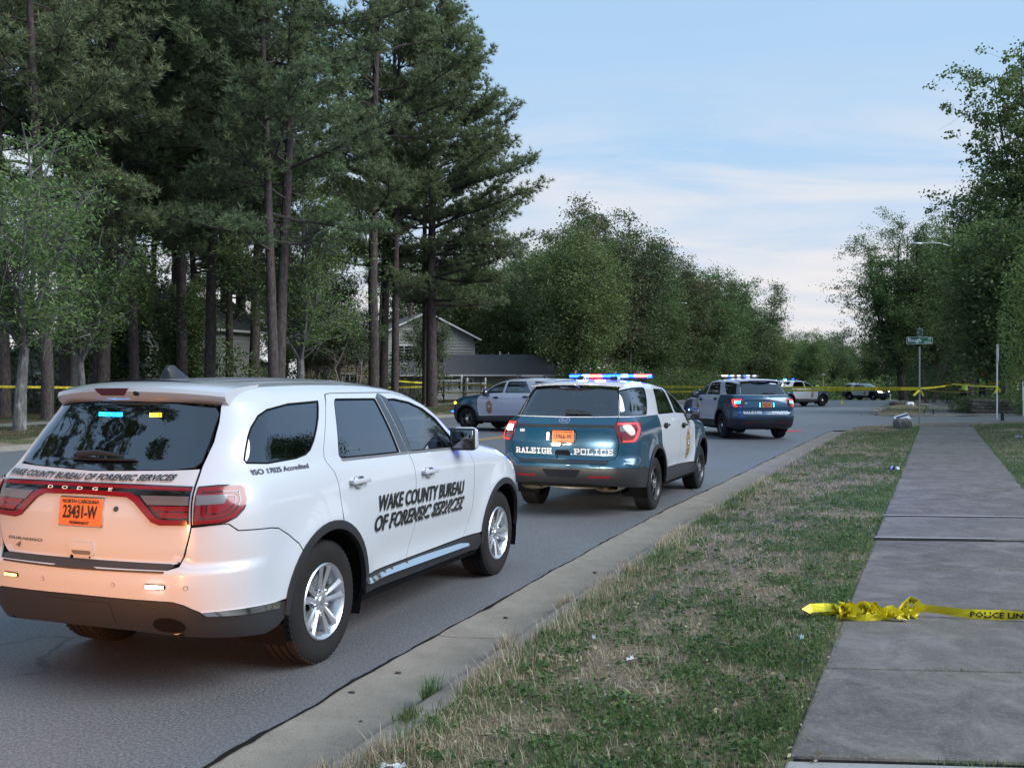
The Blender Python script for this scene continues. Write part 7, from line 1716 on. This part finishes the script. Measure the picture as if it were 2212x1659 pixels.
# ---------------------------------------------------------------- signs, poles, lamps
mat('sign_green', (.005,.12,.06), .4); mat('sign_white', (.72,.74,.74), .45); mat('galvanised', (.34,.36,.38), .45, .7); mat('sign_back', (.42,.43,.44), .5, .5); mat('yard_blue', (.02,.04,.12), .5); mat('yard_red', (.5,.03,.04), .5); mat('sign_ink', (.01,.012,.014), .5)
def flat_text(s, w, h, M, mt, parent, name='lettering', bold=.001):
    bm = text_2d(s, .1, bold=bold); fit(bm, w, h)
    for v in bm.verts: v.co = M @ Vector((v.co.x, 0, v.co.y))
    me = bpy.data.meshes.new(name); bm.to_mesh(me); bm.free(); me.materials.append(MT[mt]); return link(name, me, parent)
def street_sign():
    r = empty('street_sign', (SP[0], SP[1], ez(*SP))); tag(r, 'green street name sign reading Baugh St 3700 on a galvanised pole', 'street sign')
    H = zat(1365, SP[1]) - ez(*SP); mb = MB(); mb.tube([(0,0,-.2),(0,0,H)], .030, 12); mb.build('pole', MT['galvanised'], r, True)
    zc = zat(1341, SP[1]) - ez(*SP); zt = zat(1309, SP[1]) - ez(*SP)
    for nm, w, h, z, rz, txt in (('sign_blade', .93, .255, zc, 0, ('Baugh', 'ST', '3700')), ('sign_blade', .93, .255, zt, math.radians(-101), ('New Hope', 'RD', ''))):
        b = empty(nm); b.parent = r; b.location = (0, -.0, z); b.rotation_euler = (0, 0, rz)
        bpy.data.objects.remove(b)
        M = Matrix.Translation((0, 0, z)) @ Matrix.Rotation(rz, 4, 'Z')
        def pl(w_, h_, y, mt, par, name):
            mb = MB(); out = [(a, b2) for a, b2 in ((-w_/2, -h_/2), (w_/2, -h_/2), (w_/2, h_/2), (-w_/2, h_/2))]; k = .025; pts = []
            for i, (a, b2) in enumerate(out):
                for t in range(5): an = PI + i*PI/2 + t*PI/8; pts.append((a + (k if a < 0 else -k) + k*math.cos(an), b2 + (k if b2 < 0 else -k) + k*math.sin(an)))
            mb.prism(pts, y, y+.003, lambda a, b2, d: M @ Vector((a, d, b2))); return mb.build(name, MT[mt], par)
        bl = pl(w, h, 0, 'sign_white', r, nm); pl(w-.022, h-.022, -.003, 'sign_green', bl, 'sign_face'); pl(w-.022, h-.022, .003, 'sign_green', bl, 'sign_face')
        flat_text(txt[0], w*.50, h*.66 if 'g' in txt[0] else h*.5, M @ Matrix.Translation((-w*.44, -.0045, -h*.34 if 'g' in txt[0] else -h*.25)), 'sign_white', bl)
        flat_text(txt[1], w*.11, h*.28, M @ Matrix.Translation((w*.33, -.0045, h*.10)), 'sign_white', bl)
        if txt[2]: flat_text(txt[2], w*.27, h*.26, M @ Matrix.Translation((w*.18, -.0045, -h*.36)), 'sign_white', bl)
    for zb_ in ((zc+zt)/2, zt+.15): mb = MB(); mb.box((0, 0, zb_), (.05, .03, .06)); mb.build('bracket', MT['galvanised'], r)
street_sign()
def stop_sign():
    x, y = ST; r = empty('stop_sign', (x, y, ez(x, y))); tag(r, 'stop sign seen edge on with tape tied to its white pole', 'stop sign'); H = zat(1356, y)-ez(x, y)
    mb = MB(); mb.box((0, 0, H/2-.1), (.05, .04, H+.2)); mb.build('pole', MT['sign_white'], r); M = Matrix.Translation((.035, 0, H-.38)) @ Matrix.Rotation(math.radians(58), 4, 'Z')
    mb = MB(); mb.prism([(.40*math.cos(PI/8+k*PI/4), .40*math.sin(PI/8+k*PI/4)) for k in range(8)], 0, .004, lambda a, b, d: M @ Vector((a, d, b))); mb.build('sign_plate', MT['sign_back'], r)
    mb = MB(); mb.prism([(.39*math.cos(PI/8+k*PI/4), .39*math.sin(PI/8+k*PI/4)) for k in range(8)], .0045, .006, lambda a, b, d: M @ Vector((a, d, b))); f = mb.build('sign_face', MT['yard_red'], r)
stop_sign()
def street_lamp(x, y, zt, arm, label, pole='pole_wood', pr=.15):
    r = empty('street_lamp', (x, y, ez(x, y))); tag(r, label, 'street lamp', 'street lamps'); H = zt-ez(x, y)
    mb = MB(); mb.tube([(0,0,-.3),(0,0,H)], [pr, pr*.72], 14); mb.build('pole', MT[pole], r, True)
    pts = [(0, 0, H-.75)] + [(arm*(t/8), 0, H-.75 + .85*math.sin(PI*.62*t/8)) for t in range(1, 9)]
    mb = MB(); mb.tube(pts, .035, 8); mb.build('arm', MT['galvanised'], r, True); e = Vector(pts[-1]); s = 1 if arm > 0 else -1
    mb = MB(); rows = []
    for t, w, h in ((0,.05,.05),(.12,.10,.08),(.35,.15,.09),(.62,.14,.06),(.74,.06,.02)): rows.append([e + Vector((s*t, w*math.cos(2*PI*k/12), -.04*t + h*math.sin(2*PI*k/12)*(1 if math.sin(2*PI*k/12) > 0 else .5))) for k in range(13)])
    mb.grid(rows, flip=s < 0); mb.build('lamp_head', MT['galvanised'], r, True)
street_lamp(colx(3822, 60), 60, zat(975, 60)+.2, -3.0, 'street lamp on a wooden pole reaching left over the side street')
street_lamp(colx(2575, 100), 100, zat(1195, 100), 2.6, 'street lamp among the trees beyond the near police SUV', 'galvanised', .09)
for i, (c, y, t, rr, lab) in enumerate(((3812, 61.5, 1000, .20, 'dark wooden utility pole behind the officers'), (288, 40, 1300, .17, 'pale leaning wooden pole among the left pines'), (2480, 88, 1330, .16, 'pale wooden pole in the trees above the near police SUV'))):
    x = colx(c, y); o = empty('utility_pole', (x, y, ez(x, y))); tag(o, lab, 'utility pole', 'wooden utility poles'); mb = MB(); mb.tube([(0,0,-.3),(.10 if i == 1 else 0, 0, zat(t, y)-ez(x, y))], [rr, rr*.8], 12); mb.build('pole', MT['pole_wood'], o, True)
    if i == 0: mb = MB(); mb.box((0, -.21, 2.4), (.16, .01, .06)); mb.build('number_plate', MT['sign_white'], o)
# conduit pole by the officers, small posts, markers
def post(name, c, y, H, rr, mt, label, cat, extra=None):
    x = colx(c, y); o = empty(name, (x, y, ez(x, y))); tag(o, label, cat); mb = MB(); mb.tube([(0,0,-.1),(0,0,H*.97),(0,0,H)], [rr, rr, rr*.75], 12); mb.build('post', MT[mt], o, True)
    if extra: extra(o)
    return o
post('guy_conduit', 3829, 60.5, 5.2, .03, 'galvanised', 'thin metal conduit beside the dark utility pole', 'conduit')
post('bollard', 3946, 38.6, .34, .065, 'black_plastic', 'short black bollard at the edge of the right lawn', 'bollard', lambda o: link('cap', (lambda m: (m.lathe([(.06,0),(.05,.03),(0,.04)], 12, Matrix.Translation((0,0,.33)), axis='Z'), m.mesh('cap', MT['iron'], True))[1])(MB()), o))
post('rusty_stake', 3674, 46.4, .30, .03, 'door_brown', 'short rusty stake on the grassy island', 'stake')
post('pale_post', 3504, 112, 2.2, .06, 'sign_white', 'thin pale post on the road crest', 'post')
def tripod():
    y = 78; x = colx(3241, y); o = empty('survey_pole', (x, y, ez(x, y))); tag(o, 'yellow survey pole on a tripod behind the far police SUV', 'survey pole')
    mb = MB(); mb.tube([(0,0,.1),(0,0,2.2)], .025, 8); mb.build('pole', MT['tape_yellow'], o); mb = MB(); mb.lathe([(0,.09),(.12,.06),(.13,0),(.05,-.06),(0,-.06)], 14, Matrix.Translation((0,0,2.25)), axis='Z'); mb.build('receiver', MT['house_trim'], o, True)
    for k in range(3): a = 2*PI*k/3; mb = MB(); mb.tube([(0,0,1.2),(.5*math.cos(a), .5*math.sin(a), 0)], .018, 6); mb.build('leg', MT['tape_yellow'], o)
tripod()
def marker(c, y, label):
    x = colx(c, y); o = empty('evidence_marker', (x, y, float(GZ(y))+.004)); tag(o, label, 'marker'); mb = MB()
    mb.add([(-.10,-.09,0),(.10,-.09,0),(.05,-.01,.26),(-.05,-.01,.26),(-.10,.09,0),(.10,.09,0),(.05,.01,.26),(-.05,.01,.26)], [(0,1,2,3),(5,4,7,6),(3,2,6,7),(0,3,7,4),(1,5,6,2)]); b = mb.build('tent', MT['tape_yellow'], o)
    flat_text('1', .04, .12, Matrix.Translation((-.02, -.062, .09)) @ Matrix.Rotation(-.30, 4, 'X'), 'sign_ink', b)
marker(3314, 73, 'yellow evidence tent standing on the road right of the far police SUV')
# stone block with the toppled election sign
def rock(name, x, y, size, seed, mt, label, cat, z=None, rz=0, **k):
    bm = bmesh.new(); bmesh.ops.create_icosphere(bm, subdivisions=3, radius=.5); rg = np.random.default_rng(seed)
    for v in bm.verts:
        c = v.co; c = Vector([math.copysign(abs(t)**.6, t) for t in c]); f = 1 + .22*(float(vnoise(c.x*2+seed, c.y*2+c.z*1.7, 1.6, seed))-.5) ; v.co = Vector((c.x*size[0]*f*.72, c.y*size[1]*f*.72, c.z*size[2]*f*.72))
    me = bpy.data.meshes.new(name); bm.to_mesh(me); bm.free(); me.materials.append(MT[mt]); me.polygons.foreach_set('use_smooth', [True]*len(me.polygons)); o = link(name, me); o.location = (x, y, (ez(x, y) if z is None else z)+size[2]*.32); o.rotation_euler = (0, 0, rz); tag(o, label, cat, k.get('group')); return o
def stone_mat():
    m = mat('stone', rough=.9); t = NT(m); v = t.pos(obj=True); c = t.ramp(t.noise(v, 9, 6, .7), [(.3, (.05,.05,.042)), (.5, (.13,.125,.105)), (.7, (.25,.235,.20))]); t.base(c); t.bump(t.noise(v, 25, 5), .6, .02)
    m = mat('brown_block', rough=.95); t = NT(m); v = t.pos(obj=True); oi = t.n('ShaderNodeObjectInfo').outputs['Random']; c = t.ramp(t.noise(v, 8, 6, .7), [(.3, (.085,.066,.055)), (.7, (.20,.16,.135))]); t.base(t.mix(t.math('MULTIPLY', oi, .5), c, (.27,.23,.20))); t.bump(t.noise(v, 30, 5), .5, .02)
stone_mat()
BX, BY = colx(3552, 33.2), 33.2
b = rock('stone_block', BX, BY, (.62, .42, .46), 3, 'stone', 'rough stone block wrapped in wire at the verge corner', 'stone block'); 
mb = MB()
for dx in (-.20, .02, .22): mb.tube([(dx, -.27, -.16), (dx-.03, -.24, .08), (dx, -.05, .20), (dx+.02, .2, .12)], .008, 5)
mb.build('wire', MT['iron'], b)
def toppled():
    o = empty('yard_sign', (BX+.10, BY+.25, ez(BX, BY)+.36), .0); tag(o, 'toppled red white and blue yard sign lying on the stone block', 'yard sign'); o.rotation_euler = (math.radians(-38), math.radians(-16), math.radians(6))
    mb = MB(); mb.box((0,0,0), (.50, .012, .28)); p = mb.build('panel', MT['sign_white'], o); mb = MB(); mb.box((.02,-.008,.06), (.44, .004, .09)); mb.build('printed_band', MT['yard_blue'], p); mb = MB(); mb.box((-.05,-.008,-.06), (.32, .004, .05)); mb.build('printed_band', MT['yard_red'], p)
    mb = MB(); mb.tube([(-.2,.012,-.5),(-.2,.012,.1)], .004, 5); mb.tube([(.2,.012,-.5),(.2,.012,.1)], .004, 5); mb.build('wire_stake', MT['galvanised'], o)
toppled()
for i, (c, y, s, lab) in enumerate(((3545, 64.6, (1.3,.8,.4), 'boulder at the foot of the vase shaped street tree'), (3520, 64.8, (.7,.6,.35), 'smaller boulder left of the street tree trunk'), (3640, 60, (.8,.5,.22), 'low flat rock beside the white cylinder'))): rock('boulder', colx(c, y), y, s, 7+i, 'stone', lab, 'boulder', group='rocks round the street tree')
def drum():
    y = 60; x = colx(3582, y); z = ez(x, y); mb = MB(); mb.lathe([(0,-.2),(.14,-.2),(.15,-.18),(.15,.18),(.14,.2),(0,.2)], 20, Matrix.Rotation(PI/2, 4, 'Z')); o = mb.build('white_drum', MT['sign_white'], None, True); o.location = (x, y, z+.15); o.rotation_euler = (0, 0, .1); tag(o, 'white cylinder lying on the grass near the street tree', 'drum')
    mb = MB(); mb.box((0, -.148, 0), (.16, .008, .12)); mb.build('label', MT['galvanised'], o)
drum()
# retaining wall of split blocks
def block_wall():
    r = empty('retaining_wall', (0, 0, 0)); tag(r, 'low brown split block retaining wall behind the stop sign', 'wall'); me = rounded_box_mesh('wall_block', (.46, .30, .155), MT['brown_block'], .018, 1); rg = random.Random(4)
    path = [(colx(3810, 50.5), 50.5), (colx(3850, 47.6), 47.6), (colx(4070, 45.0), 45.0), (colx(4250, 43.4), 43.4)]; seg = []
    s = 0; tot = [math.dist(path[i], path[i+1]) for i in range(3)]; L = sum(tot)
    def at(s):
        for i in range(3):
            if s <= tot[i] or i == 2: f = s/tot[i]; return path[i][0]+(path[i+1][0]-path[i][0])*f, path[i][1]+(path[i+1][1]-path[i][1])*f, math.atan2(path[i+1][1]-path[i][1], path[i+1][0]-path[i][0])
            s -= tot[i]
    zb = min(ez(*p) for p in path[:3]) - .05
    for c in range(5):
        s = .24*(c % 2)
        while s < L-.3:
            x, y, a = at(s)
            if c == 4 and (s < 1.2 or (s*7) % 5 < 1.2): s += .47; continue
            o = link('wall_block', me, r); o.location = (x + rg.uniform(-.012, .012), y + rg.uniform(-.015, .015) + c*.012, zb + .08 + c*.158); o.rotation_euler = (rg.uniform(-.012, .012), rg.uniform(-.012, .012), a + rg.uniform(-.03, .03)); s += .47
    y = 51.5; x = colx(3750, y)
    for i, (dx, dy) in enumerate(((0, 0), (.5, .05))):
        o = link('loose_block', me); o.location = (x+dx, y+dy, ez(x+dx, y+dy)+.07); o.rotation_euler = (0, 0, .05); tag(o, ('left' if i == 0 else 'right') + ' one of two loose brown blocks lying on the drive', 'block', 'loose blocks on the drive')
block_wall()
def yard_sign():
    y = 43; x = colx(4060, y); o = empty('black_white_sign', (x, y, ez(x, y))); tag(o, 'white sign board with black heading at the right edge', 'sign'); z = zat(1540, y)-ez(x, y); w = .78; h = .84
    mb = MB(); mb.box((0, 0, z), (w, .03, h)); b = mb.build('board', MT['sign_white'], o); mb = MB(); mb.box((.0, -.018, z+h*.36), (w*.9, .006, h*.22)); k = mb.build('heading_band', MT['sign_ink'], b)
    flat_text('TO', .20, .11, Matrix.Translation((-w*.40, -.023, z+h*.30)), 'sign_white', b); flat_text('919-', .26, .11, Matrix.Translation((-w*.42, -.0175, z-h*.45)), 'sign_ink', b, bold=.003)
    for i in range(6): mb = MB(); mb.box((.02, -.0175, z+h*.16-i*.085), (w*(.80 if i % 2 else .72), .004, .028)); mb.build('text_line', MT['sign_ink'], b)
    for s in (-1, 1): mb = MB(); mb.box((s*w*.42, .03, z/2-.1), (.05, .05, z+h*.5)); mb.build('post', MT['sign_white'], o)
yard_sign()
# litter
mat('litter_white', (.65,.67,.70), .6); mat('litter_blue', (.35,.55,.6), .4)
def scrap(x, y, w, label, mt='litter_white', seed=1, h=.02):
    rg = np.random.default_rng(seed); n = 7; V = []; F = []
    for i in range(n):
        for j in range(n): V.append(((i/(n-1)-.5)*w*(1+.3*rg.normal()*.3), (j/(n-1)-.5)*w*.55, abs(rg.normal())*h))
    for i in range(n-1):
        for j in range(n-1): a = i*n+j; F.append((a, a+1, a+n+1, a+n))
    o = link('litter', mesh_np('litter', V, np.array(F), MT[mt], False)); o.location = (x, y, ez(x, y)+.012); o.rotation_euler = (.1, .1, seed*1.3); tag(o, label, 'litter', 'litter on the grass')
def gpt(c, ys, h=1.60): y = h*3854/(ys-1507); return colx(c, y), y
scrap(*gpt(1535, 3012, 1.65), .13, 'crumpled white paper at the bottom edge of the verge', seed=2, h=.012); scrap(*gpt(2480, 2590), .05, 'small white scrap in the middle of the verge', seed=3, h=.008); scrap(*gpt(2335, 2495), .035, 'tiny white scrap nearer the gutter', seed=4); scrap(*gpt(3150, 2525, 1.57), .04, 'pale blue scrap left of the tape heap', 'litter_blue', 5); scrap(*gpt(4010, 1720, 1.5), .22, 'white scrap on the right lawn near the street', seed=6, h=.04)
x, y = gpt(3523, 1856, 1.57); mb = MB(); mb.lathe([(0,-.075),(.032,-.075),(.038,-.06),(.040,.05),(.0395,.062),(0,.062)], 16, Matrix.Rotation(.5, 4, 'Z')); o = mb.build('crushed_cup', MT['litter_white'], None, True); o.location = (x, y, ez(x, y)+.045); tag(o, 'white cup lying at the left edge of the pavement', 'cup'); mb = MB(); mb.lathe([(.041,-.04),(.0415,-.04),(.0415,.02),(.041,.02)], 16, Matrix.Rotation(.5, 4, 'Z')); mb.build('dark_print', MT['sign_ink'], o, True)
for i, (c, ys, s) in enumerate(((1383, 2736, .035), (1568, 2655, .030), (1990, 2436, .028), (1420, 2842, .016), (1940, 2428, .014), (2342, 2258, .03))):
    y = 1.80*3854/(ys-1507); x = colx(c, y); rock('pebble', x, y, (s*1.3, s, s*.8), 30+i, 'door_brown' if i % 2 else 'black_plastic', 'dark pebble on the gutter, ' + ORD[i] + ' of the small stones', 'pebble', z=float(GZ(y))-.02, group='pebbles on the gutter')
# leaves and sticks strewn over the verge, too many to count
def debris():
    rg = np.random.default_rng(8); Y = 3.3+24*rg.random(2600)**1.5; X = KX(Y)+.9+rg.random(2600)*2.0; C = np.stack([X, Y, elev(X, Y)+.012], -1); V, F = leaf_quads(C, .035, rg, .93, .4); o = link('dead_leaves', mesh_np('dead_leaves', V, F, MT['dry_blade'], False)); tag(o, 'dead leaves and chips strewn on the verge', 'debris', kind='stuff')
debris()

# ---------------------------------------------------------------- people
mat('skin', (.36,.20,.14), .6); mat('uniform_dark', (.012,.014,.022), .8); mat('vest_lime', (.42,.80,.05), .6, emit=(.42,.80,.05), es=0.0); mat('vest_silver', (.55,.56,.58), .4); mat('hair_dark', (.02,.014,.01), .9); mat('hair_brown', (.10,.055,.03), .9); mat('shoe', (.01,.01,.01), .4)
def skin_body(name, chains, mats, parent, sub=2):
    """chains: list of [(x,y,z,r), ...]; the first chain is the spine, others start at a vertex index of an earlier one"""
    bm = bmesh.new(); vs = []; rad = []
    for st, pts in chains:
        prev = vs[st] if st is not None else None
        for p in pts:
            v = bm.verts.new(p[:3]); vs.append(v); rad.append(p[3])
            if prev is not None: bm.edges.new((prev, v))
            prev = v
    me = bpy.data.meshes.new(name); bm.to_mesh(me); bm.free(); me.materials.append(mats); o = link(name, me, parent)
    m = o.modifiers.new('skin', 'SKIN'); m.use_smooth_shade = True
    for i, r in enumerate(rad):
        sv = me.skin_vertices[0].data[i]; rr = r if isinstance(r, tuple) else (r, r); sv.radius = rr; sv.use_root = (i == 0)
    s = o.modifiers.new('sub', 'SUBSURF'); s.levels = sub; s.render_levels = sub
    return o
def person(x, y, rz, label, pose, hair='hair_dark', H=1.8, z=None, sleeve='skin'):
    r = empty('person', (x, y, ez(x, y) if z is None else z), rz); tag(r, label, 'person', 'officers in lime vests'); r.scale = (H/1.8,)*3
    # local: facing -y, x to the person's left
    L = dict(pelvis=(0,0,.95), chest=(0,.02,1.30), neck=(0,.02,1.50), head=(0,-.01,1.66), la=((.19,.02,1.43),(.25,.04,1.16),(.22,-.10,.95)), ra=((-.19,.02,1.43),(-.25,.04,1.16),(-.22,-.10,.95)), ll=((.10,0,.90),(.12,-.02,.50),(.13,.03,.08),(.14,-.14,.03)), rl=((-.10,0,.90),(-.12,-.02,.50),(-.13,.03,.08),(-.14,-.14,.03)))
    L.update(pose); p, c, n, h = L['pelvis'], L['chest'], L['neck'], L['head']
    mid = tuple((a+b)/2 for a, b in zip(p, c))
    ch = [(None, [(*p, (.16,.11)), (*mid, (.145,.105)), (*c, (.175,.11)), (*n, (.06,.06))])]
    for k in ('ll', 'rl'): a, b, d, f = L[k]; ch.append((0, [(*a, .095), (*b, .065), (*d, .045)]))
    for k in ('la', 'ra'): a, b, d = L[k]; ch.append((2, [(*a, .065), (*b, .047)]))
    body = skin_body('body', ch, MT['uniform_dark'], r)
    for k in ('la', 'ra'):
        a, b, d = L[k]; dv = (Vector(d)-Vector(b)).normalized(); e = Vector(d)+dv*.05; f2 = e+dv*.08
        skin_body('forearm', [(None, [(*b, .046), (*d, .030), (*e, (.036,.020)), (*f2, (.034,.016))]), (2, [(*(e+Vector((.035, -.02, -.01))), .012)])], MT['skin'], r)
    for k in ('ll', 'rl'): a, b, d, f = L[k]; skin_body('shoe', [(None, [(*d[:2], d[2]-.02, .05), (d[0], d[1]-.05, max(.045, d[2]-.05), .045), (*f, .035)])], MT['shoe'], r, 1)
    hd = Vector(h); bm = bmesh.new(); bmesh.ops.create_uvsphere(bm, u_segments=20, v_segments=16, radius=1)
    yaw = L.get('yaw', 0)
    for v in bm.verts:
        q = v.co.copy(); w = .078*(1-.18*max(0, -q.z)); v.co = Vector((q.x*w, q.y*.098*(1-.12*max(0, -q.z)), q.z*.125))
        if q.y < -.75 and -.35 < q.z < .05 and abs(q.x) < .22: v.co.y -= .022*(1-abs(q.x)/.22)
    M = Matrix.Translation(hd) @ Matrix.Rotation(yaw, 4, 'Z') @ Matrix.Rotation(L.get('nod', 0), 4, 'X'); me = bpy.data.meshes.new('head'); bm.to_mesh(me); bm.free(); me.transform(M); me.materials.append(MT['skin']); me.polygons.foreach_set('use_smooth', [True]*len(me.polygons)); head = link('head', me, r)
    mb = MB()
    for s in (1, -1): mb.lathe([(0,-.012),(.009,-.008),(.010,.004)], 8, Matrix.Translation((s*.030, -.088, .012)))
    m2 = mb.mesh('eyes', MT['hair_dark'], True); m2.transform(M); link('eyes', m2, head)
    mb = MB(); mb.box((0, -.089, -.058), (.045, .012, .008)); m2 = mb.mesh('mouth', MT['door_brown']); m2.transform(M); link('mouth', m2, head)
    for s in (1, -1): m2 = rounded_box_mesh('ear', (.015, .035, .055), MT['skin'], .006, 2); m2.transform(M @ Matrix.Translation((s*.078, .01, 0))); link('ear', m2, head)
    bm = bmesh.new(); bmesh.ops.create_uvsphere(bm, u_segments=18, v_segments=14, radius=1); dl = [v for v in bm.verts if v.co.z < -.15 + .55*max(0, -v.co.y) or (v.co.y < -.72 and v.co.z < .62)]; bmesh.ops.delete(bm, geom=dl, context='VERTS')
    for v in bm.verts: q = v.co; v.co = Vector((q.x*.084, q.y*.105+.003, q.z*.132+.003))
    me = bpy.data.meshes.new('hair'); bm.to_mesh(me); bm.free(); me.transform(M); me.materials.append(MT[hair]); me.polygons.foreach_set('use_smooth', [True]*len(me.polygons)); link('hair', me, r)
    # vest: an open shell round the chest
    up = (Vector(n)-Vector(p)).normalized(); rows = []
    for i in range(7):
        t = i/6; ctr = Vector(p).lerp(Vector(n), .18+.72*t); w = (.185, .180, .178, .190, .205, .195, .12)[i]; d = (.140, .138, .136, .138, .138, .125, .085)[i]; rows.append([ctr + Vector((w*math.cos(2*PI*k/24), d*math.sin(2*PI*k/24), 0)) for k in range(25)])
    mb = MB(); mb.grid(rows); v = mb.build('vest', MT['vest_lime'], r, True)
    mb = MB()
    for s in (.085, -.085):
        for yy in (1, -1): 
            rr = []
            for i in range(1, 7):
                t = i/6; ctr = Vector(p).lerp(Vector(n), .18+.72*t); w = (.185, .180, .178, .190, .205, .195, .12)[i]; d = (.140, .138, .136, .138, .138, .125, .085)[i]
                rr.append([ctr + Vector((s-.022, yy*(d*math.sqrt(max(0, 1-(s/w)**2))+.005), 0)), ctr + Vector((s+.022, yy*(d*math.sqrt(max(0, 1-(s/w)**2))+.005), 0))])
            mb.grid(rr)
    mb.build('reflective_stripe', MT['vest_silver'], v)
    mb = MB(); mb.lathe([(.168,-.02),(.172,-.02),(.172,.025),(.168,.025)], 24, Matrix.Translation((p[0], p[1], p[2]+.04)) @ Matrix.Diagonal((1, .8, 1, 1)), axis='Z'); mb.build('duty_belt', MT['shoe'], r)
    return r
person(colx(3795, 56), 56, math.radians(175), 'officer in lime vest seen from behind beside the dark utility pole', dict(head=(0,-.04,1.66), nod=.15, ll=((.10,0,.90),(.14,-.10,.50),(.16,.0,.08),(.17,-.14,.03)), la=((.19,.02,1.43),(.27,.05,1.16),(.26,-.02,.93))), H=1.82)
person(colx(3868, 51), 51, math.radians(-62), 'officer in lime vest standing behind the junipers facing left', dict(ra=((-.19,.02,1.43),(-.24,-.12,1.20),(-.22,-.36,1.10)), la=((.19,.02,1.43),(.25,-.02,1.16),(.2,-.22,1.02))), 'hair_brown', 1.84, z=zat(1462, 51)-1.84)
person(colx(3212, 74.5), 74.5, math.radians(35), 'bald officer in lime vest leaning over behind the far police SUV', dict(chest=(0,-.06,1.27), neck=(0,-.12,1.46), head=(0,-.18,1.60), nod=.5), 'skin', 1.85)
